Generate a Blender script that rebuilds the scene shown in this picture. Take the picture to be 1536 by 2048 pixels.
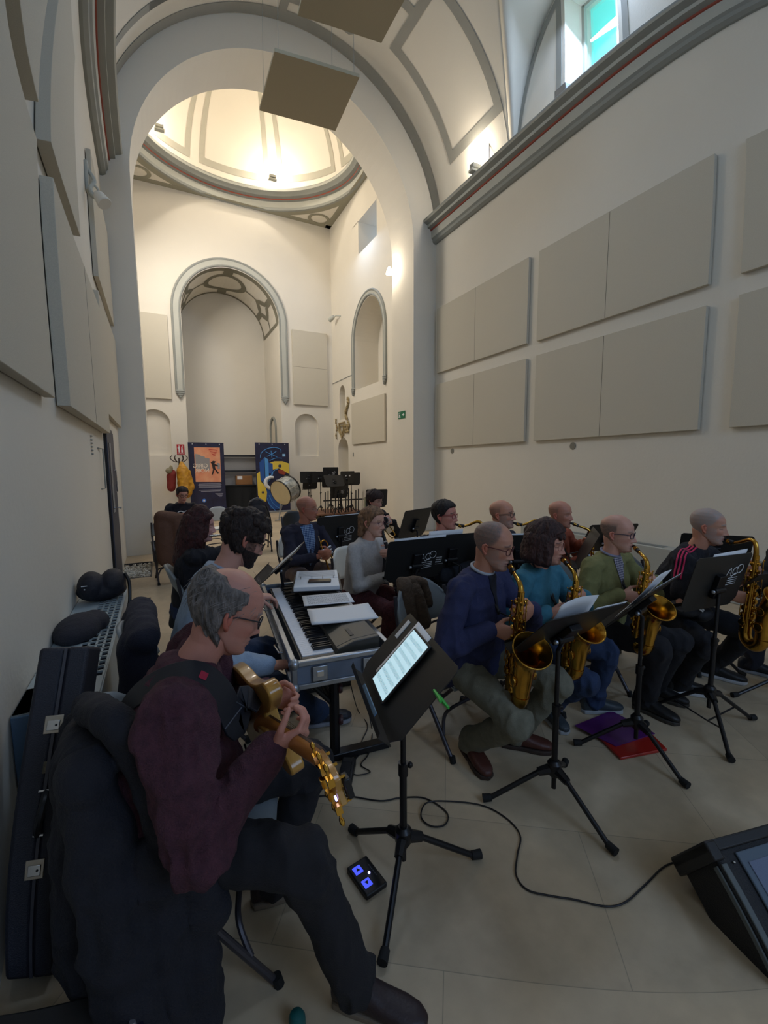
import bpy, math, random
import numpy as np
from mathutils import Vector, Matrix
from mathutils.bvhtree import BVHTree

for o in list(bpy.data.objects): bpy.data.objects.remove(o)
C = bpy.context.scene.collection
SC = bpy.context.scene
PI = math.pi
R = math.radians
random.seed(7)

# ------------------------------------------------------------------ camera (ultra-wide phone lens with its barrel distortion)
cam_d = bpy.data.cameras.new('camera')
cam = bpy.data.objects.new('camera', cam_d); C.objects.link(cam)
SC.camera = cam
PITCH, YAW, ROLL = -0.10773, 0.47442, -0.00669
def cam_axes():
    cy, sy, cp, sp, cr, sr = math.cos(YAW), math.sin(YAW), math.cos(PITCH), math.sin(PITCH), math.cos(ROLL), math.sin(ROLL)
    f = Vector((sy*cp, cy*cp, sp)); r = Vector((cy, -sy, 0)); u = r.cross(f)
    return cr*r+sr*u, -sr*r+cr*u, f
_r, _u, _f = cam_axes()
M = Matrix((( _r.x, _u.x, -_f.x, 0), (_r.y, _u.y, -_f.y, 0), (_r.z, _u.z, -_f.z, 1.6), (0, 0, 0, 1)))
cam.matrix_world = M
cam_d.clip_start = 0.02; cam_d.clip_end = 200
cam_d.sensor_fit = 'VERTICAL'
cam_d.sensor_width = 15.36; cam_d.sensor_height = 20.48
cam_d.lens = 8.7
cam_d.type = 'PANO'
cam_d.panorama_type = 'FISHEYE_LENS_POLYNOMIAL'
cam_d.fisheye_fov = R(150)
cam_d.fisheye_polynomial_k0 = 0.0
cam_d.fisheye_polynomial_k1 = -0.11453
cam_d.fisheye_polynomial_k2 = 0.0
cam_d.fisheye_polynomial_k3 = 0.57576e-3
cam_d.fisheye_polynomial_k4 = -0.28507e-4

SC.view_settings.view_transform = 'Standard'
SC.view_settings.look = 'None'
SC.view_settings.gamma = 1.0
SC.view_settings.use_curve_mapping = False
SC.view_settings.exposure = 0.0

# ------------------------------------------------------------------ world and lights
W = bpy.data.worlds.new('world'); SC.world = W; W.use_nodes = True
bg = W.node_tree.nodes['Background']
bg.inputs[0].default_value = (0.62, 0.78, 1.0, 1); bg.inputs[1].default_value = 0.9

def area(name, loc, target, sx, sy, power, col, spread=180):
    l = bpy.data.lights.new(name, 'AREA'); l.shape = 'RECTANGLE'; l.size = sx; l.size_y = sy
    l.energy = power; l.color = col; l.spread = R(spread)
    o = bpy.data.objects.new(name, l); C.objects.link(o); o.location = loc
    o.rotation_euler = (Vector(target)-Vector(loc)).to_track_quat('-Z', 'Y').to_euler()
    return o
def point(name, loc, power, col, r=0.05):
    l = bpy.data.lights.new(name, 'POINT'); l.energy = power; l.color = col; l.shadow_soft_size = r
    o = bpy.data.objects.new(name, l); C.objects.link(o); o.location = loc
    return o
COOL = (0.52, 0.70, 1.0); WARM = (1.0, 0.89, 0.74); DAY = (0.80, 0.90, 1.0)
# daylight through the lunette windows of the nave and the glazed end behind the camera
area('window_light_right', (5.80, 4.72, 8.6), (2.0, 4.2, 1.0), 0.9, 1.6, 85, COOL)
area('window_light_left', (-0.40, 4.72, 8.6), (3.0, 4.2, .5), 0.9, 1.6, 45, COOL)
area('end_window_light', (2.7, -4.8, 5.0), (3.2, 4.0, 2.0), 3.0, 4.0, 105, (0.38, 0.60, 1.0))
# crossing: cornice uplights, wall lamps, daylight of the right window, an added fill on the left
area('crossing_window_light', (5.55, 12.46, 8.55), (2.5, 12.46, 6.0), 1.1, .8, 55, COOL)
area('crossing_left_fill_light', (-0.5, 12.4, 7.6), (4.0, 13.5, 2.5), 2.2, 2.2, 330, (1.0, .94, .86))  # fill added to brighten the crossing; the left wall has no window here
LAMPS = [(3.72, 14.72, 10.62, 78), (0.55, 14.0, 10.62, 62), (4.9, 11.2, 10.62, 50), (0.6, 11.0, 10.62, 50)]

# ------------------------------------------------------------------ materials
def s2l(c):
    def g(v):
        v = v/255.0
        return v/12.92 if v <= 0.04045 else ((v+0.055)/1.055)**2.4
    return (g(c[0]), g(c[1]), g(c[2]), 1.0)
_m = {}
def mat(name, col, rough=0.6, metal=0.0, nscale=0, namt=0.0, bump=0.0, bscale=60, emis=0, spec=0.5, sss=0, attr=False, stretch=None, col2=None, coat=0):
    """procedural principled material; col in 0-255 sRGB; optional noise mix towards col2 and bump"""
    if name in _m: return _m[name]
    m = bpy.data.materials.new(name); m.use_nodes = True; _m[name] = m
    nt = m.node_tree; b = nt.nodes['Principled BSDF']
    c = s2l(col)
    b.inputs['Base Color'].default_value = c
    b.inputs['Roughness'].default_value = rough
    b.inputs['Metallic'].default_value = metal
    b.inputs['Specular IOR Level'].default_value = spec
    if coat: b.inputs['Coat Weight'].default_value = coat
    tc = nt.nodes.new('ShaderNodeTexCoord')
    src = tc.outputs['Object']
    if stretch:
        mp = nt.nodes.new('ShaderNodeMapping'); mp.inputs['Scale'].default_value = stretch
        nt.links.new(src, mp.inputs['Vector']); src = mp.outputs['Vector']
    if nscale:
        n = nt.nodes.new('ShaderNodeTexNoise'); n.inputs['Scale'].default_value = nscale; n.inputs['Detail'].default_value = 5
        nt.links.new(src, n.inputs['Vector'])
        mx = nt.nodes.new('ShaderNodeMix'); mx.data_type = 'RGBA'
        d = s2l(col2) if col2 else tuple(v*(1-namt) for v in c[:3])+(1,)
        rp = nt.nodes.new('ShaderNodeMapRange'); rp.inputs[1].default_value = .35; rp.inputs[2].default_value = .65
        nt.links.new(n.outputs['Fac'], rp.inputs[0]); nt.links.new(rp.outputs[0], mx.inputs[0])
        mx.inputs[6].default_value = c; mx.inputs[7].default_value = d
        nt.links.new(mx.outputs[2], b.inputs['Base Color'])
    if attr:
        a = nt.nodes.new('ShaderNodeAttribute'); a.attribute_name = 'Col'
        nt.links.new(a.outputs['Color'], b.inputs['Base Color'])
    if bump:
        n2 = nt.nodes.new('ShaderNodeTexNoise'); n2.inputs['Scale'].default_value = bscale; n2.inputs['Detail'].default_value = 4
        nt.links.new(src, n2.inputs['Vector'])
        bp = nt.nodes.new('ShaderNodeBump'); bp.inputs['Strength'].default_value = bump; bp.inputs['Distance'].default_value = 0.01
        nt.links.new(n2.outputs['Fac'], bp.inputs['Height']); nt.links.new(bp.outputs[0], b.inputs['Normal'])
    if emis:
        b.inputs['Emission Color'].default_value = c; b.inputs['Emission Strength'].default_value = emis
    if sss:
        b.inputs['Subsurface Weight'].default_value = sss; b.inputs['Subsurface Radius'].default_value = (0.01, 0.004, 0.002); b.inputs['Subsurface Scale'].default_value = 0.6
    return m

M_WALL = mat('plaster_white', (226, 219, 205), .85, nscale=.6, namt=.05, bump=.12, bscale=30)
M_WALL2 = mat('plaster_niche', (212, 203, 186), .85, nscale=.8, namt=.05)
M_BAND = mat('painted_grey_band', (158, 156, 147), .85, nscale=1.5, namt=.08)
M_CORN = mat('cornice_grey', (146, 148, 142), .75, nscale=1.5, namt=.08)
M_CORNL = mat('cornice_light', (184, 184, 174), .75, nscale=2, namt=.06)
M_RED = mat('cornice_red_line', (150, 74, 58), .8)
M_PANEL = mat('acoustic_panel_fabric', (206, 198, 180), .95, nscale=220, namt=.10, bump=.3, bscale=400)
M_PANELD = mat('hanging_panel_fabric', (178, 166, 140), .95, nscale=220, namt=.10, bump=.3, bscale=400)
M_PGAP = mat('panel_seam', (120, 114, 100), .9)
M_BLACK = mat('black_plastic', (26, 26, 28), .45, nscale=8, namt=.15)
M_BMET = mat('black_metal', (24, 23, 26), .38, metal=.2, spec=.5)
M_DESK = mat('stand_desk_black', (40, 39, 38), .42, nscale=4, namt=.12, spec=.4)
M_RUB = mat('rubber', (20, 20, 20), .8)
M_WHITE = mat('white_paint_mark', (225, 225, 225), .6)
M_PAPER = mat('paper', (235, 236, 238), .8, nscale=2, namt=.03)
M_INK = mat('ink', (40, 40, 46), .8)
M_CHROME = mat('chrome', (205, 205, 205), .18, metal=1)
M_BRASS = mat('lacquered_brass', (214, 164, 70), .22, metal=1, nscale=14, namt=.25)
M_BRASSD = mat('dark_brass_bore', (120, 82, 34), .4, metal=1)
M_SILVER = mat('aluminium', (176, 182, 190), .35, metal=.85, nscale=12, namt=.12)
M_CHAIR = mat('chair_plastic_grey', (142, 148, 150), .5, nscale=6, namt=.05)
M_TUBE = mat('chair_tube_dark', (74, 70, 74), .4, metal=.5)
M_WCH = mat('white_chair_plastic', (232, 234, 230), .45)
M_CABLE = mat('cable_black', (22, 20, 24), .5)

# ------------------------------------------------------------------ mesh builder
class MB:
    def __init__(s): s.v = []; s.f = []; s.m = []; s.cur = 0
    def add(s, vs, fs):
        b = len(s.v); s.v += [tuple(v) for v in vs]
        for f in fs: s.f.append(tuple(i+b for i in f)); s.m.append(s.cur)
        return s
    def box(s, c, d, rz=0, M=None):
        x, y, z = d[0]/2, d[1]/2, d[2]/2
        vs = [Vector((i*x, j*y, k*z)) for k in (-1, 1) for j in (-1, 1) for i in (-1, 1)]
        q = Matrix.Rotation(rz, 3, 'Z')
        vs = [q @ v for v in vs]
        if M is not None: vs = [M @ v for v in vs]
        vs = [v+Vector(c) for v in vs]
        return s.add(vs, [(0, 2, 3, 1), (4, 5, 7, 6), (0, 1, 5, 4), (2, 6, 7, 3), (0, 4, 6, 2), (1, 3, 7, 5)])
    def hexa(s, p):   # 8 points: bottom 4 ccw, top 4 ccw
        return s.add(p, [(3, 2, 1, 0), (4, 5, 6, 7), (0, 1, 5, 4), (1, 2, 6, 5), (2, 3, 7, 6), (3, 0, 4, 7)])
    def tube(s, pts, r, n=10, closed=False, caps=True, up=None):
        pts = [Vector(p) for p in pts]; k = len(pts)
        rr = list(r) if hasattr(r, '__len__') else [r]*k
        vs = []; prev = None
        for i, p in enumerate(pts):
            if closed: t = pts[(i+1) % k]-pts[i-1]
            else: t = pts[min(i+1, k-1)]-pts[max(i-1, 0)]
            if t.length < 1e-9: t = Vector((0, 0, 1))
            t.normalize()
            if prev is None:
                a = Vector(up) if up else (Vector((0, 0, 1)) if abs(t.z) < .9 else Vector((1, 0, 0)))
                a = (a-t*a.dot(t)).normalized()
            else:
                a = prev-t*prev.dot(t)
                a = a.normalized() if a.length > 1e-6 else t.orthogonal().normalized()
            prev = a; b = t.cross(a)
            for j in range(n):
                an = 2*PI*j/n; vs.append(p+(a*math.cos(an)+b*math.sin(an))*rr[i])
        fs = []
        m = k if closed else k-1
        for i in range(m):
            for j in range(n):
                i2 = (i+1) % k; j2 = (j+1) % n
                fs.append((i*n+j, i*n+j2, i2*n+j2, i2*n+j))
        if caps and not closed:
            fs.append(tuple(range(n-1, -1, -1))); fs.append(tuple((k-1)*n+j for j in range(n)))
        return s.add(vs, fs)
    def lathe(s, prof, Mx=None, n=24, caps=True):   # prof [(r,z)] about local z
        vs = []
        for r, z in prof:
            for j in range(n):
                a = 2*PI*j/n; v = Vector((r*math.cos(a), r*math.sin(a), z)); vs.append(Mx @ v if Mx is not None else v)
        fs = []
        for i in range(len(prof)-1):
            for j in range(n):
                j2 = (j+1) % n; fs.append((i*n+j, i*n+j2, (i+1)*n+j2, (i+1)*n+j))
        if caps: fs.append(tuple(range(n-1, -1, -1))); fs.append(tuple((len(prof)-1)*n+j for j in range(n)))
        return s.add(vs, fs)
    def prism(s, poly, h, Mx=None):  # poly 2d in xy, extruded z 0..h
        n = len(poly); vs = [Vector((x, y, 0)) for x, y in poly]+[Vector((x, y, h)) for x, y in poly]
        if Mx is not None: vs = [Mx @ v for v in vs]
        return s.add(vs, [tuple(range(n-1, -1, -1)), tuple(range(n, 2*n))]+[(i, (i+1) % n, n+(i+1) % n, n+i) for i in range(n)])
    def grid(s, fn, nu, nv, cu=False):
        vs = [fn(i/nu, j/nv) for i in range(nu+1) for j in range(nv+1)]
        fs = [(i*(nv+1)+j, (i+1)*(nv+1)+j, (i+1)*(nv+1)+j+1, i*(nv+1)+j+1) for i in range(nu) for j in range(nv)]
        return s.add(vs, fs)
    def sphere(s, c, r, n=16, m=10, sc=(1, 1, 1), Mx=None):
        vs = []; c = Vector(c)
        for i in range(m+1):
            t = PI*i/m
            for j in range(n):
                a = 2*PI*j/n; v = Vector((r*sc[0]*math.sin(t)*math.cos(a), r*sc[1]*math.sin(t)*math.sin(a), r*sc[2]*math.cos(t)))
                if Mx is not None: v = Mx @ v
                vs.append(c+v)
        fs = [(i*n+j, (i+1)*n+j, (i+1)*n+(j+1) % n, i*n+(j+1) % n) for i in range(m) for j in range(n)]
        return s.add(vs, fs)
    def mesh(s, name='m'):
        me = bpy.data.meshes.new(name); me.from_pydata(s.v, [], s.f); me.update(); return me
    def build(s, name, mats, parent=None, smooth=True, origin=None, bevel=0, sharp=35):
        """links the collected shapes as ONE mesh object; vertices are world coordinates unless the parent is rotated"""
        off = Vector(origin) if origin is not None else (Vector(parent['_o']) if parent is not None and '_o' in parent else Vector((0, 0, 0)))
        me = bpy.data.meshes.new(name)
        me.from_pydata([(v[0]-off.x, v[1]-off.y, v[2]-off.z) for v in s.v], [], s.f)
        for m in (mats if isinstance(mats, (list, tuple)) else [mats]): me.materials.append(m)
        if any(s.m): me.polygons.foreach_set('material_index', s.m)
        me.update()
        if smooth:
            me.shade_smooth()
            try: me.set_sharp_from_angle(angle=R(sharp))
            except Exception: pass
        o = bpy.data.objects.new(name, me); C.objects.link(o)
        if parent is not None:
            o.parent = parent
            po = Vector(parent['_o']) if '_o' in parent else Vector((0, 0, 0))
            o['_o'] = tuple(po)
            if origin is not None: o.location = Vector(origin)-po; o['_o'] = tuple(origin)
        else: o.location = off; o['_o'] = tuple(off)
        if bevel:
            b = o.modifiers.new('bevel', 'BEVEL'); b.width = bevel; b.segments = 2; b.limit_method = 'ANGLE'; b.angle_limit = R(40)
        return o

def tag(o, label, cat, group=None):
    o['label'] = label; o['category'] = cat
    if group: o['group'] = group
    return o
def thing(name, label, cat, loc=(0, 0, 0), rz=0, group=None):
    """an Empty at the thing's base; its parts are built in world coordinates when rz is 0, else in local ones"""
    o = bpy.data.objects.new(name, None); C.objects.link(o); o.location = loc; o.rotation_euler = (0, 0, rz)
    o.empty_display_size = .1
    o['_o'] = (0, 0, 0) if rz else tuple(loc)
    return tag(o, label, cat, group)
def lthing(name, label, cat, loc, rz=0, group=None):
    o = thing(name, label, cat, loc, 0, group); o.rotation_euler = (0, 0, rz); o['_o'] = (0, 0, 0)
    return o
def struct(o):
    o['kind'] = 'structure'; return o
def copy_tree(o, parent=None):
    c = o.copy(); C.objects.link(c)
    if parent is not None: c.parent = parent
    for ch in list(o.children): copy_tree(ch, c)
    return c
def frame(z, x=None, o=(0, 0, 0)):
    """4x4 with local z along z and local x near x"""
    z = Vector(z).normalized()
    x = Vector(x) if x is not None else (Vector((1, 0, 0)) if abs(z.x) < .9 else Vector((0, 1, 0)))
    x = (x-z*x.dot(z)).normalized(); y = z.cross(x)
    return Matrix(((x.x, y.x, z.x, o[0]), (x.y, y.y, z.y, o[1]), (x.z, y.z, z.z, o[2]), (0, 0, 0, 1)))
def bez(pts, n=8):
    """Catmull-Rom through the points"""
    P = [Vector(p) for p in pts]; out = []
    for i in range(len(P)-1):
        a = P[max(i-1, 0)]; b = P[i]; c = P[i+1]; d = P[min(i+2, len(P)-1)]
        for k in range(n):
            t = k/n; out.append(.5*((2*b)+(c-a)*t+(2*a-5*b+4*c-d)*t*t+(3*b-a-3*c+d)*t**3))
    out.append(P[-1]); return out
# ================================================================== THE HALL
XL, XR, YA, YB = -0.57, 5.99, 8.95, 9.97      # nave walls, arch front and back
CX = (XL+XR)/2; RV = (XR-XL)/2; ZV = 6.62      # barrel vault
AX, AR, AZ = 2.63, 2.76, 6.50                  # chancel arch
CXL, CXR, YF, ZC = -0.60, 5.90, 15.55, 9.92    # crossing
YN = -5.0

def stone_floor():
    m = bpy.data.materials.new('stone_floor'); m.use_nodes = True; nt = m.node_tree; b = nt.nodes['Principled BSDF']
    tc = nt.nodes.new('ShaderNodeTexCoord'); mp = nt.nodes.new('ShaderNodeMapping'); mp.inputs['Rotation'].default_value = (0, 0, .62)
    nt.links.new(tc.outputs['Object'], mp.inputs['Vector'])
    br = nt.nodes.new('ShaderNodeTexBrick'); br.inputs['Scale'].default_value = 1.0; br.inputs['Brick Width'].default_value = 1.15; br.inputs['Row Height'].default_value = .62
    br.inputs['Mortar Size'].default_value = .002; br.inputs['Mortar Smooth'].default_value = .6
    br.inputs['Color1'].default_value = s2l((202, 182, 152)); br.inputs['Color2'].default_value = s2l((188, 169, 141)); br.inputs['Mortar'].default_value = s2l((158, 146, 124))
    nt.links.new(mp.outputs[0], br.inputs['Vector'])
    n = nt.nodes.new('ShaderNodeTexNoise'); n.inputs['Scale'].default_value = 1.3; n.inputs['Detail'].default_value = 8; n.inputs['Roughness'].default_value = .62
    nt.links.new(tc.outputs['Object'], n.inputs['Vector'])
    n3 = nt.nodes.new('ShaderNodeTexNoise'); n3.inputs['Scale'].default_value = 14; n3.inputs['Detail'].default_value = 6
    nt.links.new(tc.outputs['Object'], n3.inputs['Vector'])
    r = nt.nodes.new('ShaderNodeMapRange'); r.inputs[1].default_value = .3; r.inputs[2].default_value = .7; r.inputs[3].default_value = .80; r.inputs[4].default_value = 1.08
    nt.links.new(n.outputs['Fac'], r.inputs[0])
    r3 = nt.nodes.new('ShaderNodeMapRange'); r3.inputs[1].default_value = .3; r3.inputs[2].default_value = .75; r3.inputs[3].default_value = .93; r3.inputs[4].default_value = 1.05
    nt.links.new(n3.outputs['Fac'], r3.inputs[0])
    mm = nt.nodes.new('ShaderNodeMath'); mm.operation = 'MULTIPLY'; nt.links.new(r.outputs[0], mm.inputs[0]); nt.links.new(r3.outputs[0], mm.inputs[1])
    vm = nt.nodes.new('ShaderNodeVectorMath'); vm.operation = 'SCALE'
    nt.links.new(br.outputs['Color'], vm.inputs[0]); nt.links.new(mm.outputs[0], vm.inputs['Scale'])
    nt.links.new(vm.outputs[0], b.inputs['Base Color'])
    b.inputs['Roughness'].default_value = .5; b.inputs['Specular IOR Level'].default_value = .35
    bp = nt.nodes.new('ShaderNodeBump'); bp.inputs['Strength'].default_value = .08; bp.inputs['Distance'].default_value = .01
    nt.links.new(n3.outputs['Fac'], bp.inputs['Height']); nt.links.new(bp.outputs[0], b.inputs['Normal'])
    return m
M_FLOOR = stone_floor()

# gravel strips run along the left wall, recessed in the floor
GX0, GX1 = XL, -0.16
strips = [(8.55, 9.0-.05), (6.9, 7.75), (1.9, 5.4)]
strips = [(7.12, 8.25), (3.2, 5.95)]
def floor():
    m = MB()
    xs0, xs1 = CXL-1.5, 8.0
    def slab(x0, x1, y0, y1): m.box(((x0+x1)/2, (y0+y1)/2, -.05), (x1-x0, y1-y0, .1))
    slab(GX1, xs1, YN, 19.2)
    ys = [YN]+[v for s in sorted(strips) for v in s]+[19.2]
    for i in range(0, len(ys), 2): slab(xs0, GX1, ys[i], ys[i+1])
    return struct(m.build('floor', M_FLOOR, smooth=False))
floor()
M_GRAV = mat('river_gravel', (224, 218, 204), .8, nscale=20, namt=.3)
M_STEEL = mat('gravel_frame_steel', (60, 60, 66), .5, metal=.5)
def gravel(y0, y1, label):
    rnd = random.Random(int(y0*100))
    m = MB()
    m.box(((XL+GX1)/2, (y0+y1)/2, -.06), (GX1-XL, y1-y0, .04))
    n = int((y1-y0)*520)
    for k in range(n):
        x = rnd.uniform(XL+.02, GX1-.03); y = rnd.uniform(y0+.03, y1-.03); a = rnd.uniform(.009, .02)
        q = Matrix.Rotation(rnd.uniform(0, 6), 3, 'Z')
        m.cur = rnd.choice((0, 0, 1, 2)); m.sphere((x, y, -.03+rnd.uniform(0, .022)), a, 6, 4, (1, rnd.uniform(.6, .9), rnd.uniform(.45, .7)), q)
    o = m.build('gravel_strip', [M_GRAV, mat('pebble_dark', (160, 150, 132), .8), mat('pebble_light', (240, 236, 226), .8)], smooth=True)
    tag(o, label, 'gravel'); o['kind'] = 'stuff'
    f = MB(); x1 = GX1
    for (cx, cy, dx, dy) in (((XL+x1)/2, y0+.008, x1-XL, .016), ((XL+x1)/2, y1-.008, x1-XL, .016), (x1-.008, (y0+y1)/2, .016, y1-y0)):
        f.box((cx, cy, -.02), (dx, dy, .05))
    tag(f.build('gravel_frame', M_STEEL, smooth=False), 'thin dark steel edging round the '+label.split(' in ')[0].split(' of ')[0]+(' before the pilaster' if 'pilaster' in label else ' by the radiator'), 'edging')
gravel(strips[0][0], strips[0][1], 'pale gravel patch in the floor before the left pilaster')
gravel(strips[1][0], strips[1][1], 'long strip of pale gravel in the floor beside the radiator')

# ---- nave walls (thick), with the lunettes above the cornice
ZTOP = 6.72
m = MB(); m.box((XL-.25, (YN+YB)/2, ZTOP/2-.1), (.5, YB-YN, ZTOP+.2)); struct(m.build('wall_left', M_WALL, smooth=False))
m = MB(); m.box((XR+.25, (YN+YB)/2, ZTOP/2-.1), (.5, YB-YN, ZTOP+.2)); struct(m.build('wall_right', M_WALL, smooth=False))
m = MB()   # end wall behind the photographer, with its glazed opening
for (x0, x1, z0, z1) in ((XL-.5, 1.1, 0, 10.2), (4.3, XR+.5, 0, 10.2), (1.1, 4.3, 0, 2.6), (1.1, 4.3, 7.2, 10.2)):
    m.box(((x0+x1)/2, YN-.2, (z0+z1)/2), (x1-x0, .4, z1-z0))
struct(m.build('wall_back', M_WALL, smooth=False))

LUN = [(4.9, 1.65), (0.2, 1.65)]     # lunette centres along the nave and radii
ZL = 6.95                              # springing of the lunettes
def vault_z(x): return ZV+math.sqrt(max(RV*RV-(x-CX)**2, 0))
def lun_h(y):
    for yc, rl in LUN:
        if abs(y-yc) < rl: return ZL+2.4*math.sqrt(1-((y-yc)/rl)**2)
    return None
def start_ang(y, side):
    """barrel angle from the springing where the shell begins at this y"""
    h = lun_h(y)
    if h is None: return 0.0
    return math.asin(min((h-ZV)/RV, .98))
def vault():
    m = MB()
    ys = list(np.arange(YN, YA+.001, .1)); ys[-1] = YA
    for yc, rl in LUN:
        ys += [yc-rl+1e-4, yc+rl-1e-4, yc-rl-1e-3, yc+rl+1e-3]+[yc+rl*math.cos(a) for a in np.linspace(.05, PI-.05, 30)]
    ys = sorted(set(round(float(y), 4) for y in ys if YN <= y <= YA))
    n = 56; row = []
    for y in ys:
        a0 = start_ang(y, 0)
        for j in range(n+1):
            a = a0+(PI-2*a0)*j/n; m.v.append((CX+RV*math.cos(a), y, ZV+RV*math.sin(a)))
    for i in range(len(ys)-1):
        for j in range(n): m.f.append((i*(n+1)+j, i*(n+1)+j+1, (i+1)*(n+1)+j+1, (i+1)*(n+1)+j)); m.m.append(0)
    # side shells of the lunettes: from the wall plane in to the barrel
    for yc, rl in LUN:
        for sx in (1, -1):
            xw = XR if sx > 0 else XL
            def fn(u, v):
                t = -1+2*u; y = yc+rl*math.sin(t*PI/2)*.9999; h = lun_h(y) or ZL
                a = math.asin(min(max(h-ZV, 0)/RV, .98)); xi = CX+sx*RV*math.cos(a)
                return (xw+(xi-xw)*v+sx*.02*(1-v), y, h)
            m.grid(fn, 40, 4)
    o = m.build('ceiling', M_WALL, smooth=True, sharp=30)
    s = o.modifiers.new('s', 'SOLIDIFY'); s.thickness = .12; s.offset = -1
    return struct(o)
vault()
# lunette walls with a window each
def lunette_wall(name, side):
    m = MB(); xw = XR if side > 0 else XL
    sgn = 1 if side > 0 else -1
    y0 = YN
    # wall above the cornice in strips, leaving the window opening
    WY0, WY1, WZ0, WZ1 = 4.42, 5.38, 7.42, 8.9
    def slab(ya, yb, za, zb): m.box((xw+sgn*.35, (ya+yb)/2, (za+zb)/2), (.7, yb-ya, zb-za))
    slab(YN, WY0, ZTOP-.05, 9.5); slab(WY1, YA+.3, ZTOP-.05, 9.5); slab(WY0, WY1, ZTOP-.05, WZ0); slab(WY0, WY1, WZ1, 9.5)
    return struct(m.build(name, M_WALL, smooth=False))
lunette_wall('wall_right', 1); lunette_wall('wall_left', -1)
M_GLASS = bpy.data.materials.new('window_glass'); M_GLASS.use_nodes = True
_b = M_GLASS.node_tree.nodes['Principled BSDF']; _b.inputs['Transmission Weight'].default_value = 1; _b.inputs['Roughness'].default_value = .03; _b.inputs['IOR'].default_value = 1.1; _b.inputs['Base Color'].default_value = (.9, .97, 1, 1); _b.inputs['Alpha'].default_value = .25; _b.inputs['Specular IOR Level'].default_value = .1
M_SKYW = mat('bright_overcast_sky', (236, 246, 255), 1, emis=1.0)
M_SKYT = mat('teal_tinted_sky', (92, 200, 192), 1, emis=1.0)
def nave_window(n, side):
    xw = XR if side > 0 else XL; sgn = 1 if side > 0 else -1
    f = MB(); WY0, WY1, WZ0, WZ1 = 4.42, 5.38, 7.42, 8.9; x = xw+sgn*.42
    for (cy, cz, dy, dz) in ((WY0+.025, (WZ0+WZ1)/2, .05, WZ1-WZ0), (WY1-.025, (WZ0+WZ1)/2, .05, WZ1-WZ0), ((WY0+WY1)/2, WZ0+.025, .9, .05), ((WY0+WY1)/2, WZ1-.025, .9, .05)):
        f.box((x, cy, cz), (.06, dy, dz))
    fr = struct(f.build('window_%d' % n, M_CORNL, smooth=False))
    g = MB(); g.box((x+sgn*.01, 4.9, 8.16), (.008, .82, 1.4)); g.build('window_glass', M_GLASS, fr, smooth=False)
    # the daylight seen through it: the pane's left part looks on a teal awning
    s = MB(); s.box((x+sgn*.16, 4.66, 8.16), (.01, .42, 1.5)); s.build('bright_sky', M_SKYW, fr, smooth=False)
    s = MB(); s.box((x+sgn*.16, 5.11, 8.16), (.01, .48, 1.5)); s.build('teal_sky', M_SKYT, fr, smooth=False)
nave_window(1, 1); nave_window(2, -1)

# ---- grey painted bands of the vault: thin raised strips on the shell
def on_vault(a, y, off=.012): return Vector((CX+(RV-off)*math.cos(a), y, ZV+(RV-off)*math.sin(a)))
def vband(m, path, w):
    """path of (angle,y) on the barrel, w = width in metres; a flat ribbon following the shell"""
    P = [];
    for i in range(len(path)-1):
        k = max(2, int(max(abs(path[i+1][0]-path[i][0])*RV, abs(path[i+1][1]-path[i][1]))/.12))
        for j in range(k): t = j/k; P.append((path[i][0]+(path[i+1][0]-path[i][0])*t, path[i][1]+(path[i+1][1]-path[i][1])*t))
    P.append(path[-1]); n = len(P)
    L = []; Rr = []
    for i, (a, y) in enumerate(P):
        def dirn(p, q):
            d = Vector(((q[0]-p[0])*RV, q[1]-p[1])); return d.normalized() if d.length else Vector((1, 0))
        d1 = dirn(P[i-1], P[i]) if i else dirn(P[0], P[1]); d2 = dirn(P[i], P[i+1]) if i < n-1 else d1
        t = (d1+d2).normalized(); nrm = Vector((-t.y, t.x)); k = w/2/max(.5, nrm.dot(Vector((-d1.y, d1.x))))
        L.append(on_vault(a+nrm.x*k/RV, y+nrm.y*k)); Rr.append(on_vault(a-nrm.x*k/RV, y-nrm.y*k))
    b = len(m.v); m.v += [tuple(v) for p in zip(L, Rr) for v in p]
    for i in range(n-1): m.f.append((b+2*i, b+2*i+1, b+2*i+3, b+2*i+2)); m.m.append(0)
bands = MB()
vband(bands, [(.02, YA-.14), (PI-.02, YA-.14)], .24)
for a0, a1, yo in ((.39, 1.02, 0), (PI-1.02, PI-.36, .2)):
    vband(bands, [(a0, 8.03+yo), (a1, 8.03+yo), (a1, 6.62), (a0, 6.62), (a0, 8.03+yo), ((a0+a1)/2, 8.03+yo)], .17)
    vband(bands, [(a0, 4.0-.2), (a1, 4.0-.2), (a1, 2.4), (a0, 2.4), (a0, 4.0-.2), ((a0+a1)/2, 3.8)], .17)
for a0 in (1.02, PI-1.02):
    s_ = 1 if a0 < 1.5 else -1
    vband(bands, [(a0, 7.28), (a0+.10*s_, 7.28)], .17)
vband(bands, [(1.13, 7.9), (1.28, 8.42), (PI-1.28, 8.42), (PI-1.13, 7.9), (PI-1.13, 6.6), (PI-1.28, 6.1), (1.28, 6.1), (1.13, 6.6), (1.13, 7.9)], .17)
vband(bands, [(1.65, 8.42), (1.65, 8.85)], .15)
vband(bands, [(1.57, 6.1), (1.57, 3.0)], .17)
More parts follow.
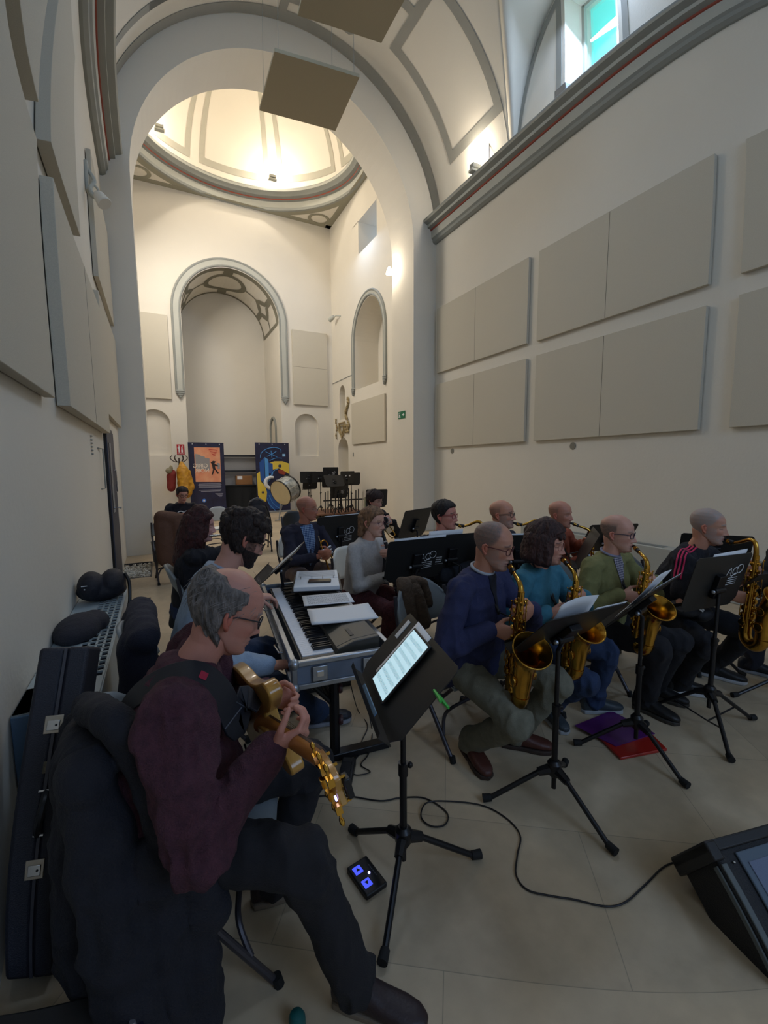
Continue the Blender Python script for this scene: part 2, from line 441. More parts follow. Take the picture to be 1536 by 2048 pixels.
# arcs on the lunette walls and the strips beside the windows
for sx, xw in ((1, XR), (-1, XL)):
    for yc, rl in LUN:
        def arc(u, v):
            t = PI*(.02+.96*u); rr = rl-.10-.09*v
            return (xw-sx*.008, yc+rr*math.cos(t), ZL+(2.22-.12*v)*math.sin(t))
        bands.grid(arc, 48, 1)
    for y in (5.50, 4.30): bands.box((xw-sx*.004, y, 8.0), (.012, .10, 1.9))
bo = bands.build('trim_1', M_BAND, smooth=False); struct(bo)

# ---- cornices of the nave (profile swept along the wall)
PROF = [(0, 6.60), (.04, 6.60), (.09, 6.63), (.10, 6.68), (.13, 6.71), (.14, 6.86), (.16, 6.865), (.16, 6.89), (.24, 6.91), (.24, 6.965), (.33, 7.0), (.35, 7.02), (.35, 7.05), (.31, 7.09), (.28, 7.12), (0, 7.12)]
def cornice(name, side, dz, y0=YN, y1=YA):
    xw = XR if side > 0 else XL; m = MB(); sg = -1 if side > 0 else 1
    n = len(PROF)
    for i in range(n-1):
        (d0, z0), (d1, z1) = PROF[i], PROF[i+1]
        k = 2 if z1 <= 6.892 and z0 >= 6.86 and abs(d1-d0) < .03 else (1 if (z0 in (6.71, 6.91, 7.0)) else 0)
        m.cur = k
        m.add([(xw+sg*d0, y0, z0+dz), (xw+sg*d0, y1, z0+dz), (xw+sg*d1, y1, z1+dz), (xw+sg*d1, y0, z1+dz)], [(0, 1, 2, 3)])
    m.cur = 0
    m.add([(xw+sg*d, y1, z+dz) for d, z in PROF], [tuple(range(n))])
    return struct(m.build(name, [M_CORN, M_CORNL, M_RED], smooth=False))
cornice('trim_2', 1, .02); cornice('trim_3', -1, -.28)

# ---- chancel arch wall (front face at YA, soffit to YB)
def arch_wall(name, y0, y1, x0, x1, ztop, cx, r, zs, zb=0, mats=M_WALL, n=48, back=True, round_hole=True):
    m = MB()
    pts = [(cx-r, zb)]+[(cx-r*math.cos(PI*i/n), zs+r*math.sin(PI*i/n)) for i in range(n+1)]+[(cx+r, zb)]
    for yy, rev in ((y0, False), (y1, True)):
        for i in range(len(pts)-1):
            (xa, za), (xb, zb_) = pts[i], pts[i+1]
            if i == 0: q = [(x0, yy, zb), (xa, yy, zb), (xb, yy, zb_), (x0, yy, zb_)]
            elif i == len(pts)-2: q = [(xb, yy, zb), (x1, yy, zb), (x1, yy, za), (xa, yy, za)]
            else:
                q = [(xa, yy, za), (xb, yy, zb_), (xb, yy, ztop), (xa, yy, ztop)]
            m.add(q, [(0, 1, 2, 3)] if rev else [(3, 2, 1, 0)])
        for xa, xb in ((x0, cx-r), (cx+r, x1)):
            m.add([(xa, yy, zs), (xb, yy, zs), (xb, yy, ztop), (xa, yy, ztop)], [(0, 1, 2, 3)] if not rev else [(3, 2, 1, 0)])
    for i in range(len(pts)-1):
        (xa, za), (xb, zb_) = pts[i], pts[i+1]
        m.add([(xa, y0, za), (xb, y0, zb_), (xb, y1, zb_), (xa, y1, za)], [(0, 1, 2, 3)])
    return struct(m.build(name, mats, smooth=True, sharp=40))
arch_wall('wall_arch', YA, YB, -1.6, 7.2, 10.4, AX, AR, AZ)

# ---- crossing: side walls, far wall with the alcove, flat corners, ring cornice and dome
def wall_x(name, x, y0, y1, z1, holes, thick=.5, sgn=1, mats=M_WALL):
    """wall on plane x=const with arched holes (yc, half width, z bottom, z spring, rise)"""
    m = MB(); ys = [y0]
    cells = []
    hs = sorted(holes); cur = y0
    def q(ya, yb, za, zb, xx=x):
        m.add([(xx, ya, za), (xx, yb, za), (xx, yb, zb), (xx, ya, zb)], [(0, 1, 2, 3)])
    # vertical strips: between holes full height, over a column of holes pieces
    cols = {}
    for h in hs: cols.setdefault(h[0], []).append(h)
    for yc in sorted(cols):
        hh = cols[yc]; w = max(h[1] for h in hh)
        q(cur, yc-w, 0, z1); cur = yc+w
        zz = 0
        for h in sorted(hh, key=lambda t: t[2]):
            yc_, hw, zb, zs, rise, dep = h
            q(yc-w, yc+w, zz, zb)
            if hw < w: q(yc-w, yc-hw, zb, zs+rise+.02); q(yc+hw, yc+w, zb, zs+rise+.02)
            n = 24 if rise else 1
            P = [(yc-hw*math.cos(PI*i/n), zs+rise*math.sin(PI*i/n)) for i in range(n+1)]
            zt = zs+rise+(.02 if rise else 0)
            for i in range(n):
                if rise: m.add([(x, P[i][0], P[i][1]), (x, P[i+1][0], P[i+1][1]), (x, P[i+1][0], zt), (x, P[i][0], zt)], [(0, 1, 2, 3)])
            B = [(yc-hw, zb)]+P+[(yc+hw, zb), (yc-hw, zb)]
            if not rise: B = [(yc-hw, zb), (yc-hw, zs), (yc+hw, zs), (yc+hw, zb), (yc-hw, zb)]
            for i in range(len(B)-1):
                m.add([(x, B[i][0], B[i][1]), (x, B[i+1][0], B[i+1][1]), (x+sgn*dep, B[i+1][0], B[i+1][1]), (x+sgn*dep, B[i][0], B[i][1])], [(0, 1, 2, 3)])
            if not (h[5] > 1.0): m.add([(x+sgn*dep, y, z) for y, z in B[:-1]], [tuple(range(len(B)-1))])
            zz = zt
        q(yc-w, yc+w, zz, z1)
    q(cur, y1, 0, z1)
    return m
RW = wall_x('w', CXR, YB, YF, ZC, [(12.40, .62, 8.05, 9.0, 0, 1.2), (12.4701, 0, 0, 0, 0, 0)][:1]+[], sgn=1)
# the right wall carries one tall arched niche, two small arched niches and the high window
holes = [(12.46, 1.03, 4.03, 5.45, 1.15, .85), (12.46, .64, 8.07, 9.02, 0, 1.2), (14.64, .27, 3.20, 4.05, .33, .35), (14.64, .47, 1.0, 2.15, .42, .40)]
RW = wall_x('w', CXR, YB, YF+.01, 10.4, holes, sgn=1)
struct(RW.build('wall_right_crossing', M_WALL, smooth=False))
m = MB(); m.box((CXL-.25, (YB+YF)/2, 5.2), (.5, YF-YB, 10.4)); struct(m.build('wall_left_crossing', M_WALL, smooth=False))
s = MB(); s.box((CXR+1.0, 12.46, 8.55), (.02, 1.4, 1.1))
w3 = struct(s.build('window_3', mat('pale_blue_sky', (176, 206, 244), 1, emis=1.25), smooth=False))
s = MB(); s.box((CXR+.93, 12.46, 8.52), (.04, 1.26, .05)); s.build('glazing_bar', M_CORNL, w3, smooth=False)

def wall_y():
    m = MB(); y = YF; D = 2.35; ax, ar, az = 2.44, 1.52, 6.42
    x0, x1, z1 = CXL-.3, CXR+.3, 10.4
    def q(xa, xb, za, zb, yy=y): m.add([(xa, yy, za), (xb, yy, za), (xb, yy, zb), (xa, yy, zb)], [(0, 1, 2, 3)])
    n = 40
    P = [(ax-ar*math.cos(PI*i/n), az+ar*math.sin(PI*i/n)) for i in range(n+1)]
    for i in range(n): m.add([(P[i][0], y, P[i][1]), (P[i+1][0], y, P[i+1][1]), (P[i+1][0], y, z1), (P[i][0], y, z1)], [(0, 1, 2, 3)])
    B = [(ax-ar, 0)]+P+[(ax+ar, 0)]
    for i in range(len(B)-1): m.add([(B[i][0], y, B[i][1]), (B[i+1][0], y, B[i+1][1]), (B[i+1][0], y+D, B[i+1][1]), (B[i][0], y+D, B[i][1])], [(0, 1, 2, 3)])
    # side parts with a shallow arched blind niche each
    for xa, xb, nc, nh, zb, zs, rr in ((x0, ax-ar, .0, .43, 1.93, 2.95, .40), (ax+ar, x1, 4.87, .435, 1.93, 3.02, .42)):
        q(xa, nc-nh, 0, z1); q(nc+nh, xb, 0, z1); q(nc-nh, nc+nh, 0, zb)
        k = 20; Q = [(nc-nh*math.cos(PI*i/k), zs+rr*math.sin(PI*i/k)) for i in range(k+1)]
        for i in range(k): m.add([(Q[i][0], y, Q[i][1]), (Q[i+1][0], y, Q[i+1][1]), (Q[i+1][0], y, z1), (Q[i][0], y, z1)], [(0, 1, 2, 3)])
        Bn = [(nc-nh, zb)]+Q+[(nc+nh, zb)]
        for i in range(len(Bn)):
            a, b = Bn[i], Bn[(i+1) % len(Bn)]
            m.add([(a[0], y, a[1]), (b[0], y, b[1]), (b[0], y+.14, b[1]), (a[0], y+.14, a[1])], [(0, 1, 2, 3)])
        m.add([(a[0], y+.14, a[1]) for a in Bn], [tuple(range(len(Bn)))])
    m.box((ax, y+D+.1, 5), (2*ar+.6, .2, 10))
    return struct(m.build('wall_far', M_WALL, smooth=True, sharp=30))
wall_y()
# stucco mouldings: double rounded archivolts ending in little tassels
def archivolt(name, plane, c0, c, r_in, r_out, zs, z_end, rise=None, mir=1):
    m = MB(); k = 44
    def P(r, t):
        a = PI*t; rz = (rise if rise else r_in)+(r-r_in)
        return (c-r*math.cos(a), zs+rz*math.sin(a))
    def path(r): return [(c-r, z_end)]+[P(r, i/k) for i in range(k+1)]+[(c+r, z_end)]
    for r, th in ((r_in+.03, .032), (r_out-.03, .040)):
        pts = [((x, c0, z) if plane == 'y' else (c0, x, z)) for x, z in path(r)]
        m.cur = 0; m.tube(pts, th, 8)
    m.cur = 1
    a, b = path(r_in+.05), path(r_out-.05)
    for i in range(len(a)-1):
        q = [a[i], b[i], b[i+1], a[i+1]]
        m.add([((x, c0-.02, z) if plane == 'y' else (c0-.02, x, z)) for x, z in q], [(0, 1, 2, 3)])
    m.cur = 0
    for sx in (-1, 1):
        x = c+sx*(r_in+r_out)/2; w = (r_out-r_in)/2+.02
        for j, (dz, ww) in enumerate(((-.03, w), (-.09, w*.9), (-.15, w*.62), (-.21, w*.3))):
            cc = (x, c0-.02, z_end+dz) if plane == 'y' else (c0-.02, x, z_end+dz)
            m.sphere(cc, 1, 10, 6, (ww, .05, .05) if plane == 'y' else (.05, ww, .05))
    return struct(m.build(name, [M_CORN, M_CORNL], smooth=True))
archivolt('trim_4', 'y', YF-.02, 2.44, 1.54, 1.80, 6.42, 3.98)
archivolt('trim_5', 'x', CXR-.02, 12.46, 1.04, 1.22, 5.45, 4.12, rise=1.17)
archivolt('trim_6', 'x', 3.94, 16.75, .36, .46, 2.95, 1.9)
m = MB(); m.grid(lambda u, v: (3.955, 16.75-.36+.72*u, 1.9+(1.05+.36*math.sin(PI*u))*v), 16, 2); struct(m.build('trim_7', M_WALL2, smooth=False))
# painted strapwork under the alcove arch
def sof(a, y, o=.01): return Vector((2.44+(1.52-o)*math.cos(a), y, 6.42+(1.52-o)*math.sin(a)))
def sband(m, path, w, closed=False):
    P = []
    n = len(path)
    for i in range(n if closed else n-1):
        p, q = path[i], path[(i+1) % n]; k = max(1, int(abs(q[0]-p[0])/.06))
        for j in range(k): t = j/k; P.append((p[0]+(q[0]-p[0])*t, p[1]+(q[1]-p[1])*t))
    P.append(path[0] if closed else path[-1])
    L = []; n = len(P)
    for i in range(n):
        a = P[i-1] if i else (P[-2] if closed else P[0]); b = P[i+1] if i < n-1 else (P[1] if closed else P[-1])
        d = Vector(((b[0]-a[0])*1.5, b[1]-a[1]));
        if d.length < 1e-6: d = Vector((1, 0))
        d.normalize(); nn = Vector((-d.y, d.x))*w/2
        L.append((sof(P[i][0]+nn.x/1.5, P[i][1]+nn.y), sof(P[i][0]-nn.x/1.5, P[i][1]-nn.y)))
    b0 = len(m.v); m.v += [tuple(v) for p in L for v in p]
    for i in range(n-1): m.f.append((b0+2*i, b0+2*i+1, b0+2*i+3, b0+2*i+2)); m.m.append(0)
m = MB(); D0, D1 = YF+.12, YF+2.3; DM = (D0+D1)/2
sband(m, [(.02, D0), (PI-.02, D0)], .26); sband(m, [(.02, D1-.04), (PI-.02, D1-.04)], .12)
sband(m, [(.04, D0), (.04, D1)], .12); sband(m, [(PI-.04, D0), (PI-.04, D1)], .12)
sband(m, [(1.57+.42*math.cos(t), DM+.62*math.sin(t)) for t in np.linspace(0, 2*PI, 28)[:-1]], .17, True)
sband(m, [(1.57, D0), (1.57, DM-.62)], .3); sband(m, [(1.57, DM+.62), (1.57, D1)], .3)
for c in (.55, PI-.55):
    sband(m, [(c-.22, DM), (c, DM-.5), (c+.22, DM), (c, DM+.5)], .2, True)
    sband(m, [(c, D0), (c, DM-.5)], .2); sband(m, [(c, DM+.5), (c, D1)], .2)
    e = 1 if c < 1.5 else -1
    sband(m, [(c+e*.22, DM), (1.57-e*.42, DM)], .09); sband(m, [(.04 if e > 0 else PI-.04, DM), (c-e*.22, DM)], .09)
struct(m.build('trim_8', mat('alcove_strapwork_paint', (128, 124, 108), .85), smooth=False))

# flat ceiling corners with the ring opening, cornice ring and dome
RX, RY, RCX, RCY = 3.2, 2.83, 2.65, 12.74
def ringpt(t, rx, ry, z): return (RCX+rx*math.cos(t), RCY+ry*math.sin(t), z)
def corners():
    m = MB(); n = 72
    def sq(t):
        c, s_ = math.cos(t), math.sin(t); k = 1/max(abs(c)/3.6, abs(s_)/3.1)
        return (RCX+c*k, RCY+s_*k)
    ts = sorted(set([round(2*PI*i/n, 5) for i in range(n)]+[round(math.atan2(b*3.1, a*3.6) % (2*PI), 5) for a in (1, -1) for b in (1, -1)]))
    for i in range(len(ts)):
        t0, t1 = ts[i], ts[(i+1) % len(ts)]
        a, b = sq(t0), sq(t1)
        m.add([ringpt(t0, RX, RY, ZC), ringpt(t1, RX, RY, ZC), (b[0], b[1], ZC), (a[0], a[1], ZC)], [(0, 1, 2, 3)])
    return struct(m.build('ceiling', M_WALL, smooth=False))
corners()
m = MB()
for t in (PI/4, 3*PI/4, -PI/4, -3*PI/4):     # painted oval and border of each corner
    cx, cy = RCX+(3.2+2.55*.0)*math.copysign(1, math.cos(t))*.845, RCY+2.83*math.copysign(1, math.sin(t))*.845
    N = 36
    pts = [(cx+.27*math.cos(a)*1, cy+.25*math.sin(a)*.9) for a in np.linspace(0, 2*PI, N+1)]
    for i in range(N):
        a, b = pts[i], pts[i+1]; s1, s2 = 1.42, 1.42
        m.add([(a[0], a[1], ZC-.012), (b[0], b[1], ZC-.012), (cx+(b[0]-cx)*1.4, cy+(b[1]-cy)*1.4, ZC-.012), (cx+(a[0]-cx)*1.4, cy+(a[1]-cy)*1.4, ZC-.012)], [(0, 1, 2, 3)])
m.grid(lambda u, v: ringpt(2*PI*u, RX+.01+.2*v, RY+.01+.2*v, ZC-.008), 96, 1)
for (x0, x1, y0, y1) in ((CXL, CXR, YF-.2, YF), (CXL, CXR, YB, YB+.12), (CXR-.2, CXR, YB, YF), (CXL, CXL+.2, YB, YF)):
    m.box(((x0+x1)/2, (y0+y1)/2, ZC-.006), (x1-x0, y1-y0, .008))
struct(m.build('trim_9', mat('corner_strapwork_paint', (148, 144, 126), .85), smooth=False))
RP = [(3.2, 9.90, 0), (3.12, 9.90, 0), (3.10, 9.96, 0), (3.16, 10.0, 1), (3.14, 10.16, 1), (3.06, 10.18, 2), (3.06, 10.215, 2), (2.96, 10.24, 0), (2.92, 10.28, 0), (2.86, 10.33, 1), (2.84, 10.38, 1), (2.84, 10.40, 0), (2.90, 10.45, 0), (3.12, 10.47, 0)]
m = MB()
for i in range(len(RP)-1):
    m.cur = RP[i][2] if RP[i][2] == RP[i+1][2] else 0
    a, b = RP[i], RP[i+1]
    m.grid(lambda u, v: ringpt(2*PI*u, a[0]+(b[0]-a[0])*v, (a[0]+(b[0]-a[0])*v)-.37, a[1]+(b[1]-a[1])*v), 96, 1)
struct(m.build('trim_10', [M_CORN, M_CORNL, M_RED], smooth=True, sharp=25))
DH = 3.1
def domept(t, p, o=0): # p 0..1 springing to crown
    a = p*PI/2; k = math.cos(a)
    return (RCX+(3.12-o)*k*math.cos(t), RCY+(2.75-o)*k*math.sin(t), 10.45+(DH-o)*math.sin(a))
m = MB(); m.grid(lambda u, v: domept(2*PI*u, v*.995), 96, 32); struct(m.build('ceiling', M_WALL, smooth=True))
m = MB(); NG = 8
for g in range(NG):
    tc = PI/2-.02+2*PI*g/NG; h = 2*PI/NG*.44
    def strip(f0, f1, n=16):
        m.grid(lambda u, v: domept(*[a+(b-a)*v for a, b in zip(f0(u), f1(u))], .012), n, 1)
    dw = .052
    for s_ in (-1, 1):
        strip(lambda u: (tc+s_*h, .06+.8*u), lambda u: (tc+s_*(h-dw*(1-.0*u)), .06+.8*u))
    strip(lambda u: (tc-h+2*h*u, .06), lambda u: (tc-h+2*h*u, .10)); strip(lambda u: (tc-h+2*h*u, .83), lambda u: (tc-h+2*h*u, .86))
struct(m.build('trim_11', mat('dome_gore_paint', (176, 172, 158), .85), smooth=False))

# ---- lamps
M_LAMPG = mat('lamp_glow', (255, 236, 200), .5, emis=18)
def uplight(x, y, z, pw, label, small=False):
    t = thing('uplight', label, 'lamp', (x, y, z), group=None)
    m = MB(); m.box((x, y, z+.02), (.24, .12, .04)); m.box((x-.09, y, z+.07), (.02, .03, .08)); m.box((x+.09, y, z+.07), (.02, .03, .08)); m.build('bracket', M_CORNL, t, smooth=False)
    m = MB(); m.box((x, y, z+.11), (.20, .12, .08)); m.build('housing', M_CORNL, t, bevel=.01)
    m = MB(); m.box((x, y, z+.152), (.17, .09, .006)); m.build('lit_lens', M_LAMPG, t, smooth=False)
    point('uplight_glow', (x, y, z+.30), pw, WARM, .08)
nm = ['bright uplight on the dome cornice, right of the dome panel in the middle', 'uplight on the left of the dome cornice, half hidden by the arch', 'uplight on the dome cornice nearest the arch, right side', 'uplight on the dome cornice nearest the arch, left side']
for (x, y, z, pw), l in zip(LAMPS, nm): uplight(x, y, z-.15, pw, l)
uplight(5.74, 7.25, 7.14, 34, 'small uplight on the grey cornice of the right wall by the arch')
m = MB(); m.tube([(5.86, 7.0, 7.12), (5.86, 7.0, 7.62)], .008, 8); m.sphere((5.86, 7.0, 7.62), .012, 8, 6); tag(m.build('lightning_spike', M_BMET), 'thin dark rod standing on the right cornice beside the uplight', 'rod')
t = thing('floodlight', 'unlit silver floodlight on the cornice ledge under the right window', 'lamp', (5.80, 5.25, 7.14))
m = MB(); m.box((5.80, 5.25, 7.22), (.12, .22, .12)); m.build('housing', M_SILVER, t, bevel=.01)
m = MB(); m.box((5.80, 5.25, 7.155), (.03, .26, .03)); m.build('bracket', M_SILVER, t, smooth=False)
# wall lamp on the arch jamb
t = thing('wall_lamp', 'small glowing cone-shaped wall lamp on the right side wall beyond the arch', 'lamp', (AX+AR-.0, YB-.02, 6.1))
x, y, z = AX+AR-.10, YB+.02, 6.22
m = MB(); m.lathe([(.085, 0), (.075, .03), (.05, .12), (.02, .17), (.0, .18)], Matrix.Translation((x, y-.06, z)), 18); m.build('lamp_shade', mat('frosted_glow', (255, 248, 226), .5, emis=9), t)
m = MB(); m.box((x+.06, y-.06, z+.04), (.09, .05, .05)); m.build('bracket', M_CORNL, t, smooth=False)
point('wall_lamp_glow', (x-.12, y-.1, z+.05), 22, WARM, .06)

# ---- acoustic panels on the walls (each fabric panel is a thing)
def apanel(x, y0, y1, z0, z1, side, seams, label, th=.055, zs=None):
    """panel on a side wall; side +1 right wall, -1 left wall"""
    x -= side*.008; xc = x-side*th/2
    m = MB(); m.box((xc, (y0+y1)/2, (z0+z1)/2), (th, y1-y0, z1-z0))
    o = m.build('acoustic_panel', M_PANEL, origin=(x, (y0+y1)/2, z0), bevel=.004)
    tag(o, label, 'acoustic panel')
    for ys in seams:
        s_ = MB(); s_.box((x-side*(th+.0008), ys, (z0+z1)/2), (.002, .006, z1-z0-.01)); s_.build('seam', M_PGAP, o, smooth=False)
def sticker(*a): pass
apanel(XR, 5.98, 8.80, 2.0, 3.46, 1, [7.42], 'large cream acoustic panel at the far end of the right wall, lower row')
apanel(XR, 5.98, 8.80, 3.72, 5.16, 1, [7.42], 'large cream acoustic panel at the far end of the right wall, upper row')
apanel(XR, 3.10, 5.75, 2.0, 3.46, 1, [4.45], 'middle cream acoustic panel of the right wall, lower row')
apanel(XR, 3.10, 5.75, 3.70, 5.16, 1, [4.45], 'middle cream acoustic panel of the right wall, upper row')
apanel(XR, .1, 2.77, 2.0, 3.47, 1, [1.4], 'cream acoustic panel cut by the right edge of the picture, lower row')
apanel(XR, .1, 2.77, 3.70, 5.14, 1, [1.4], 'cream acoustic panel cut by the right edge of the picture, upper row')
apanel(XL, .3, 3.22, 2.0, 3.42, -1, [], 'near cream acoustic panel low on the left wall')
apanel(XL, 3.60, 6.35, 2.0, 3.42, -1, [5.0], 'middle cream acoustic panel low on the left wall', .075)
apanel(XL, 6.47, 8.86, 2.26, 3.70, -1, [], 'cream acoustic panel above the dark door on the left wall')
apanel(XL, .3, 3.14, 3.58, 5.1, -1, [], 'near cream acoustic panel of the upper row on the left wall', .075)
apanel(XL, 3.50, 4.80, 3.58, 5.1, -1, [], 'narrow cream acoustic panel of the upper row on the left wall', .085)
apanel(XL, 6.68, 8.86, 3.93, 5.4, -1, [], 'cream acoustic panel of the upper row on the left wall near the arch')
apanel(CXR, 11.3, 13.70, 2.28, 3.62, 1, [], 'cream acoustic panel under the tall niche beyond the arch')
def fpanel(x0, x1, z0, z1, label, seam=None):
    m = MB(); m.box(((x0+x1)/2, YF-.036, (z0+z1)/2), (x1-x0, .055, z1-z0)); o = m.build('acoustic_panel', M_PANEL, origin=((x0+x1)/2, YF, z0), bevel=.004)
    tag(o, label, 'acoustic panel')
    if seam:
        s_ = MB(); s_.box(((x0+x1)/2, YF-.0645, seam), (x1-x0-.01, .002, .008)); s_.build('seam', M_PGAP, o, smooth=False)
fpanel(4.41, 5.68, 3.75, 6.3, 'tall cream acoustic panel on the far wall right of the alcove', 5.05)
fpanel(-.5, .52, 3.68, 6.2, 'tall cream acoustic panel on the far wall left of the alcove')
# two panels hung flat under the vault
def hpanel(P, z, label, wire):
    m = MB(); m.hexa([(p[0], p[1], z+dz) for dz in (0, .05) for p in P])
    o = m.build('hanging_panel', M_PANELD, origin=(P[0][0], P[0][1], z), smooth=False); tag(o, label, 'acoustic panel')
    for p in P:
        w = MB()
        c = (p[0]*.9+sum(q[0] for q in P)/4*.1, p[1]*.9+sum(q[1] for q in P)/4*.1)
        w.tube([(c[0], c[1], z+.05), (c[0], c[1], vault_z(c[0])-.02)], .003, 6); w.build('suspension_wire', M_CORN, o)
hpanel([(1.74, 6.585), (2.959, 6.457), (3.022, 7.60), (1.778, 7.733)], 7.25, 'square beige acoustic panel hanging in front of the dome', 0)
hpanel([(1.82, 4.95), (3.10, 4.85), (3.14, 6.10), (1.96, 6.22)], 7.52, 'beige acoustic panel hanging nearest, cut by the top edge', 0)
# small round service holes, stone relief and the shields by the little niches
for (y, z) in ((8.23, 1.90), (4.96, 1.88)):
    m = MB(); m.lathe([(.001, 0), (.05, 0), (.06, .004), (.055, .01), (.001, .012)], Matrix.Translation((XR-.001, y, z)) @ Matrix.Rotation(-PI/2, 4, 'Y'), 20)
    tag(m.build('wall_sensor', mat('dull_grey_cap', (128, 124, 112), .7)), 'small round grey cap on the right wall below the '+('far' if y > 6 else 'middle')+' acoustic panels', 'wall fitting')
M_STUC = mat('worn_gilt_stucco', (190, 172, 130), .8, nscale=30, col2=(120, 98, 60), bump=.4, bscale=60)
m = MB(); rnd = random.Random(4)
x = CXR-.045
sh = [(14.36, 3.08), (14.88, 3.08), (14.90, 2.80), (14.64, 2.55), (14.38, 2.80), (14.36, 3.08)]
m.tube([(x, a, b) for a, b in sh], .03, 8, closed=False); m.tube([(x, 14.64+(a-14.64)*.55, 2.85+(b-2.85)*.55) for a, b in sh], .025, 8)
for k in range(26):
    a = k/26; m.sphere((x, 14.18-.12*math.sin(a*9)-.05, 2.75+1.15*a), rnd.uniform(.025, .06), 8, 6)
    if k % 2: m.sphere((x, 15.16+.05*math.sin(a*9), 2.55+.9*a*.8), rnd.uniform(.02, .04), 8, 6)
for k in range(14): m.sphere((x, 14.05+.25*rnd.random(), 2.68+.3*rnd.random()), rnd.uniform(.03, .06), 8, 6)
tag(m.build('stucco_shield', M_STUC), 'weathered gilt stucco shield and scrollwork between the two small niches', 'relief')
m = MB(); m.box((CXR-.005, 14.65, 4.57), (.02, 1.8, .02)); struct(m.build('trim_12', M_CORN, smooth=False))
# loudspeaker on the far corner wall
t = thing('wall_speaker', 'small pale speaker on a bracket high on the right wall near the far corner', 'speaker', (CXR, 14.7, 6.7))
m = MB(); m.tube([(CXR, 14.65, 6.7), (CXR-.15, 14.75, 6.72), (CXR-.22, 14.9, 6.66)], .02, 8); m.build('bracket', M_CORNL, t)
m = MB(); m.lathe([(.05, 0), (.07, .05), (.075, .22), (.07, .23)], frame((-.35, .8, -.35), None, (CXR-.18, 14.85, 6.72)), 16); m.build('body', M_CORNL, t)
m = MB(); m.lathe([(.062, .231), (.06, .236)], frame((-.35, .8, -.35), None, (CXR-.18, 14.85, 6.72)), 16); m.build('cone', M_BLACK, t)
# ================================================================== PEOPLE
def V(*a): return Vector(a if len(a) > 1 else a[0])
def cap(m, p0, p1, r0, r1, n=14, flat=None, fd=None):
    """tapered capsule; flat squashes it along direction fd"""
    p0 = Vector(p0); p1 = Vector(p1); d = p1-p0; L = d.length
    if L < 1e-5: d = Vector((0, 0, 1)); L = 1e-5
    d = d/L; pts = []; rr = []
    for a in (-80, -55, -28): pts.append(p0+d*r0*math.sin(R(a))); rr.append(r0*math.cos(R(a)))
    for t in (0, .33, .66, 1): pts.append(p0.lerp(p1, t)); rr.append(r0+(r1-r0)*t)
    for a in (28, 55, 80): pts.append(p1+d*r1*math.sin(R(a))); rr.append(r1*math.cos(R(a)))
    b = len(m.v); m.tube(pts, rr, n)
    if flat:
        fd = Vector(fd).normalized(); ax = d
        fd = (fd-ax*fd.dot(ax)).normalized()
        for i in range(b, len(m.v)):
            v = Vector(m.v[i]); w = v-p0; k = fd.dot(w); m.v[i] = tuple(v-fd*k*(1-flat))
def loft(m, secs, n=22):
    """secs: (centre, half-width vector, half-depth vector); closed by shrinking ends"""
    S = list(secs)
    c, a, b = S[0]; S = [(c-(S[1][0]-c)*.25, a*.6, b*.6)]+S
    c, a, b = S[-1]; S = S+[(c+(c-S[-2][0])*.25, a*.6, b*.6)]
    vs = []
    for c, a, b in S:
        for j in range(n):
            t = 2*PI*j/n; ct, st = math.cos(t), math.sin(t); e = .85
            vs.append(c+a*math.copysign(abs(ct)**e, ct)+b*math.copysign(abs(st)**e, st))
    fs = [(i*n+j, i*n+(j+1) % n, (i+1)*n+(j+1) % n, (i+1)*n+j) for i in range(len(S)-1) for j in range(n)]
    fs += [tuple(range(n-1, -1, -1)), tuple((len(S)-1)*n+j for j in range(n))]
    m.add(vs, fs)
def remesh(mb, voxel, smooth=6, fac=.5):
    """union of the overlapping shapes as ONE continuous skin; returns (verts, faces) arrays"""
    me = mb.mesh('tmp'); o = bpy.data.objects.new('tmp', me); C.objects.link(o)
    r = o.modifiers.new('r', 'REMESH'); r.mode = 'VOXEL'; r.voxel_size = voxel
    if smooth:
        s = o.modifiers.new('s', 'SMOOTH'); s.factor = fac; s.iterations = smooth
    dg = bpy.context.evaluated_depsgraph_get(); e = o.evaluated_get(dg); em = e.to_mesh()
    nv = len(em.vertices); co = np.empty(nv*3, 'f'); em.vertices.foreach_get('co', co); co = co.reshape(-1, 3).astype(float)
    nl = len(em.loops); li = np.empty(nl, 'i'); em.loops.foreach_get('vertex_index', li)
    npoly = len(em.polygons); ls = np.empty(npoly, 'i'); lt = np.empty(npoly, 'i'); em.polygons.foreach_get('loop_start', ls); em.polygons.foreach_get('loop_total', lt)
    no = np.empty(nv*3, 'f'); em.vertices.foreach_get('normal', no); no = no.reshape(-1, 3).astype(float)
    F = [tuple(li[a:a+b]) for a, b in zip(ls.tolist(), lt.tolist())]
    e.to_mesh_clear(); bpy.data.objects.remove(o); bpy.data.meshes.remove(me)
    return co, F, no
_g = np.random.RandomState(5)
_LAT = _g.rand(24, 24, 24)
def vnoise(P):
    """smooth value noise on points (numpy)"""
    P = np.asarray(P)+100.0; i = np.floor(P).astype(int); f = P-i; f = f*f*(3-2*f); i %= 24; j = (i+1) % 24
    def L(a, b, c): return _LAT[a, b, c]
    x0, y0, z0 = i.T; x1, y1, z1 = j.T; fx, fy, fz = f.T
    a = L(x0, y0, z0)*(1-fx)+L(x1, y0, z0)*fx; b = L(x0, y1, z0)*(1-fx)+L(x1, y1, z0)*fx
    c = L(x0, y0, z1)*(1-fx)+L(x1, y0, z1)*fx; d = L(x0, y1, z1)*(1-fx)+L(x1, y1, z1)*fx
    return (a*(1-fy)+b*fy)*(1-fz)+(c*(1-fy)+d*fy)*fz-.5
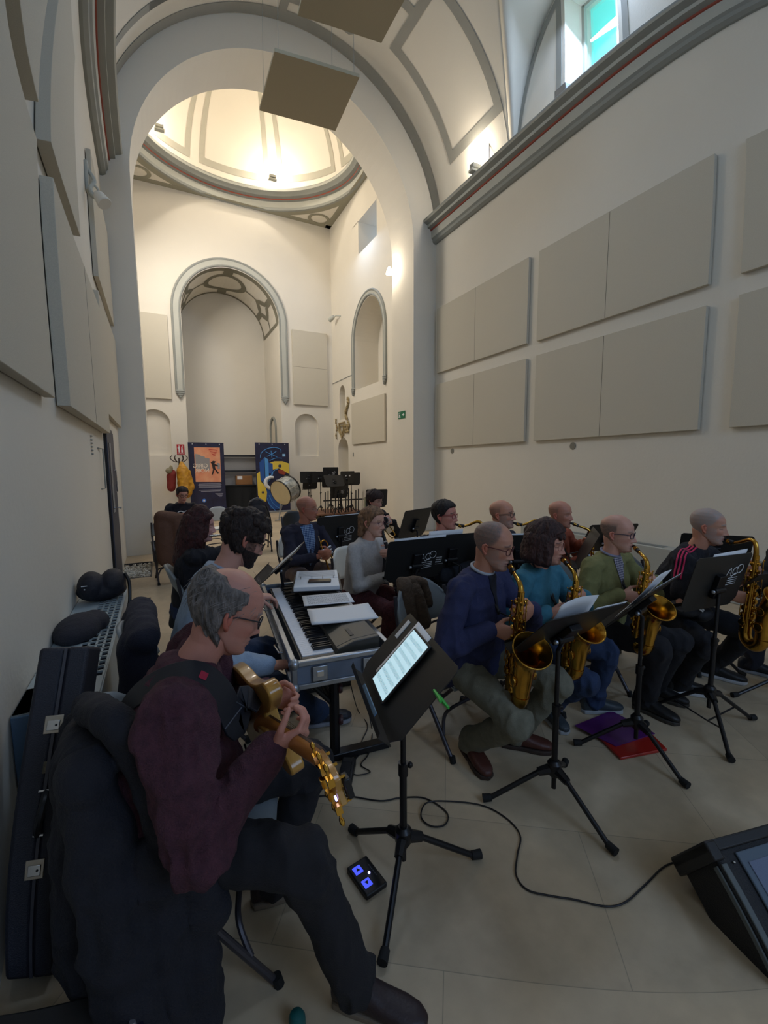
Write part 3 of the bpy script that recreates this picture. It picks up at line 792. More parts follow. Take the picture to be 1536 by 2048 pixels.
def folds(co, no, amp, sc=11, joints=()):
    """cloth folds: ridged noise, stronger near the bent joints"""
    n1 = 1-2*np.abs(vnoise(co*sc))*2; n2 = vnoise(co*sc*2.3+7)
    w = np.full(len(co), .45)
    for J, rad in joints:
        d = np.linalg.norm(co-np.array(J), axis=1); w += 1.5*np.exp(-(d/rad)**2)
    n3 = 1-np.abs(vnoise(co*np.array([sc*2.6, sc*2.6, sc*1.1])+3))*4
    return co+no*((n1*.75+n2*.6+n3*.35)*amp*1.7*w)[:, None]
def obj_from(name, co, F, mats, parent=None, origin=None, col=None, midx=None):
    off = np.array(origin if origin is not None else (parent['_o'] if parent is not None else (0, 0, 0)))
    me = bpy.data.meshes.new(name); me.from_pydata((np.asarray(co)-off).tolist(), [], F)
    for m in (mats if isinstance(mats, (list, tuple)) else [mats]): me.materials.append(m)
    if midx is not None: me.polygons.foreach_set('material_index', np.asarray(midx, 'i'))
    me.update(); me.shade_smooth()
    if col is not None:
        a = me.color_attributes.new('Col', 'FLOAT_COLOR', 'POINT'); a.data.foreach_set('color', np.c_[col, np.ones(len(col))].astype('f').ravel())
    o = bpy.data.objects.new(name, me); C.objects.link(o)
    if parent is not None: o.parent = parent
    else: o.location = off
    o['_o'] = tuple(float(v) for v in off)
    return o
def ik(A, B, l1, l2, pole):
    A = Vector(A); B = Vector(B); d = B-A; L = d.length
    if L > (l1+l2)*.985: B = A+d*((l1+l2)*.985/L); d = B-A; L = d.length
    d.normalize(); x = (l1*l1-l2*l2+L*L)/(2*L); h = math.sqrt(max(l1*l1-x*x, 0))
    p = Vector(pole); p = p-d*p.dot(d)
    p = p.normalized() if p.length > 1e-5 else d.orthogonal().normalized()
    return A+d*x+p*h, B

HT = np.array([  # z, half width, front, back
 (.000, .016, .070, .045), (.006, .028, .083, .034), (.016, .038, .088, .020), (.030, .046, .087, .004), (.045, .052, .088, -.014), (.065, .057, .088, -.046),
 (.090, .063, .087, -.076), (.115, .068, .085, -.094), (.135, .0715, .090, -.103), (.165, .0745, .087, -.107), (.190, .072, .074, -.100), (.210, .062, .054, -.084),
 (.225, .045, .030, -.058), (.233, .026, .008, -.034), (.236, .004, -.008, -.016)])
def hsec(z, k): return np.interp(z, HT[:, 0], HT[:, k])
_zz = np.linspace(0, .236, 200)
def smooth_tab(k):
    y = hsec(_zz, k); ker = np.exp(-np.linspace(-2, 2, 13)**2); ker /= ker.sum()
    yp = np.pad(y, 6, mode='edge'); ys = np.convolve(yp, ker, 'valid'); e = np.clip(np.minimum(_zz, .236-_zz)/.012, 0, 1); return ys*e+y*(1-e)
_HT = {k: smooth_tab(k) for k in (1, 2, 3)}
def hs(z, k): return np.interp(z, _zz, _HT[k])
def head_local(az, z, off=0, feat=True, P={}):
    """surface of the head; az 0 = face front, + to the person's right; z up from the chin"""
    w = hs(z, 1)+off; f = hs(z, 2)+off; b = hs(z, 3)-off
    yc = np.where(z > .06, -.004, np.interp(z, [0, .06], [.052, -.004])); yc = np.clip(yc, b+.005, f-.005)
    s, c = np.sin(az), np.cos(az)
    x = w*np.sign(s)*np.abs(s)**.86
    y = np.where(c > 0, yc+(f-yc)*np.abs(c)**.80, yc-(yc-b)*np.abs(c)**.9)
    if feat:
        fr = (c > 0.05)*np.clip(c*2.2, 0, 1); ax = np.abs(x)
        nl = P.get('nose', 1.0)
        na = np.interp(z, [.064, .069, .076, .100, .122, .136], [0, .014, .027, .018, .009, 0])*nl
        sx = np.interp(z, [.066, .074, .085, .13], [.017, .0165, .0115, .008])
        dy = na*np.exp(-(x/sx)**2)
        dy += .004*np.exp(-((ax-.016)/.006)**2-((z-.073)/.006)**2)
        dy -= .012*np.exp(-((ax-.033)/.017)**2-((z-.118)/.011)**2)
        dy += .0085*np.exp(-((ax-.033)/.0115)**2-((z-.1165)/.0085)**2)
        dy += .0045*np.exp(-((ax-.030)/.02)**2-((z-.137)/.007)**2)
        dy += .0065*np.exp(-(x/.021)**2-((z-.0525)/.0045)**2)+.007*np.exp(-(x/.018)**2-((z-.0415)/.005)**2)-.004*np.exp(-(x/.022)**2-((z-.0472)/.0022)**2)
        dy -= .003*np.exp(-(x/.02)**2-((z-.030)/.006)**2)
        dy += .005*np.exp(-(x/.02)**2-((z-.012)/.012)**2)
        dy += .005*np.exp(-((ax-.043)/.017)**2-((z-.088)/.016)**2)
        dy -= .002*np.exp(-((ax-.030-.25*(.075-z))/.005)**2)*((z > .045)&(z < .078))
        y = y+dy*fr
    return x, y, z
HAIRL = {  # hairline height by angle from the front (degrees)
 'full': ([0, 40, 62, 78, 92, 110, 180], [.183, .180, .160, .125, .108, .055, .030]),
 'fringe': ([0, 40, 62, 78, 92, 110, 180], [.158, .158, .150, .115, .100, .040, .020]),
 'recede': ([0, 30, 55, 68, 80, 92, 110, 180], [.218, .214, .190, .155, .125, .108, .055, .030]),
 'guit': ([0, 72, 78, 84, 90, 98, 112, 180], [.30, .30, .224, .150, .122, .100, .045, .005]),
 'bald': ([0, 60, 75, 85, 95, 110, 180], [.30, .30, .30, .125, .108, .060, .035]),
 'back': ([0, 45, 75, 90, 100, 120, 180], [.30, .30, .23, .150, .105, .055, .02])}
def hmask(style, az, z, soft=.006):
    a, h = HAIRL[style]; d = np.degrees(np.abs(az)); hl = np.interp(d, a, h)
    m = np.clip((z-hl)/soft, 0, 1)
    if style == 'bald': m = m*np.clip((.186-z)/.02, 0, 1)*np.clip((d-72)/10, 0, 1)
    if style == 'guit': m = m*np.clip((.196-z)/.015+np.clip((d-108)/22, 0, 1)*1.4, 0, 1)
    if style == 'back': m = m*np.clip((.205-z)/.02+np.clip((d-110)/25, 0, 1)*.9, 0, 1)
    return m
def lin(c): return np.array(s2l(c)[:3])
M_SKIN = mat('skin', (200, 150, 125), .5, attr=True, sss=.12, bump=.12, bscale=420, spec=.4)
M_HAIR = {}
def hairmat(c):
    k = 'hair_%d_%d_%d' % c
    return mat(k, c, .55, nscale=60, col2=tuple(int(v*.62) for v in c), bump=.8, bscale=150, stretch=(1, 1, .35), spec=.35)
def hand(m, Wp, d, n, s, curl=.45, k=1.0, spread=.06):
    """d towards the fingers, n palm normal, s towards the thumb side"""
    d = Vector(d).normalized(); n = Vector(n); n = (n-d*n.dot(d)).normalized(); s = Vector(s); s = (s-d*s.dot(d)-n*s.dot(n)).normalized()
    Wp = Vector(Wp)
    loft(m, [(Wp-d*.015*k, s*.024*k, n*.019*k), (Wp+d*.02*k, s*.033*k, n*.018*k), (Wp+d*.055*k, s*.041*k, n*.016*k), (Wp+d*.085*k, s*.041*k, n*.013*k)], 14)
    for i, (o, L, r) in enumerate(((.030, .072, .0088), (.0105, .080, .0090), (-.010, .074, .0086), (-.029, .058, .0076))):
        p = Wp+d*(.082-.004*abs(i-1.2))*k+s*o*k; a = 0; dd = d+s*(o*spread*14); dd.normalize()
        for f, b in ((.44, 1.0), (.31, 1.15), (.25, .8)):
            a += curl*b*(1+.06*i); v = dd*math.cos(a)+n*math.sin(a); q = p+v*L*f*k; cap(m, p, q, r*k, r*.92*k, 8); p = q
    p = Wp+d*.018*k+s*.026*k+n*.004*k; v = (d*.62+s*.72+n*.30).normalized(); q = p+v*.042*k; cap(m, p, q, .0125*k, .0108*k, 8)
    v2 = (d*.80+s*.18+n*(.35+.5*curl)).normalized(); q2 = q+v2*.030*k; cap(m, q, q2, .0105*k, .0095*k, 8)
    v3 = (d*.72-s*.05+n*(.55+.5*curl)).normalized(); cap(m, q2, q2+v3*.022*k, .0095*k, .008*k, 8)

def person(label, hip, phi, lean=.12, side=0.0, chest=None, head=None, hpitch=0.0, hroll=0.0, sc=1.0, hz=.52, group=None,
           feet=None, splay=(.12, .12), hands=None, poles=(None, None), skin=(196, 148, 124), top=None, topcol=None, bottom=(60, 60, 66),
           hair=None, haircol=(70, 50, 40), hairth=.012, beard=None, glasses=None, build=1.0, shoes=(40, 30, 30), sole=(60, 56, 50), vox=.0055, hcurl=(.5, .5),
           sleeve=1.0, hdir=(None, None), hnorm=(None, None), topmat=None, botmat=None, brow=None, lipc=(150, 84, 78), stub=None, neckfwd=.045, collar=None, vcloth=None, P={}, eyes=None, baggy=.012, armk=1.0, armw=1.0):
    """a seated person: one continuous body mesh, with clothing, hair and glasses as its children"""
    chest = phi if chest is None else chest; head = chest if head is None else head
    fp = V(math.cos(phi), math.sin(phi), 0); rp = V(fp.y, -fp.x, 0)
    fc = V(math.cos(chest), math.sin(chest), 0); rc = V(fc.y, -fc.x, 0)
    u = V(0, 0, 1); h = V(hip[0], hip[1], hz)
    t = (u+fc*math.tan(lean)+rc*math.tan(side)).normalized()
    T = .485*sc; N = h+t*T
    cf = (fc-t*fc.dot(t)).normalized()
    Sh = [h+t*(T*.865)+rc*.172*sc*build**.5+fc*.01, h+t*(T*.865)-rc*.172*sc*build**.5+fc*.01]
    # head frame
    fh = V(math.cos(head), math.sin(head), 0); rh = V(fh.y, -fh.x, 0)
    F = fh*math.cos(hpitch)+u*math.sin(hpitch); U = rh.cross(F)
    Rr = rh*math.cos(hroll)+U*math.sin(hroll); U = Rr.cross(F); hk = sc*1.0
    O = N+t*.035*sc+(fc*.5+F*.5)*neckfwd
    def HL(x, y, z): return O+(Rr*x+F*y+U*z)*hk
    # ---- limbs
    UA, FA, TH, SK = .285*sc*armk, .255*sc*armk, .43*sc, .425*sc
    arms = []
    for i, sg in enumerate((1, -1)):
        S = Sh[i]
        if hands and hands[i] is not None: tgt = Vector(hands[i])
        else: tgt = h+fp*.35+rp*.12*sg+u*.08
        pole = poles[i] if poles[i] is not None else (rc*sg*.8-u*.8-fc*.3)
        E, Wr = ik(S, tgt, UA, FA, pole)
        arms.append((S, E, Wr))
    legs = []
    for i, sg in enumerate((1, -1)):
        Hj = h+rp*.088*sg*sc
        a = phi-sg*splay[i]
        if feet and feet[i] is not None: A = V(feet[i][0], feet[i][1], .085+(feet[i][3] if len(feet[i]) > 3 else 0)); fa = feet[i][2]
        else:
            A = Hj+V(math.cos(a), math.sin(a), 0)*.42; A.z = .085; fa = a
        K, A = ik(Hj, A, TH, SK, V(math.cos(a), math.sin(a), .9))
        legs.append((Hj, K, A, fa))
    # ---- body: one skin
    m = MB()
    cap(m, h, h+t*T*.8, .085*sc, .09*sc); cap(m, h+t*T*.8, N-t*.02, .08*sc, .05*sc)
    cap(m, N-t*.05*sc, HL(0, -.012, .045), .054*sc*build**.3, .052*sc, 18); cap(m, HL(0, -.02, .03), HL(0, -.03, .09), .052*hk, .055*hk)
    cap(m, HL(0, .045, .012), HL(0, -.0, .03), .022*hk, .04*hk)
    for (S, E, Wr), dd, nn, sg, cu in zip(arms, hdir, hnorm, (1, -1), hcurl):
        cap(m, N-t*.06, S, .045, .045*sc); cap(m, S, E, .040*sc, .036*sc); cap(m, E, Wr, .036*sc, .0245*sc)
        d = Vector(dd) if dd is not None else (Wr-E).normalized()*.8+fc*.3
        n = Vector(nn) if nn is not None else -rc*sg
        s = Vector(d).cross(n) if sg > 0 else Vector(n).cross(d)
        hand(m, Wr+d.normalized()*.008, d, n, s, cu, .98*sc)
    for Hj, K, A, fa in legs: cap(m, h, Hj, .08, .07); cap(m, Hj, K, .065*sc, .050*sc); cap(m, K, A, .048*sc, .034*sc)
    co, Fc, no = remesh(m, vox, 4)
    # head surface
    az = np.linspace(-1, 1, 97)[:-1]; az = PI*np.sign(az)*np.abs(az)**1.35; zz = np.concatenate([[0.0005], np.linspace(.003, .232, 88), [.2358]])
    A2, Z2 = np.meshgrid(az, zz); x, y, z = head_local(A2.ravel(), Z2.ravel(), P=P)
    hv = np.array(O)[None]+hk*(x[:, None]*np.array(Rr)+y[:, None]*np.array(F)+z[:, None]*np.array(U))
    na_, nz_ = len(az), len(zz)
    hf = [(i*na_+j, i*na_+(j+1) % na_, (i+1)*na_+(j+1) % na_, (i+1)*na_+j) for i in range(nz_-1) for j in range(na_)]
    hf += [tuple(range(na_-1, -1, -1)), tuple((nz_-1)*na_+j for j in range(na_))]
    me = MB()
    for sg in (1, -1):   # ears
        b = len(me.v); me.tube([(sg*.073, -.004, .088), (sg*.078, -.006, .082), (sg*.084, -.014, .092), (sg*.088, -.022, .110), (sg*.088, -.022, .124), (sg*.084, -.012, .131), (sg*.077, -.002, .124)], [.006, .0075, .006, .0055, .0055, .005, .004], 8)
        me.sphere((sg*.078, -.010, .106), .018, 10, 8, (.35, .62, 1.15))
    ev = np.array(me.v); ev = np.array(O)[None]+hk*(ev[:, :1]*np.array(Rr)+ev[:, 1:2]*np.array(F)+ev[:, 2:]*np.array(U))
    sk = lin(skin); ax = np.abs(x); front = np.clip(np.cos(A2.ravel())*3-.1, 0, 1)
    hc = np.tile(sk, (len(x), 1))*(1+.10*vnoise(np.c_[x, y, z]*40)[:, None])
    def mixc(msk, c, k=1.0):
        c = lin(c); msk = np.clip(msk*k, 0, 1)[:, None]; hc[:] = hc*(1-msk)+c*msk
    g = lambda a, b: np.exp(-(a)**2-(b)**2)
    red = tuple(int(v) for v in (min(255, skin[0]*1.0), skin[1]*.83, skin[2]*.80))
    mixc(g((ax-.045)/.02, (z-.08)/.02)*front, red, .45); mixc(g(x/.014, (z-.078)/.012)*front, red, .5); mixc((z > .15)*front*.25, red, .6)
    mixc(front*g(x/.023, (z-.047)/.0085), lipc, 1.1); mixc(front*(ax < .021)*np.exp(-((z-.0472)/.0016)**2), (70, 32, 30), .8)
    bc = brow or haircol
    mixc(front*np.exp(-((z-(.1425+.004*np.cos(ax*60)))/.0042)**2)*((ax > .012)&(ax < .052)), bc, .85)
    if eyes: 
        mixc(front*g((ax-.033)/.011, (z-.1165)/.004), (214, 206, 200), 1.3); mixc(front*g((ax-.033)/.0052, (z-.1165)/.0048), eyes, 1.6)
    mixc(front*np.exp(-((z-(.1205 if eyes else .1125))/.0018)**2)*((ax > .020)&(ax < .047)), (52, 36, 32), .9)
    mixc(front*g((ax-.033)/.015, (z-.108)/.004), tuple(int(v*.8) for v in skin), .4)
    if beard:
        bcol, bk = beard
        bm = np.clip((.078-z)/.012, 0, 1)*(np.degrees(np.abs(A2.ravel())) < 95)*(1-front*g(x/.02, (z-.047)/.006))
        bm = np.maximum(bm, np.clip((.125-z)/.02, 0, 1)*((np.degrees(np.abs(A2.ravel())) > 58)&(np.degrees(np.abs(A2.ravel())) < 88)))
        mixc(bm*(.75+.8*vnoise(np.c_[x, y, z]*160)), bcol, bk)
    if stub:   # closely cropped hair
        st, scol, skk = stub
        mixc(hmask(st, A2.ravel(), Z2.ravel(), .02)*(.85+.5*vnoise(np.c_[x, y, z]*200)), scol, skk)
    allv = np.concatenate([co, hv, ev]); n0 = len(co); n1 = n0+len(hv)
    AF = Fc+[tuple(i+n0 for i in f) for f in hf]+[tuple(i+n1 for i in f) for f in me.f]
    bodyc = np.tile(sk*np.array([1.0, .94, .92]), (len(co), 1))*(1+.12*vnoise(co*25)[:, None])
    body = obj_from('person', allv, AF, M_SKIN, origin=(h.x, h.y, 0), col=np.concatenate([bodyc, hc, np.tile(lin(red)*.95, (len(ev), 1))]))
    tag(body, label, 'person', group)
    if beard and beard[1] > .9:
        k = 60; a_ = np.linspace(-95, 95, 61)*PI/180; z_ = np.linspace(.0, .082, 30)
        A3, Z3 = np.meshgrid(a_, z_); mk = np.clip((.078-Z3)/.012, 0, 1)*(1-np.exp(-(np.degrees(A3)/16)**2-((Z3-.047)/.009)**2))*np.clip((95-np.degrees(np.abs(A3)))/10, 0, 1)
        mk = mk.ravel(); bx, by, bz = head_local(A3.ravel(), Z3.ravel(), off=0, P=P); th = .007*mk-.004*(1-mk)+.004*mk*vnoise(np.c_[bx, by, bz]*120)
        rr_ = np.c_[bx, by-.0, bz*0]; rl = np.linalg.norm(rr_, axis=1)[:, None]+1e-6; q = np.c_[bx, by, bz]+rr_/rl*th[:, None]-np.array([0, 0, 1])[None]*(th*np.clip((.03-bz)/.03, 0, 1))[:, None]
        q = np.array(O)[None]+hk*(q[:, :1]*np.array(Rr)+q[:, 1:2]*np.array(F)+q[:, 2:]*np.array(U))
        obj_from('beard', q, [(i*61+j, i*61+j+1, (i+1)*61+j+1, (i+1)*61+j) for i in range(29) for j in range(60)], hairmat(beard[0]), body)
    # ---- hair
    if hair:
        na2, nz2 = 120, 80
        aa = np.linspace(-PI, PI, na2+1)[:-1]; z3 = np.linspace(.02, .2358, nz2); A4, Z4 = np.meshgrid(aa, z3); A4 = A4.ravel(); Z4 = Z4.ravel()
        mk = hmask(hair, A4, Z4); x1, y1, zz1 = head_local(A4, Z4, off=0, feat=False)
        n_ = np.c_[x1, y1+.01, (zz1-.13)*1.0]; n_ /= np.linalg.norm(n_, axis=1)[:, None]
        sn = vnoise(np.c_[A4*9, Z4*18, A4*0]); s2 = vnoise(np.c_[A4*26, Z4*30, A4*0+3])
        s3_ = vnoise(np.c_[A4*60, Z4*45, A4*0+9])
        th = hairth*(1+.40*sn+.32*s2+.30*s3_)*mk-.006*(1-mk)
        if hairth > .02: th = th*(.75+.25*np.clip((Z4-.05)/.12, 0, 1))
        q = np.c_[x1, y1, zz1]+n_*th[:, None]
        q = np.array(O)[None]+hk*(q[:, :1]*np.array(Rr)+q[:, 1:2]*np.array(F)+q[:, 2:]*np.array(U))
        f_ = [(i*na2+j, i*na2+(j+1) % na2, (i+1)*na2+(j+1) % na2, (i+1)*na2+j) for i in range(nz2-1) for j in range(na2)]+[tuple((nz2-1)*na2+j for j in range(na2))]
        ho = obj_from('hair', q, f_, hairmat(haircol), body)
    # ---- glasses
    if glasses:
        gm = MB(); ey = .094
        for sg in (1, -1):
            pts = [HL(sg*(.031+.0225*math.copysign(abs(math.cos(a))**.8, math.cos(a))), ey+.002-.30*max(abs(.031+.0225*math.cos(a))-.02, 0), .114+.0175*math.copysign(abs(math.sin(a))**.8, math.sin(a))) for a in np.linspace(0, 2*PI, 25)[:-1]]
            gm.tube(pts, .0023 if glasses[1] else .0012, 6, closed=True)
            gm.tube([HL(sg*.0535, ey-.008, .120), HL(sg*.068, .062, .122), HL(sg*.077, .01, .121), HL(sg*.080, -.012, .112)], .0022 if glasses[1] else .0012, 6)
        gm.tube([HL(.009, ey+.002, .117), HL(0, ey+.006, .119), HL(-.009, ey+.002, .117)], .0014, 6)
        go = gm.build('glasses', mat('frame_%d_%d_%d' % glasses[0], glasses[0], .3), body)
        lm_ = MB()
        for sg in (1, -1):
            lm_.add([HL(sg*(.031+.0215*math.cos(a)), ey-.30*max(abs(.031+.0225*math.cos(a))-.02, 0), .114+.0175*math.sin(a)) for a in np.linspace(0, 2*PI, 21)[:-1]], [tuple(range(20))])
        lm_.build('lens', M_LENS, go)
    # ---- clothing
    bs = build
    def torso(m, inf):
        K = [(-.105, .158, .120, .0), (-.05, .172*bs**.5, .128*bs, .01), (.06, .160*bs**.7, .122*bs, .012*bs), (.16, .158*bs**.6, .120*bs, .014), (.26, .166*bs**.4, .118*bs**.6, .008), (.35, .168, .106, 0), (.41, .158, .086, -.006), (.452, .115, .066, -.004), (.487, .066, .060, 0)]
        secs = []
        for s_, a, b, o in K:
            k = min(max(s_/.3, 0), 1); r_ = (rp*(1-k)+rc*k).normalized(); f_ = (fp*(1-k)+cf*k).normalized()
            secs.append((h+t*s_*sc+f_*o, r_*(a+inf)*sc, f_*(b+inf)*sc))
        loft(m, secs)
    tm = topmat or mat('cloth_%d_%d_%d' % topcol, topcol, .9, nscale=30, namt=.12, bump=.35, bscale=260)
    m = MB(); torso(m, .012)
    js = []
    for i, (S, E, Wr) in enumerate(arms):
        sl = sleeve if not hasattr(sleeve, '__len__') else sleeve[i]
        cap(m, N-t*.058*sc, S, .052*sc, .060*sc*armw**.5); cap(m, S, E, .060*sc*bs**.3*armw, .050*sc*bs**.2*armw)
        if sl > .5:
            e2 = E.lerp(Wr, (sl-.5)*2*.97); cap(m, E, e2, .052*sc*bs**.2*armw, .038*sc+.003)
        else:
            m.v = m.v[:-140]; m.f = [f for f in m.f if max(f) < len(m.v)]; m.m = m.m[:len(m.f)]
            e2 = S.lerp(E, sl*2); cap(m, S, e2, .062*sc*bs**.3, .062*sc)
        js.append((E, .11)); js.append((S, .12))
    js.append((h+fp*.1+t*.06, .16))
    co, Fc, no = remesh(m, vcloth or max(vox*1.3, .007), 5)
    co = folds(co, no, baggy*.55, 11, js)
    top_o = obj_from(top or 'sweater', co, Fc, tm, body)
    if collar:
        cm = MB(); cn = N+t*.022*sc
        pts = [cn+(rc*math.cos(a)*.058+cf*(math.sin(a)*.056+.012)+t*(-.012*math.sin(a)))*sc for a in np.linspace(0, 2*PI, 25)[:-1]]
        cm.tube(pts, .008, 8, closed=True); cm.build('collar', mat('cloth_%d_%d_%d' % collar, collar, .9, bump=.3, bscale=260), top_o)
    bm_ = botmat or mat('trouser_%d_%d_%d' % bottom, bottom, .9, nscale=40, namt=.15, bump=.35, bscale=300)
    m = MB(); js = []
    loft(m, [(h-u*.085+fp*.02, rp*.150*sc, fp*.12*sc), (h-u*.02, rp*.172*sc, fp*.135*sc*bs), (h+u*.06, rp*.160*sc*bs**.5, fp*.115*sc*bs)])
    for Hj, K, A, fa in legs:
        cap(m, Hj, K, .086*sc, .068*sc, 18); cap(m, K, A+u*.0, .067*sc, .054*sc, 18); js += [(K, .12), (A, .10), (Hj+fp*.05, .13)]
    co, Fc, no = remesh(m, vcloth or max(vox*1.3, .007), 5)
    co = folds(co, no, .007, 10, js)
    obj_from('trousers', co, Fc, bm_, body)
    # ---- shoes
    for Hj, K, A, fa in legs:
        fd = V(math.cos(fa), math.sin(fa), 0); rd = V(fd.y, -fd.x, 0); b0 = V(A.x, A.y, A.z-.085)
        m = MB(); S_ = []
        for y_, w_, z_ in ((-.075, .026, .075), (-.06, .034, .09), (-.02, .037, .10), (.03, .038, .088), (.08, .043, .066), (.13, .045, .052), (.17, .038, .042), (.192, .022, .030)):
            S_.append((b0+fd*y_*sc+u*(z_/2+.018), rd*w_*sc, u*(z_/2)))
        loft(m, S_, 18); cap(m, b0+u*.10-fd*.018, b0+u*.075-fd*.01, .043*sc, .045*sc)
        co, Fc, no = remesh(m, max(vox, .005), 4)
        so = obj_from('shoe', co, Fc, shoemat(shoes), body)
        m = MB()
        pr = [(-.082, .0), (-.07, .03), (-.02, .036), (.04, .036), (.09, .046), (.14, .047), (.18, .036), (.20, .0)]
        poly = [(w, y_) for y_, w in pr]+[(-w, y_) for y_, w in reversed(pr[1:-1])]
        m.prism([(p[0]*sc, p[1]*sc) for p in poly], .024, Matrix(((rd.x, fd.x, 0, b0.x), (rd.y, fd.y, 0, b0.y), (0, 0, 1, b0.z+.001), (0, 0, 0, 1))))
        m.build('sole', mat('sole_%d_%d_%d' % sole, sole, .7), so, smooth=False, bevel=.006)
        m = MB()
        for q in range(4):
            c_ = b0+fd*(.045+.022*q)+u*(.094-.011*q); m.tube([c_+rd*.020, c_+u*.003, c_-rd*.020], .0028, 6)
        m.build('laces', mat('laces_%d' % shoes[0], tuple(min(255, v+26) for v in shoes), .8), so)
    return dict(o=body, N=N, h=h, t=t, fc=fc, rc=rc, fp=fp, rp=rp, arms=arms, legs=legs, HL=HL, mouth=HL(0, .098, .047), F=F, U=U, R=Rr, cf=cf, top=top_o)
def shoemat(c): return mat('shoe_%d_%d_%d' % c, c, .5, nscale=20, namt=.15, bump=.15, bscale=120)
M_LENS = bpy.data.materials.new('spectacle_lens'); M_LENS.use_nodes = True
_b = M_LENS.node_tree.nodes['Principled BSDF']; _b.inputs['Transmission Weight'].default_value = 1; _b.inputs['Roughness'].default_value = .02; _b.inputs['IOR'].default_value = 1.03; _b.inputs['Base Color'].default_value = (1, 1, 1, 1); _b.inputs['Alpha'].default_value = .25
# ================================================================== FURNITURE, STANDS AND INSTRUMENTS
def folding_chair(x, y, phi, label, seatcol=None, group=None, sc=1.0):
    """folding chair, facing phi; local frame: +x forwards"""
    t = lthing('folding_chair', label, 'chair', (x, y, 0), phi, group)
    pm = seatcol or M_CHAIR
    m = MB()   # seat: shallow dished panel
    def seat(u, v):
        X = -.19+.40*u; Y = -.205+.41*v; e = max(abs(2*u-1), abs(2*v-1))
        return (X, Y*(1-.08*(1-u)), .452-.012*math.cos((2*v-1)*1.4)-.03*max(0, u-.86)/.14)
    m.grid(seat, 12, 12); b = len(m.v); m.grid(lambda u, v: tuple(Vector(seat(u, v))-Vector((0, 0, .018))), 12, 12)
    o = m.build('seat', pm, t); s = o.modifiers.new('s', 'SOLIDIFY'); s.thickness = .006
    m = MB()   # curved backrest panel with a rounded outline
    def back(u, v, dx=0):
        a = (2*u-1); zz = v
        wid = .215*(1-.0*v)*(1-.25*max(0, v-.6)**2/.16*.5)
        Y = a*wid; lo = .60+.02*a*a; hi = .865-.10*abs(a)**3.2
        Z = lo+(hi-lo)*zz; X = -.215-.085*(Z-.6)/.26+.05*a*a*-1*-1-.05+dx
        return (X, Y, Z)
    m.grid(lambda u, v: back(u, v), 20, 8)
    o = m.build('backrest', pm, t); s = o.modifiers.new('s', 'SOLIDIFY'); s.thickness = .02; s.offset = 0
    for sy in (-1, 1):
        m = MB(); m.tube(bez([(-.28, sy*.21, .80), (-.235, sy*.215, .60), (-.08, sy*.215, .40), (.20, sy*.215, .02)], 5), .0125, 10); m.build('front_leg', M_TUBE, t)
        m = MB(); m.tube([(.12, sy*.19, .435), (-.27, sy*.19, .02)], .0125, 10); m.build('rear_leg', M_TUBE, t)
        for px_, yy in ((.205, .215), (-.275, .19)):
            m = MB(); m.tube([(px_, sy*yy, .035), (px_+(.008 if px_ > 0 else -.008), sy*yy, .001)], .017, 10); m.build('rubber_foot', M_RUB, t)
    m = MB(); m.tube(bez([(.135, -.21, .12), (.10, -.17, .19), (.09, -.10, .215), (.09, .10, .215), (.10, .17, .19), (.135, .21, .12)], 4), .010, 8); m.build('stretcher', M_TUBE, t)
    m = MB(); m.tube(bez([(-.19, -.185, .10), (-.16, -.14, .16), (-.16, .14, .16), (-.19, .185, .10)], 4), .010, 8); m.build('stretcher', M_TUBE, t)
    return t

def agocurve(m, M_, s=1.0, pw=.0022, mirror=1):
    """the band's emblem: a looped signature over five staves, in the desk plane (x right, z up)"""
    def P(a, b): return M_ @ Vector((a*s*mirror, 0, b*s))
    m.tube([P(a, b) for a, b in [(-.075, -.02), (-.055, .03), (-.045, .04), (-.036, .02), (-.030, -.01), (-.018, -.018), (-.004, -.008), (.012, .004)]], pw, 6)
    m.tube([P(-.05, .008), P(-.032, .006)], pw, 6)
    m.tube([P(.004+.025*math.cos(a), .018+.025*math.sin(a)) for a in np.linspace(.6, 5.9, 20)], pw, 6)
    m.tube([P(.040+.027*math.cos(a), .030+.029*math.sin(a)) for a in np.linspace(0, 2*PI, 22)], pw, 6)
    for k in range(4): m.tube([P(-.072-.004*k, -.030-.016*k), P(.040, -.026-.014*k)], pw*.8, 6)
def textobj(name, s, size, M_, matr, parent, mirror=False, ext=.0006, align='LEFT'):
    cu = bpy.data.curves.new(name, 'FONT'); cu.body = s; cu.size = size; cu.extrude = ext; cu.align_x = align
    o = bpy.data.objects.new(name, cu); C.objects.link(o)
    dg = bpy.context.evaluated_depsgraph_get(); me = bpy.data.meshes.new_from_object(o.evaluated_get(dg)); bpy.data.objects.remove(o)
    me.transform(M_ @ Matrix.Diagonal((-1 if mirror else 1, 1, 1, 1)))
    po = Vector(parent['_o']); me.transform(Matrix.Translation(-po)); me.materials.clear(); me.materials.append(matr)
    o = bpy.data.objects.new(name, me); C.objects.link(o); o.parent = parent; o['_o'] = tuple(po); return o

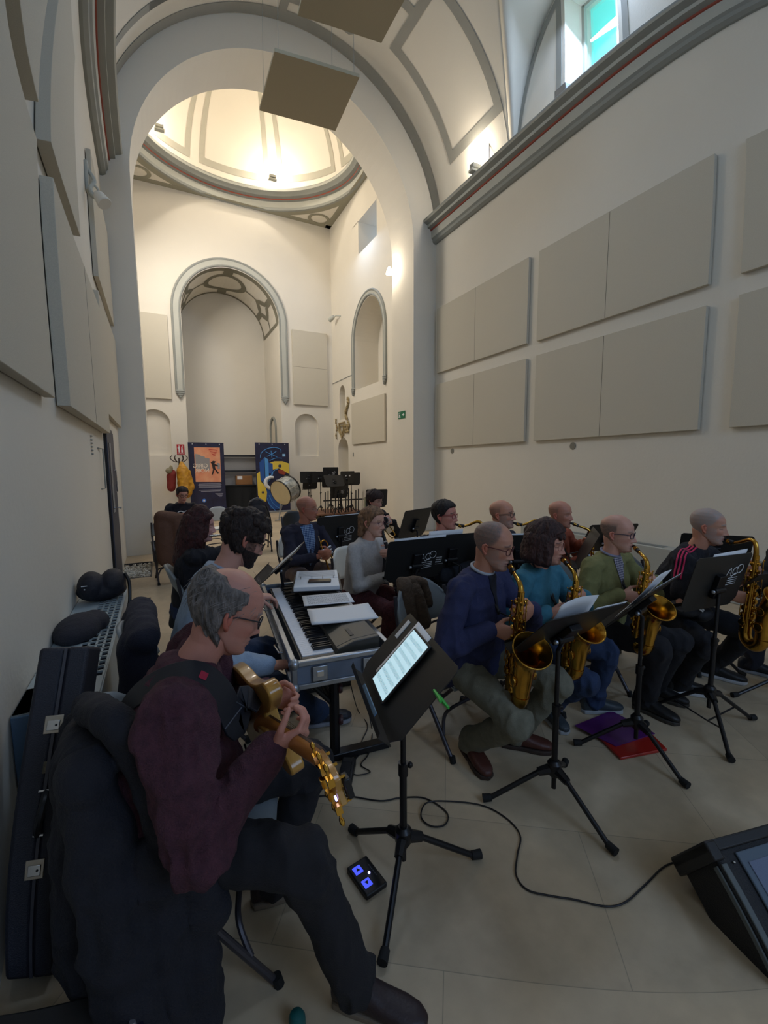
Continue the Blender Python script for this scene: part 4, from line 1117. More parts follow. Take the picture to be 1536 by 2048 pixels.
def desk_frame(c, yaw, tilt):
    """c centre; local x right seen from the player's side, local y away from the player (normal), local z up the desk"""
    r = Vector((math.cos(yaw), math.sin(yaw), 0)); n0 = Vector((math.sin(yaw), -math.cos(yaw), 0))
    up = Vector((0, 0, 1))*math.cos(tilt)-n0*math.sin(tilt); back = up.cross(r)*1.0
    nb = r.cross(up)*-1.0   # pointing away from the player
    nb = -(n0*math.cos(tilt)+Vector((0, 0, 1))*math.sin(tilt))
    return Matrix(((r.x, nb.x, up.x, c[0]), (r.y, nb.y, up.y, c[1]), (r.z, nb.z, up.z, c[2]), (0, 0, 0, 1)))
def music_stand(c, yaw, tilt, label, w=.50, h=.34, pole=None, legrot=.3, legs=True, legr=.30, hubz=.14, logo=0, group=None, marks=0, low=False, sleeve=True):
    D = desk_frame(c, yaw, tilt); bk = D @ Vector((0, .03, -.03))
    px_, py_ = (pole if pole else (bk.x, bk.y))
    t = thing('music_stand', label, 'music stand', (px_, py_, 0), 0, group)
    m = MB(); ch = .05
    poly = [(-w/2+ch, -h/2), (w/2-ch, -h/2), (w/2, -h/2+ch), (w/2, h/2-.015), (w/2-.015, h/2), (-w/2+.015, h/2), (-w/2, h/2-.015), (-w/2, -h/2+ch)]
    F2 = D @ Matrix(((1, 0, 0, 0), (0, 0, -1, 0.002), (0, 1, 0, 0), (0, 0, 0, 1)))
    m.prism(poly, .004, F2); m.build('desk', M_DESK, t, smooth=False)
    m = MB(); lw = w/2-.02   # the ledge with its little lip
    for (ya, za, yb, zb) in ((0, -h/2+.004, -.055, -h/2+.0), (-.055, -h/2, -.062, -h/2+.018)):
        m.hexa([D @ Vector((sx*lw, yy, zz+dz)) for dz in (0, .003) for sx, yy, zz in ((-1, ya, za), (1, ya, za), (1, yb, zb), (-1, yb, zb))])
    m.build('ledge', M_DESK, t, smooth=False)
    m = MB(); m.box(tuple(D @ Vector((0, .018, -.02))), (.07, .03, .15), M=D.to_3x3()); m.tube([D @ Vector((-.045, .03, -.04)), D @ Vector((.045, .03, -.04))], .018, 10); m.build('tilt_bracket', M_BMET, t, bevel=.004)
    m = MB(); m.sphere(tuple(D @ Vector((.06, .035, -.04))), .012, 10, 8); m.build('bolt', M_SILVER, t)
    top = D @ Vector((0, .035, -.06)); hub = Vector((px_, py_, hubz))
    q = Vector((px_, py_, top.z-.02)) if (Vector((px_, py_, 0))-Vector((top.x, top.y, 0))).length < .08 else top
    mid = hub.lerp(q, .52)
    m = MB(); m.tube([hub, mid], .014, 12); m.build('pole', M_BMET, t)
    m = MB(); m.tube([mid, q, top], .0105, 12); m.build('upper_pole', M_BMET, t)
    m = MB(); m.tube([mid-Vector((0, 0, .03)), mid+Vector((0, 0, .02))], .019, 12); m.sphere((mid.x+.03, mid.y, mid.z), .012, 8, 6); m.build('height_clutch', M_BMET, t)
    if legs:
        m = MB(); m.lathe([(.02, -.03), (.032, -.01), (.032, .035), (.02, .05)], Matrix.Translation(hub), 16)
        for k in range(3):
            a = legrot+k*2*PI/3; d = Vector((math.cos(a), math.sin(a), 0)); m.tube([hub+Vector((0, 0, .01)), hub+d*.075-Vector((0, 0, .012))], [.026, .018], 8)
        m.build('hub', M_BMET, t)
        m = MB(); m.tube([hub, hub-Vector((0, 0, .09))], .011, 10); m.build('centre_rod', M_BMET, t)
        for k in range(3):
            a = legrot+k*2*PI/3; L = legr[k] if hasattr(legr, '__len__') else legr
            d = Vector((math.cos(a), math.sin(a), 0)); e = Vector((px_, py_, .018))+d*L
            m = MB(); m.tube([hub+d*.06-Vector((0, 0, .005)), e-d*.03], .0115, 10); lg = m.build('leg', M_BMET, t)
            m = MB(); m.tube([e-d*.04+Vector((0, 0, .004)), e], [.0165, .0185], 12); m.build('rubber_foot', M_RUB, lg)
            if low:
                m = MB(); m.tube([Vector((px_, py_, .045)), e.lerp(hub, .45)], .005, 6); m.build('brace', M_BMET, t)
    if logo:
        m = MB(); L = D @ Matrix.Translation((logo[0], .0062, logo[1])); agocurve(m, L, logo[2], .0022, logo[3] if len(logo) > 3 else 1)
        m.build('white_emblem', M_WHITE, t)
        if marks:
            m = MB(); rnd = random.Random(3)
            for r_ in range(4):
                for q_ in range(7 if r_ < 3 else 9):
                    x_ = logo[0]+(-.075-.008*q_)*1.0; z_ = logo[1]+.0-.018*r_
                    if r_ == 3: x_ -= .0; w_, h_ = .005, .004
                    else: w_, h_ = .006, .010
                    m.box(tuple(D @ Vector((x_, .0062, z_))), (w_*rnd.uniform(.6, 1), .001, h_*rnd.uniform(.6, 1)), M=D.to_3x3())
            m.build('white_lettering', M_WHITE, t, smooth=False)
    return D

def staff_marks(m, Mx, w, h, rows=6, seed=1, dens=22, mg=.08):
    """staves and notes on a page; Mx maps (x right, y up, z out)"""
    rnd = random.Random(seed)
    for r_ in range(rows):
        y = h/2-h*mg-(h*(1-2*mg))*(r_+.5)/rows
        for l in range(5):
            yy = y+(l-2)*h*.012; x0, x1 = -w/2+w*mg, w/2-w*mg
            m.add([Mx @ Vector(p) for p in ((x0, yy, 0), (x1, yy, 0), (x1, yy+.0005, 0), (x0, yy+.0005, 0))], [(0, 1, 2, 3)])
        for k in range(dens):
            x = -w/2+w*mg+(w*(1-2*mg))*(k+.3+.4*rnd.random())/dens; yy = y+rnd.uniform(-.028, .028)*h; s_ = w*.009
            m.add([Mx @ Vector((x+s_*math.cos(a), yy+s_*.75*math.sin(a), .0001)) for a in np.linspace(0, 2*PI, 9)[:-1]], [tuple(range(8))])
            m.add([Mx @ Vector(p) for p in ((x+s_*.8, yy, .0001), (x+s_*1.05, yy, .0001), (x+s_*1.05, yy+h*.035, .0001), (x+s_*.8, yy+h*.035, .0001))], [(0, 1, 2, 3)])
def sheet(name, D, x, z, w, h, label, rot=0, dy=-.004, lift=0, seed=1, rows=7, curl=.0, cat='sheet music', notes=True, group=None):
    """a sheet of paper lying on a desk (desk frame D)"""
    F3 = D @ Matrix.Translation((x, dy, z)) @ Matrix.Rotation(rot, 4, 'Y')
    m = MB(); 
    def fn(u, v): return F3 @ Vector(((u-.5)*w, -curl*(math.sin(u*PI)*.3+v*v)*.4-lift, (v-.5)*h))
    m.grid(fn, 8, 6)
    o = m.build(name, M_PAPER, origin=tuple(F3.translation)); tag(o, label, cat, group)
    s_ = o.modifiers.new('s', 'SOLIDIFY'); s_.thickness = .0012
    if notes and not curl:
        m = MB(); Mx = F3 @ Matrix(((1, 0, 0, 0), (0, 0, -1, -.0012-lift), (0, 1, 0, 0), (0, 0, 0, 1)))
        staff_marks(m, Mx, w, h, rows, seed); m.build('printed_notes', M_INK, o, smooth=False)
    return o

def saxophone(mouth, d, e, label, L=.52, sc=1.0, tenor=False, strap=None, group=None, res=1):
    """mouth tip, d = down the body, e = forwards (bell side); body tube, bow, bell, neck, mouthpiece, keywork"""
    d = Vector(d).normalized(); e = Vector(e); e = (e-d*e.dot(d)).normalized(); s = d.cross(e)
    t = thing('saxophone', label, 'saxophone', tuple(mouth), 0, group)
    O = Vector(mouth)
    def P(a, b, c=0): return O+(e*a+d*b+s*c)*sc
    nk = .16 if not tenor else .20; top = .075 if not tenor else .05
    if tenor: neck = [P(.06, .010), P(.10, -.005), P(.15, -.03), P(.185, -.02), P(nk, .03), P(nk, top+.02)]
    else: neck = [P(.06, .020), P(.095, .030), P(.13, .042), P(.152, .060), P(nk+.004, top+.02)]
    m = MB(); m.tube([P(-.012, -.004), P(.02, .006), P(.06, .020 if not tenor else .010)], [.006*sc, .0125*sc, .0125*sc], 12); m.build('mouthpiece', M_BLACK, t)
    m = MB(); m.tube([P(.018, .006), P(.04, .012)], .0138*sc, 12); m.build('ligature', M_BRASS, t)
    nb = bez(neck, 5); m = MB(); m.tube(nb, [(.0085+.006*i/len(nb))*sc for i in range(len(nb))], 12); m.build('neck', M_BRASS, t)
    B = top+L
    body = [P(nk+.004, top), P(nk+.004, top+L*.5), P(nk+.004, B-.05)]
    m = MB(); m.tube([P(nk+.004, top+(B-.05-top)*k/8) for k in range(9)], [(.0155+.0165*k/8)*sc for k in range(9)], 16)
    bw = [P(nk+.004+.052*(1-math.cos(a)), B-.05+.062*math.sin(a)) for a in np.linspace(0, PI, 12)]
    m.tube(bw, [(.032+.006*k/11)*sc for k in range(12)], 16)
    bx = nk+.108; m.build('body_tube', M_BRASS, t)
    bl = [P(bx+.06*max(0, (k-4)/6)**2, B-.05-L*.50*k/10) for k in range(11)]
    br = [(.036+.0022*k+.026*max(0, (k-7)/3)**2.2)*sc for k in range(11)]
    m = MB(); m.tube(bl, br, 24, caps=False); m.tube([bl[-1]-(bl[-1]-bl[-2])*f for f in (0, .9, 3.2)], [br[-1]*.985, br[-1]*.66, br[-1]*.46], 24, caps=False); be = m.build('bell', M_BRASS, t)
    ax = (bl[-1]-bl[-2]).normalized(); q = ax.orthogonal().normalized(); q2 = ax.cross(q)
    m = MB(); m.tube([bl[-1]+(q*math.cos(a)+q2*math.sin(a))*br[-1] for a in np.linspace(0, 2*PI, 29)[:-1]], .0035*sc, 8, closed=True); m.build('bell_rim', M_BRASS, be)
    # keywork
    def cup(p, n, r): 
        Mx = frame(n, None, p); m.lathe([(r, 0), (r*1.04, .004*sc), (r*.9, .009*sc), (r*.3, .011*sc)], Mx, 14)
    m = MB()
    for k in range(9):
        b_ = top+.05+k*(L-.16)/8; rr = (.0165+.0165*(b_-top)/L)*sc
        cup(P(nk+.004, b_, 0)+s*rr*1.05, s, (.011+.0012*k)*sc) if k % 2 == 0 else cup(P(nk+.004, b_, 0)-e*rr*.2+s*rr, s-e*.4, (.010+.001*k)*sc)
        cup(P(nk+.004, b_)+e*rr*1.05, e, (.010+.0012*k)*sc)
        cup(P(nk+.004, b_)-s*rr*1.05, -s, (.009+.0010*k)*sc)
    m.build('key_cup', M_BRASS, t)
    m = MB()
    for off, a0, a1 in (((.022, .018), .04, .9), ((-.012, .028), .1, .88), ((.030, -.012), .05, .6), ((-.026, -.016), .2, .92), ((.012, .034), .45, .95)):
        m.tube([P(nk+.004, top+L*a0)+(e*off[0]+s*off[1])*1.15*sc, P(nk+.004, top+(L-.1)*a1)+(e*off[0]*1.45+s*off[1]*1.45)*sc], .0026*sc, 6)
        for k in range(5): 
            b_ = top+L*a0+(a1-a0)*(L-.1)*k/4.2; c_ = P(nk+.004, b_)+(e*off[0]+s*off[1])*1.25*sc; m.sphere(c_, .0048*sc, 6, 4)
    m.build('key_rod', M_BRASS, t)
    for b_, rr, sd in ((B-.06-L*.12, .024, 1), (B-.06-L*.30, .021, 1), (B-.05-L*.2, .020, -1)):
        m = MB(); cup(P(bx, b_)+s*sd*.040*sc, s*sd, rr*sc)
        m.tube([P(bx, b_)+s*sd*.05*sc+e*.03*sc*math.cos(a)*0+(e*math.cos(a)+d*math.sin(a))*rr*1.15*sc for a in np.linspace(0, 2*PI, 13)[:-1]], .0022*sc, 6, closed=True)
        m.build('bell_key', M_BRASS, t)
    m = MB(); m.tube([P(nk+.03, B-.10), P(bx-.03, B-.14)], .005*sc, 8); m.build('body_brace', M_BRASS, t); m = MB(); m.tube([P(nk+.03, top+L*.62), P(bx-.02, top+L*.60)], .004*sc, 8); m.build('body_brace', M_BRASS, t)
    if strap:
        a, b, c = [Vector(v) for v in strap]; hk = P(nk-.02, top+L*.30)
        for q in (a, b):
            m = MB(); n = 14; pts = bez([q, q.lerp(c, .5)+(c-q).cross(Vector((0, 0, 1))).normalized()*0, c], 6)
            m.tube(pts, .006, 6); m.build('neck_strap', M_BLACK, t)
        m = MB(); m.tube([c, hk], .0045, 6); m.sphere(c, .011, 8, 6, (1, .6, 1.4)); m.build('strap_hook', M_BLACK, t)
    return dict(P=P, s=s, e=e, d=d, nk=nk, top=top, L=L, B=B)

def trumpet(mouth, d, up, label, L=.46, bell=.062):
    d = Vector(d).normalized(); up = Vector(up); up = (up-d*up.dot(d)).normalized(); s = d.cross(up); O = Vector(mouth)
    t = thing('trumpet', label, 'trumpet', tuple(mouth))
    def P(a, b, c=0): return O+d*a+up*b+s*c
    m = MB(); m.tube([P(0, 0), P(.012, 0), P(.05, 0)], [.013, .006, .0055], 12); m.build('mouthpiece', M_CHROME, t)
    m = MB(); m.tube(bez([P(.05, 0), P(.36, 0), P(.395, -.02), P(.40, -.05), P(.37, -.075), P(.22, -.08)], 5), .0065, 10); m.tube(bez([P(.14, -.08), P(.10, -.08), P(.07, -.06), P(.065, -.03), P(.09, .0-.012, .018), P(.16, -.01, .02)], 5), .0065, 10); m.build('tubing', M_BRASS, t)
    m = MB(); k = 12; m.tube([P(.16+(L-.16)*i/k, -.012, .02) for i in range(k+1)], [.007+.004*i/k+(bell-.011)*max(0, (i/k-.45)/.55)**3 for i in range(k+1)], 24, caps=False)
    m.tube([P(L, -.012, .02), P(L-.02, -.012, .02), P(L-.08, -.012, .02)], [bell*.98, bell*.55, .014], 24); m.build('bell', M_CHROME if bell > .05 else M_BRASS, t)
    for k in range(3):
        m = MB(); m.tube([P(.15+.032*k, .02), P(.15+.032*k, -.11)], .0115, 12); m.tube([P(.15+.032*k, .02), P(.15+.032*k, .05)], .004, 8); m.sphere(P(.15+.032*k, .052), .009, 8, 6); m.build('valve', M_SILVER, t)
    return P
# ================================================================== THE BAND
def mouth_of(hip, phi, lean=.12, side=0.0, chest=None, head=None, hpitch=0.0, hroll=0.0, sc=1.0, hz=.52, neckfwd=.045, **k):
    chest = phi if chest is None else chest; head = chest if head is None else head
    fc = V(math.cos(chest), math.sin(chest), 0); rc = V(fc.y, -fc.x, 0); u = V(0, 0, 1)
    h = V(hip[0], hip[1], hz); t = (u+fc*math.tan(lean)+rc*math.tan(side)).normalized(); N = h+t*.485*sc
    fh = V(math.cos(head), math.sin(head), 0); rh = V(fh.y, -fh.x, 0)
    F = fh*math.cos(hpitch)+u*math.sin(hpitch); U = rh.cross(F); Rr = rh*math.cos(hroll)+U*math.sin(hroll); U = Rr.cross(F)
    O = N+t*.035*sc+(fc*.5+F*.5)*neckfwd
    return O+(F*.098+U*.047)*sc, N, fc, rc, t
def seat(kw, label, back=.08, dz=0, group='folding chairs of the band'):
    f = V(math.cos(kw['phi']), math.sin(kw['phi']))
    return folding_chair(kw['hip'][0]-f.x*back, kw['hip'][1]-f.y*back, kw['phi'], label)
def sax_player(kw, saxlabel, d, e, L=.50, s=1.0, tenor=False, g=(.22, .42), hd=None, chair=None, rev=False):
    mo, N, fc, rc, t = mouth_of(**kw)
    sx = saxophone(mo, d, e, saxlabel, L, s, tenor, strap=(N+t*.03+rc*.055+fc*.0, N+t*.03-rc*.055, N+fc*.15-t*.20))
    P = sx['P']; nk = sx['nk']; A = P(nk, sx['top']+L*g[0]); B = P(nk, sx['top']+L*g[1])
    ee = sx['e']; ss = sx['s']
    if ss.dot(rc) < 0: ss = -ss       # ss towards the player's right
    hR = (-ss*.78+ee*.62).normalized(); hL = (ss*.70+ee*.70).normalized()
    kw['hands'] = (B+ss*.062-hR*.055-ee*.022, A-ss*.058-hL*.055-ee*.02)
    kw['hdir'] = (hR, hL); nR = -ss*.62-ee*.78; nL = ss*.62-ee*.78
    nR = (-ss*.4-ee*.0+fc*0).normalized()
    kw['hnorm'] = ((-ee*.55-ss*.80), (-ee*.45+ss*.85)); kw['hcurl'] = (.62, .62)
    kw.setdefault('poles', ((rc*.9-t*.9-fc*.2), (-rc*.9-t*.9-fc*.2)))
    p = person(**kw)
    if chair: seat(kw, chair)
    return p, sx

# ---- first row of saxophones
BN = (54, 44, 40)
front = dict(label='man in a navy sweater and olive trousers playing the nearest saxophone', hip=(1.49, 1.90), phi=-1.384, lean=.16, chest=-1.25, head=-1.06, hpitch=-.20,
    splay=(.16, .26), feet=((1.445, 1.80, -1.75), (1.72, 1.74, -.72)), topcol=(44, 48, 84), bottom=(122, 120, 104), skin=(190, 138, 114), stub=('recede', (104, 98, 96), .85), glasses=((84, 30, 36), 1),
    beard=((150, 142, 138), .45), shoes=(86, 46, 36), sole=(58, 44, 36), vox=.0045, build=1.10, collar=(176, 182, 190), haircol=(80, 70, 66), sc=1.05)
pf_, sx1 = sax_player(front, 'lacquered brass alto saxophone held by the man in navy, bell turned to the viewer', (-.0, .10, -1), (-.36, -.92, -.06), .50, 1.06)
folding_chair(1.50, 2.04, -1.384, 'grey folding chair under the man in the navy sweater, a brown jacket on it')
teal = dict(label='woman with dark wavy hair in a teal top playing saxophone', hip=(1.97, 1.92), phi=-1.47, lean=.12, chest=-1.35, head=-1.16, hpitch=-.06,
    splay=(.10, .42), feet=((2.10, 1.86, -1.75), (2.42, 1.77, -.45)), topcol=(58, 118, 138), bottom=(44, 62, 96), skin=(200, 146, 124), hair='full', haircol=(74, 46, 42), hairth=.030, glasses=((150, 90, 80), 0),
    shoes=(62, 70, 76), sole=(168, 170, 172), vox=.005, build=.95, sc=.97)
pt_, _ = sax_player(teal, 'brass saxophone played by the woman in teal', (-.02, .08, -1), (-.35, -.93, -.05), .50, 1.0, chair='grey folding chair under the woman in teal')
olive = dict(label='balding man in an olive cardigan over a checked shirt playing saxophone', hip=(2.60, 1.92), phi=-1.60, lean=.14, chest=-1.45, head=-1.22, hpitch=-.05,
    splay=(.0, .18), feet=((2.72, 1.62, -1.4), (2.95, 1.70, -1.2)), topcol=(122, 120, 74), bottom=(30, 30, 36), skin=(204, 156, 136), stub=('bald', (112, 98, 90), .9), haircol=(138, 122, 112), glasses=((30, 34, 60), 1),
    shoes=(26, 26, 28), vox=.005, build=1.08, collar=(140, 140, 160))
po_, _ = sax_player(olive, 'brass saxophone played by the man in the olive cardigan', (-.02, .08, -1), (-.45, -.90, -.05), .50, 1.0, chair='grey folding chair under the man in the olive cardigan')
adi = dict(label='grey-haired man in a black shirt with pink shoulder stripes playing saxophone', hip=(3.32, 1.86), phi=-1.62, lean=.30, chest=-1.40, head=-1.20, hpitch=-.08,
    splay=(.52, .0), feet=((3.16, 1.66, -.72), (3.62, 1.68, -1.15)), topcol=(28, 28, 36), bottom=(26, 26, 32), skin=(196, 146, 122), stub=('full', (158, 150, 146), .92), haircol=(150, 144, 138), beard=((160, 154, 150), .6),
    shoes=(26, 26, 28), sole=(190, 190, 190), vox=.005, build=1.18, sleeve=.36, sc=1.05)
pa_, _ = sax_player(adi, 'large brass tenor saxophone of the man with pink stripes, bell up', (.0, .05, -1), (-.30, -.95, .0), .52, 1.08, tenor=True, g=(.20, .5), chair='dark folding chair under the man with pink stripes')
last = dict(label='person at the right edge, only a black-trousered leg and sneaker in view', hip=(4.45, 1.46), phi=-3.05, lean=.02, head=-2.0, splay=(-.06, .2), feet=((3.95, 1.58, -1.15), (4.10, 1.22, -2.2)), topcol=(30, 30, 34), bottom=(24, 24, 34), hair='full', shoes=(28, 32, 40), sole=(150, 152, 156), vox=.007)
person(**last); seat(last, 'dark folding chair at the right edge of the picture')

# details of the first row
def stripes(P, col, sh, n=3, w=.010, gap=.021, name='sleeve_stripe'):
    """stripes lying on the shoulder and upper sleeve of a garment"""
    me = P['top'].data; off = Vector(P['o']['_o'])
    bv = BVHTree.FromPolygons([v.co+off for v in me.vertices], [tuple(p.vertices) for p in me.polygons])
    S, E, Wr = P['arms'][sh]; N = P['N']; t = P['t']; sg = 1 if sh == 0 else -1; rows = []
    for k in range(n+1+n-1):
        f = (k//2-(n-1)/2)*gap+(-w/2 if k % 2 == 0 else w/2); pts = []
        for a in np.linspace(0, 1, 26):
            ang = -.25+a*1.75
            if a < .45: c = (N-t*.07).lerp(S-t*.02, a/.45)
            else: c = (S-t*.02).lerp(E, (a-.45)/.55*.38)
            o_ = (t*math.cos(ang)+P['rc']*sg*math.sin(ang)); c = c+P['fc']*f
            hit = bv.ray_cast(c+o_*.25, -o_)
            pts.append(hit[0]+o_*.004 if hit[0] is not None else c+o_*.075)
        q = [pts[0]]+[(pts[i-1]+pts[i]*2+pts[i+1])/4 for i in range(1, len(pts)-1)]+[pts[-1]]; rows.append(q)
    for k in range(n):
        m = MB(); A, B = rows[2*k], rows[2*k+1]
        m.grid(lambda u, v: (A if v < .5 else B)[int(round(u*25))], 25, 1); o = m.build(name, col, P['top']); s_ = o.modifiers.new('s', 'SOLIDIFY'); s_.thickness = .003; s_.offset = 0
M_PINK = mat('pink_stripe', (205, 38, 90), .7)
stripes(pa_, M_PINK, 0)
def patch(P, pts, name, matr, off=.003):
    """small flat piece shrinkwrapped on a garment"""
    m = MB(); n = len(pts); m.add(pts, [tuple(range(n))]); o = m.build(name, matr, P['top'], smooth=False)
    sw = o.modifiers.new('w', 'SHRINKWRAP'); sw.target = P['top']; sw.offset = off; sw.wrap_mode = 'ABOVE_SURFACE'; return o
def shirt_v(P, colr, w=.06, dz=.16, name='shirt', dy=0):
    """V opening showing a shirt under a jacket"""
    N, t, rc, cf, fc = P['N'], P['t'], P['rc'], P['cf'], P['fc']
    m = MB(); K = 10
    for i in range(K):
        for j in range(4): pass
    def fn(u, v): 
        ww = w*(1-v)**.8+.004
        return N+t*(.015-dz*v)+rc*(2*u-1)*ww+cf*(.085+.11*v*.6)
    m.grid(fn, 8, 12); o = m.build(name, colr, P['top']); sw = o.modifiers.new('w', 'SHRINKWRAP'); sw.target = P['top']; sw.offset = .004; sw.wrap_mode = 'ABOVE_SURFACE'; return o
def check_mat(name, a, b, sc_=40, c=None):
    if name in _m: return _m[name]
    m = mat(name, a, .9); nt = m.node_tree; b_ = nt.nodes['Principled BSDF']
    tc = nt.nodes.new('ShaderNodeTexCoord'); out = None
    for ax in ('X', 'Z'):
        w = nt.nodes.new('ShaderNodeTexWave'); w.bands_direction = ax; w.inputs['Scale'].default_value = sc_; nt.links.new(tc.outputs['Object'], w.inputs['Vector'])
        if out is None: out = w.outputs['Fac']
        else:
            mm = nt.nodes.new('ShaderNodeMath'); mm.operation = 'ADD'; nt.links.new(out, mm.inputs[0]); nt.links.new(w.outputs['Fac'], mm.inputs[1]); out = mm.outputs[0]
    r = nt.nodes.new('ShaderNodeValToRGB'); r.color_ramp.elements[0].color = s2l(a); r.color_ramp.elements[1].color = s2l(b); r.color_ramp.elements[0].position = .4; r.color_ramp.elements[1].position = .62
    h_ = nt.nodes.new('ShaderNodeMath'); h_.operation = 'MULTIPLY'; h_.inputs[1].default_value = .5; nt.links.new(out, h_.inputs[0]); nt.links.new(h_.outputs[0], r.inputs[0]); nt.links.new(r.outputs[0], b_.inputs['Base Color'])
    return m
shirt_v(po_, check_mat('checked_shirt', (84, 84, 110), (178, 176, 186), 22), .055, .20)
m = MB(); c_ = pf_['N']-pf_['t']*.17+pf_['rc']*.085+pf_['cf']*.20
m.add([c_+pf_['rc']*a_*.022+pf_['t']*b_*.0035 for a_, b_ in ((-1, -1), (1, -1), (1, 1), (-1, 1))], [(0, 1, 2, 3)]); o = m.build('chest_lettering', M_WHITE, pf_['top'], smooth=False)
sw = o.modifiers.new('w', 'SHRINKWRAP'); sw.target = pf_['top']; sw.offset = .004; sw.wrap_mode = 'ABOVE_SURFACE'
shirt_v(pf_, mat('dark_zip_collar', (24, 25, 36), .8), .035, .16, 'zip_placket')
# watches and cuff
def watch(P, i, c, name='wristwatch'):
    S, E, Wr = P['arms'][i]; d = (Wr-E).normalized(); m = MB(); a = d.orthogonal().normalized(); b = d.cross(a)
    ctr = Wr-d*.012; m.tube([ctr+(a*math.cos(q)+b*math.sin(q))*.031 for q in np.linspace(0, 2*PI, 19)[:-1]], .0055, 6, closed=True)
    o_ = (V(0, 0, 1)-d*d.z).normalized()-P['fc']*.3; m.lathe([(.017, 0), (.018, .004), (.016, .008)], frame(o_, d, ctr+o_.normalized()*.031), 16); m.build(name, c, P['o'])
watch(po_, 0, M_CHROME); watch(pf_, 0, M_BLACK)

# ---- wavy bob of the woman in teal, other hair masses
def hairmass(P, blobs, col, name='hair_lengths', vox=.006, amp=.006, sc_=40):
    m = MB()
    for b in blobs:
        if not hasattr(b[0], '__len__'): m.sphere(P['HL'](*b[:3]), b[3], 14, 10)
        else: cap(m, P['HL'](*b[0]), P['HL'](*b[1]), b[2], b[3])
    co, Fc, no = remesh(m, vox, 2); n1 = vnoise(co*np.array([sc_, sc_, sc_*.45])); n2 = vnoise(co*sc_*2.2+5)
    co = co+no*((n1*1.6+n2)*amp)[:, None]
    return obj_from(name, co, Fc, hairmat(col), P['o'])
bobs = []
for a in np.linspace(62, 298, 13):
    x_, y_ = math.sin(R(a))*.085, math.cos(R(a))*.092-.012
    bobs.append(((x_, y_, .16), (x_*1.22, y_*1.15, .035+.01*math.sin(a)), .036, .034))
for a in (-50, -25, 0, 25, 50): bobs.append(((math.sin(R(a))*.060, math.cos(R(a))*.070, .200), (math.sin(R(a))*.075, math.cos(R(a))*.096, .166), .024, .013))
bobs += [(0, -.01, .205, .075)]
hairmass(pt_, bobs, (74, 46, 42))

# ---- second row
s8 = dict(label='man in a dark jacket and checked scarf playing saxophone behind the shared stand', hip=(2.10, 3.14), phi=-1.30, lean=.14, head=-1.05, hpitch=.02, topcol=(38, 40, 48), bottom=(40, 40, 46), skin=(205, 140, 122), hair='full', haircol=(40, 32, 30), hairth=.014, glasses=((150, 40, 50), 1), vox=.0055, build=1.15, sc=1.03, P=dict(nose=.95))
p8, _ = sax_player(s8, 'brass tenor saxophone of the man with the checked scarf', (-.05, .0, -1), (.70, -.65, 0), .55, 1.1, tenor=True, chair='folding chair of the man with the checked scarf')
shirt_v(p8, check_mat('checked_scarf', (20, 20, 24), (226, 226, 226), 26), .075, .20, 'scarf')
s9 = dict(label='bald bearded man in a dark navy hoodie playing saxophone', hip=(2.56, 2.95), phi=-1.28, lean=.14, head=-1.08, hpitch=.04, topcol=(34, 38, 54), bottom=(40, 42, 50), skin=(208, 150, 122), stub=('bald', (110, 96, 88), .5), beard=((150, 140, 134), .6), glasses=((40, 34, 34), 1), vox=.0055, sc=1.03)
p9, _ = sax_player(s9, 'brass tenor saxophone of the bald man in the hoodie', (-.05, .0, -1), (.70, -.65, 0), .55, 1.1, tenor=True, chair='folding chair of the bald man in the hoodie')
m = MB(); m.tube([p9['N']+p9['t']*.01+(p9['rc']*math.cos(a)*.085+p9['cf']*(math.sin(a)*.08-.015)) for a in np.linspace(0, 2*PI, 21)[:-1]], .026, 10, closed=True); m.build('hood', mat('cloth_34_38_54', (34, 38, 54)), p9['top'])
s10 = dict(label='man with a grey moustache in a rust-orange shirt playing behind the teal woman', hip=(3.13, 2.82), phi=-1.40, lean=.12, head=-1.25, hpitch=-.02, topcol=(150, 74, 50), bottom=(50, 50, 60), skin=(202, 142, 118), haircol=(140, 108, 90), stub=('bald', (130, 104, 88), .6), beard=((170, 120, 96), .5), vox=.006)
p10, _ = sax_player(s10, 'silver-bright saxophone of the man in rust orange', (-.05, .0, -1), (.75, -.6, 0), .50, 1.0, chair='folding chair of the man in rust orange')

# clarinettist
cl = dict(label='woman with glasses in a fluffy pale grey cardigan playing clarinet', hip=(1.44, 3.26), phi=-1.20, lean=.18, chest=-1.1, head=-.98, hpitch=-.06, topcol=(176, 170, 170), bottom=(92, 44, 46), skin=(212, 164, 142), hair='full', haircol=(150, 110, 78), hairth=.012, glasses=((130, 60, 80), 0), vox=.0055, build=.98, sc=.98, hz=.53,
    splay=(.0, .35), eyes=(60, 60, 60), feet=((1.50, 2.92, -1.3), (1.80, 2.98, -.9)), shoes=(40, 34, 34))
mo, N_, fc_, rc_, t_ = mouth_of(**cl)
cd = V(.20, -.12, -1).normalized()
fl = rc_
fl = rc_
cl['hands'] = (mo+cd*.36+rc_*.055-fc_*.03+cd*.0, mo+cd*.17-rc_*.055-fc_*.03)
cl['hdir'] = ((-rc_*.85+fc_*.5-V(0, 0, .1)), (rc_*.85+fc_*.5)); cl['hnorm'] = ((-rc_*.4-fc_*.2+V(0, 0, -.1)-fc_*.5), (rc_*.4-fc_*.7)); cl['hcurl'] = (.5, .5); cl['poles'] = (rc_*1.0-t_*.8, -rc_*1.0-t_*.8)
M_FLUFF = mat('fluffy_pale_knit', (214, 208, 204), .95, nscale=60, namt=.12, bump=1.0, bscale=260)
cl['topmat'] = M_FLUFF; cl['baggy'] = .004
cl['botmat'] = mat('maroon_dotted_trousers', (96, 44, 46), .9, nscale=140, col2=(60, 26, 30), bump=.2)
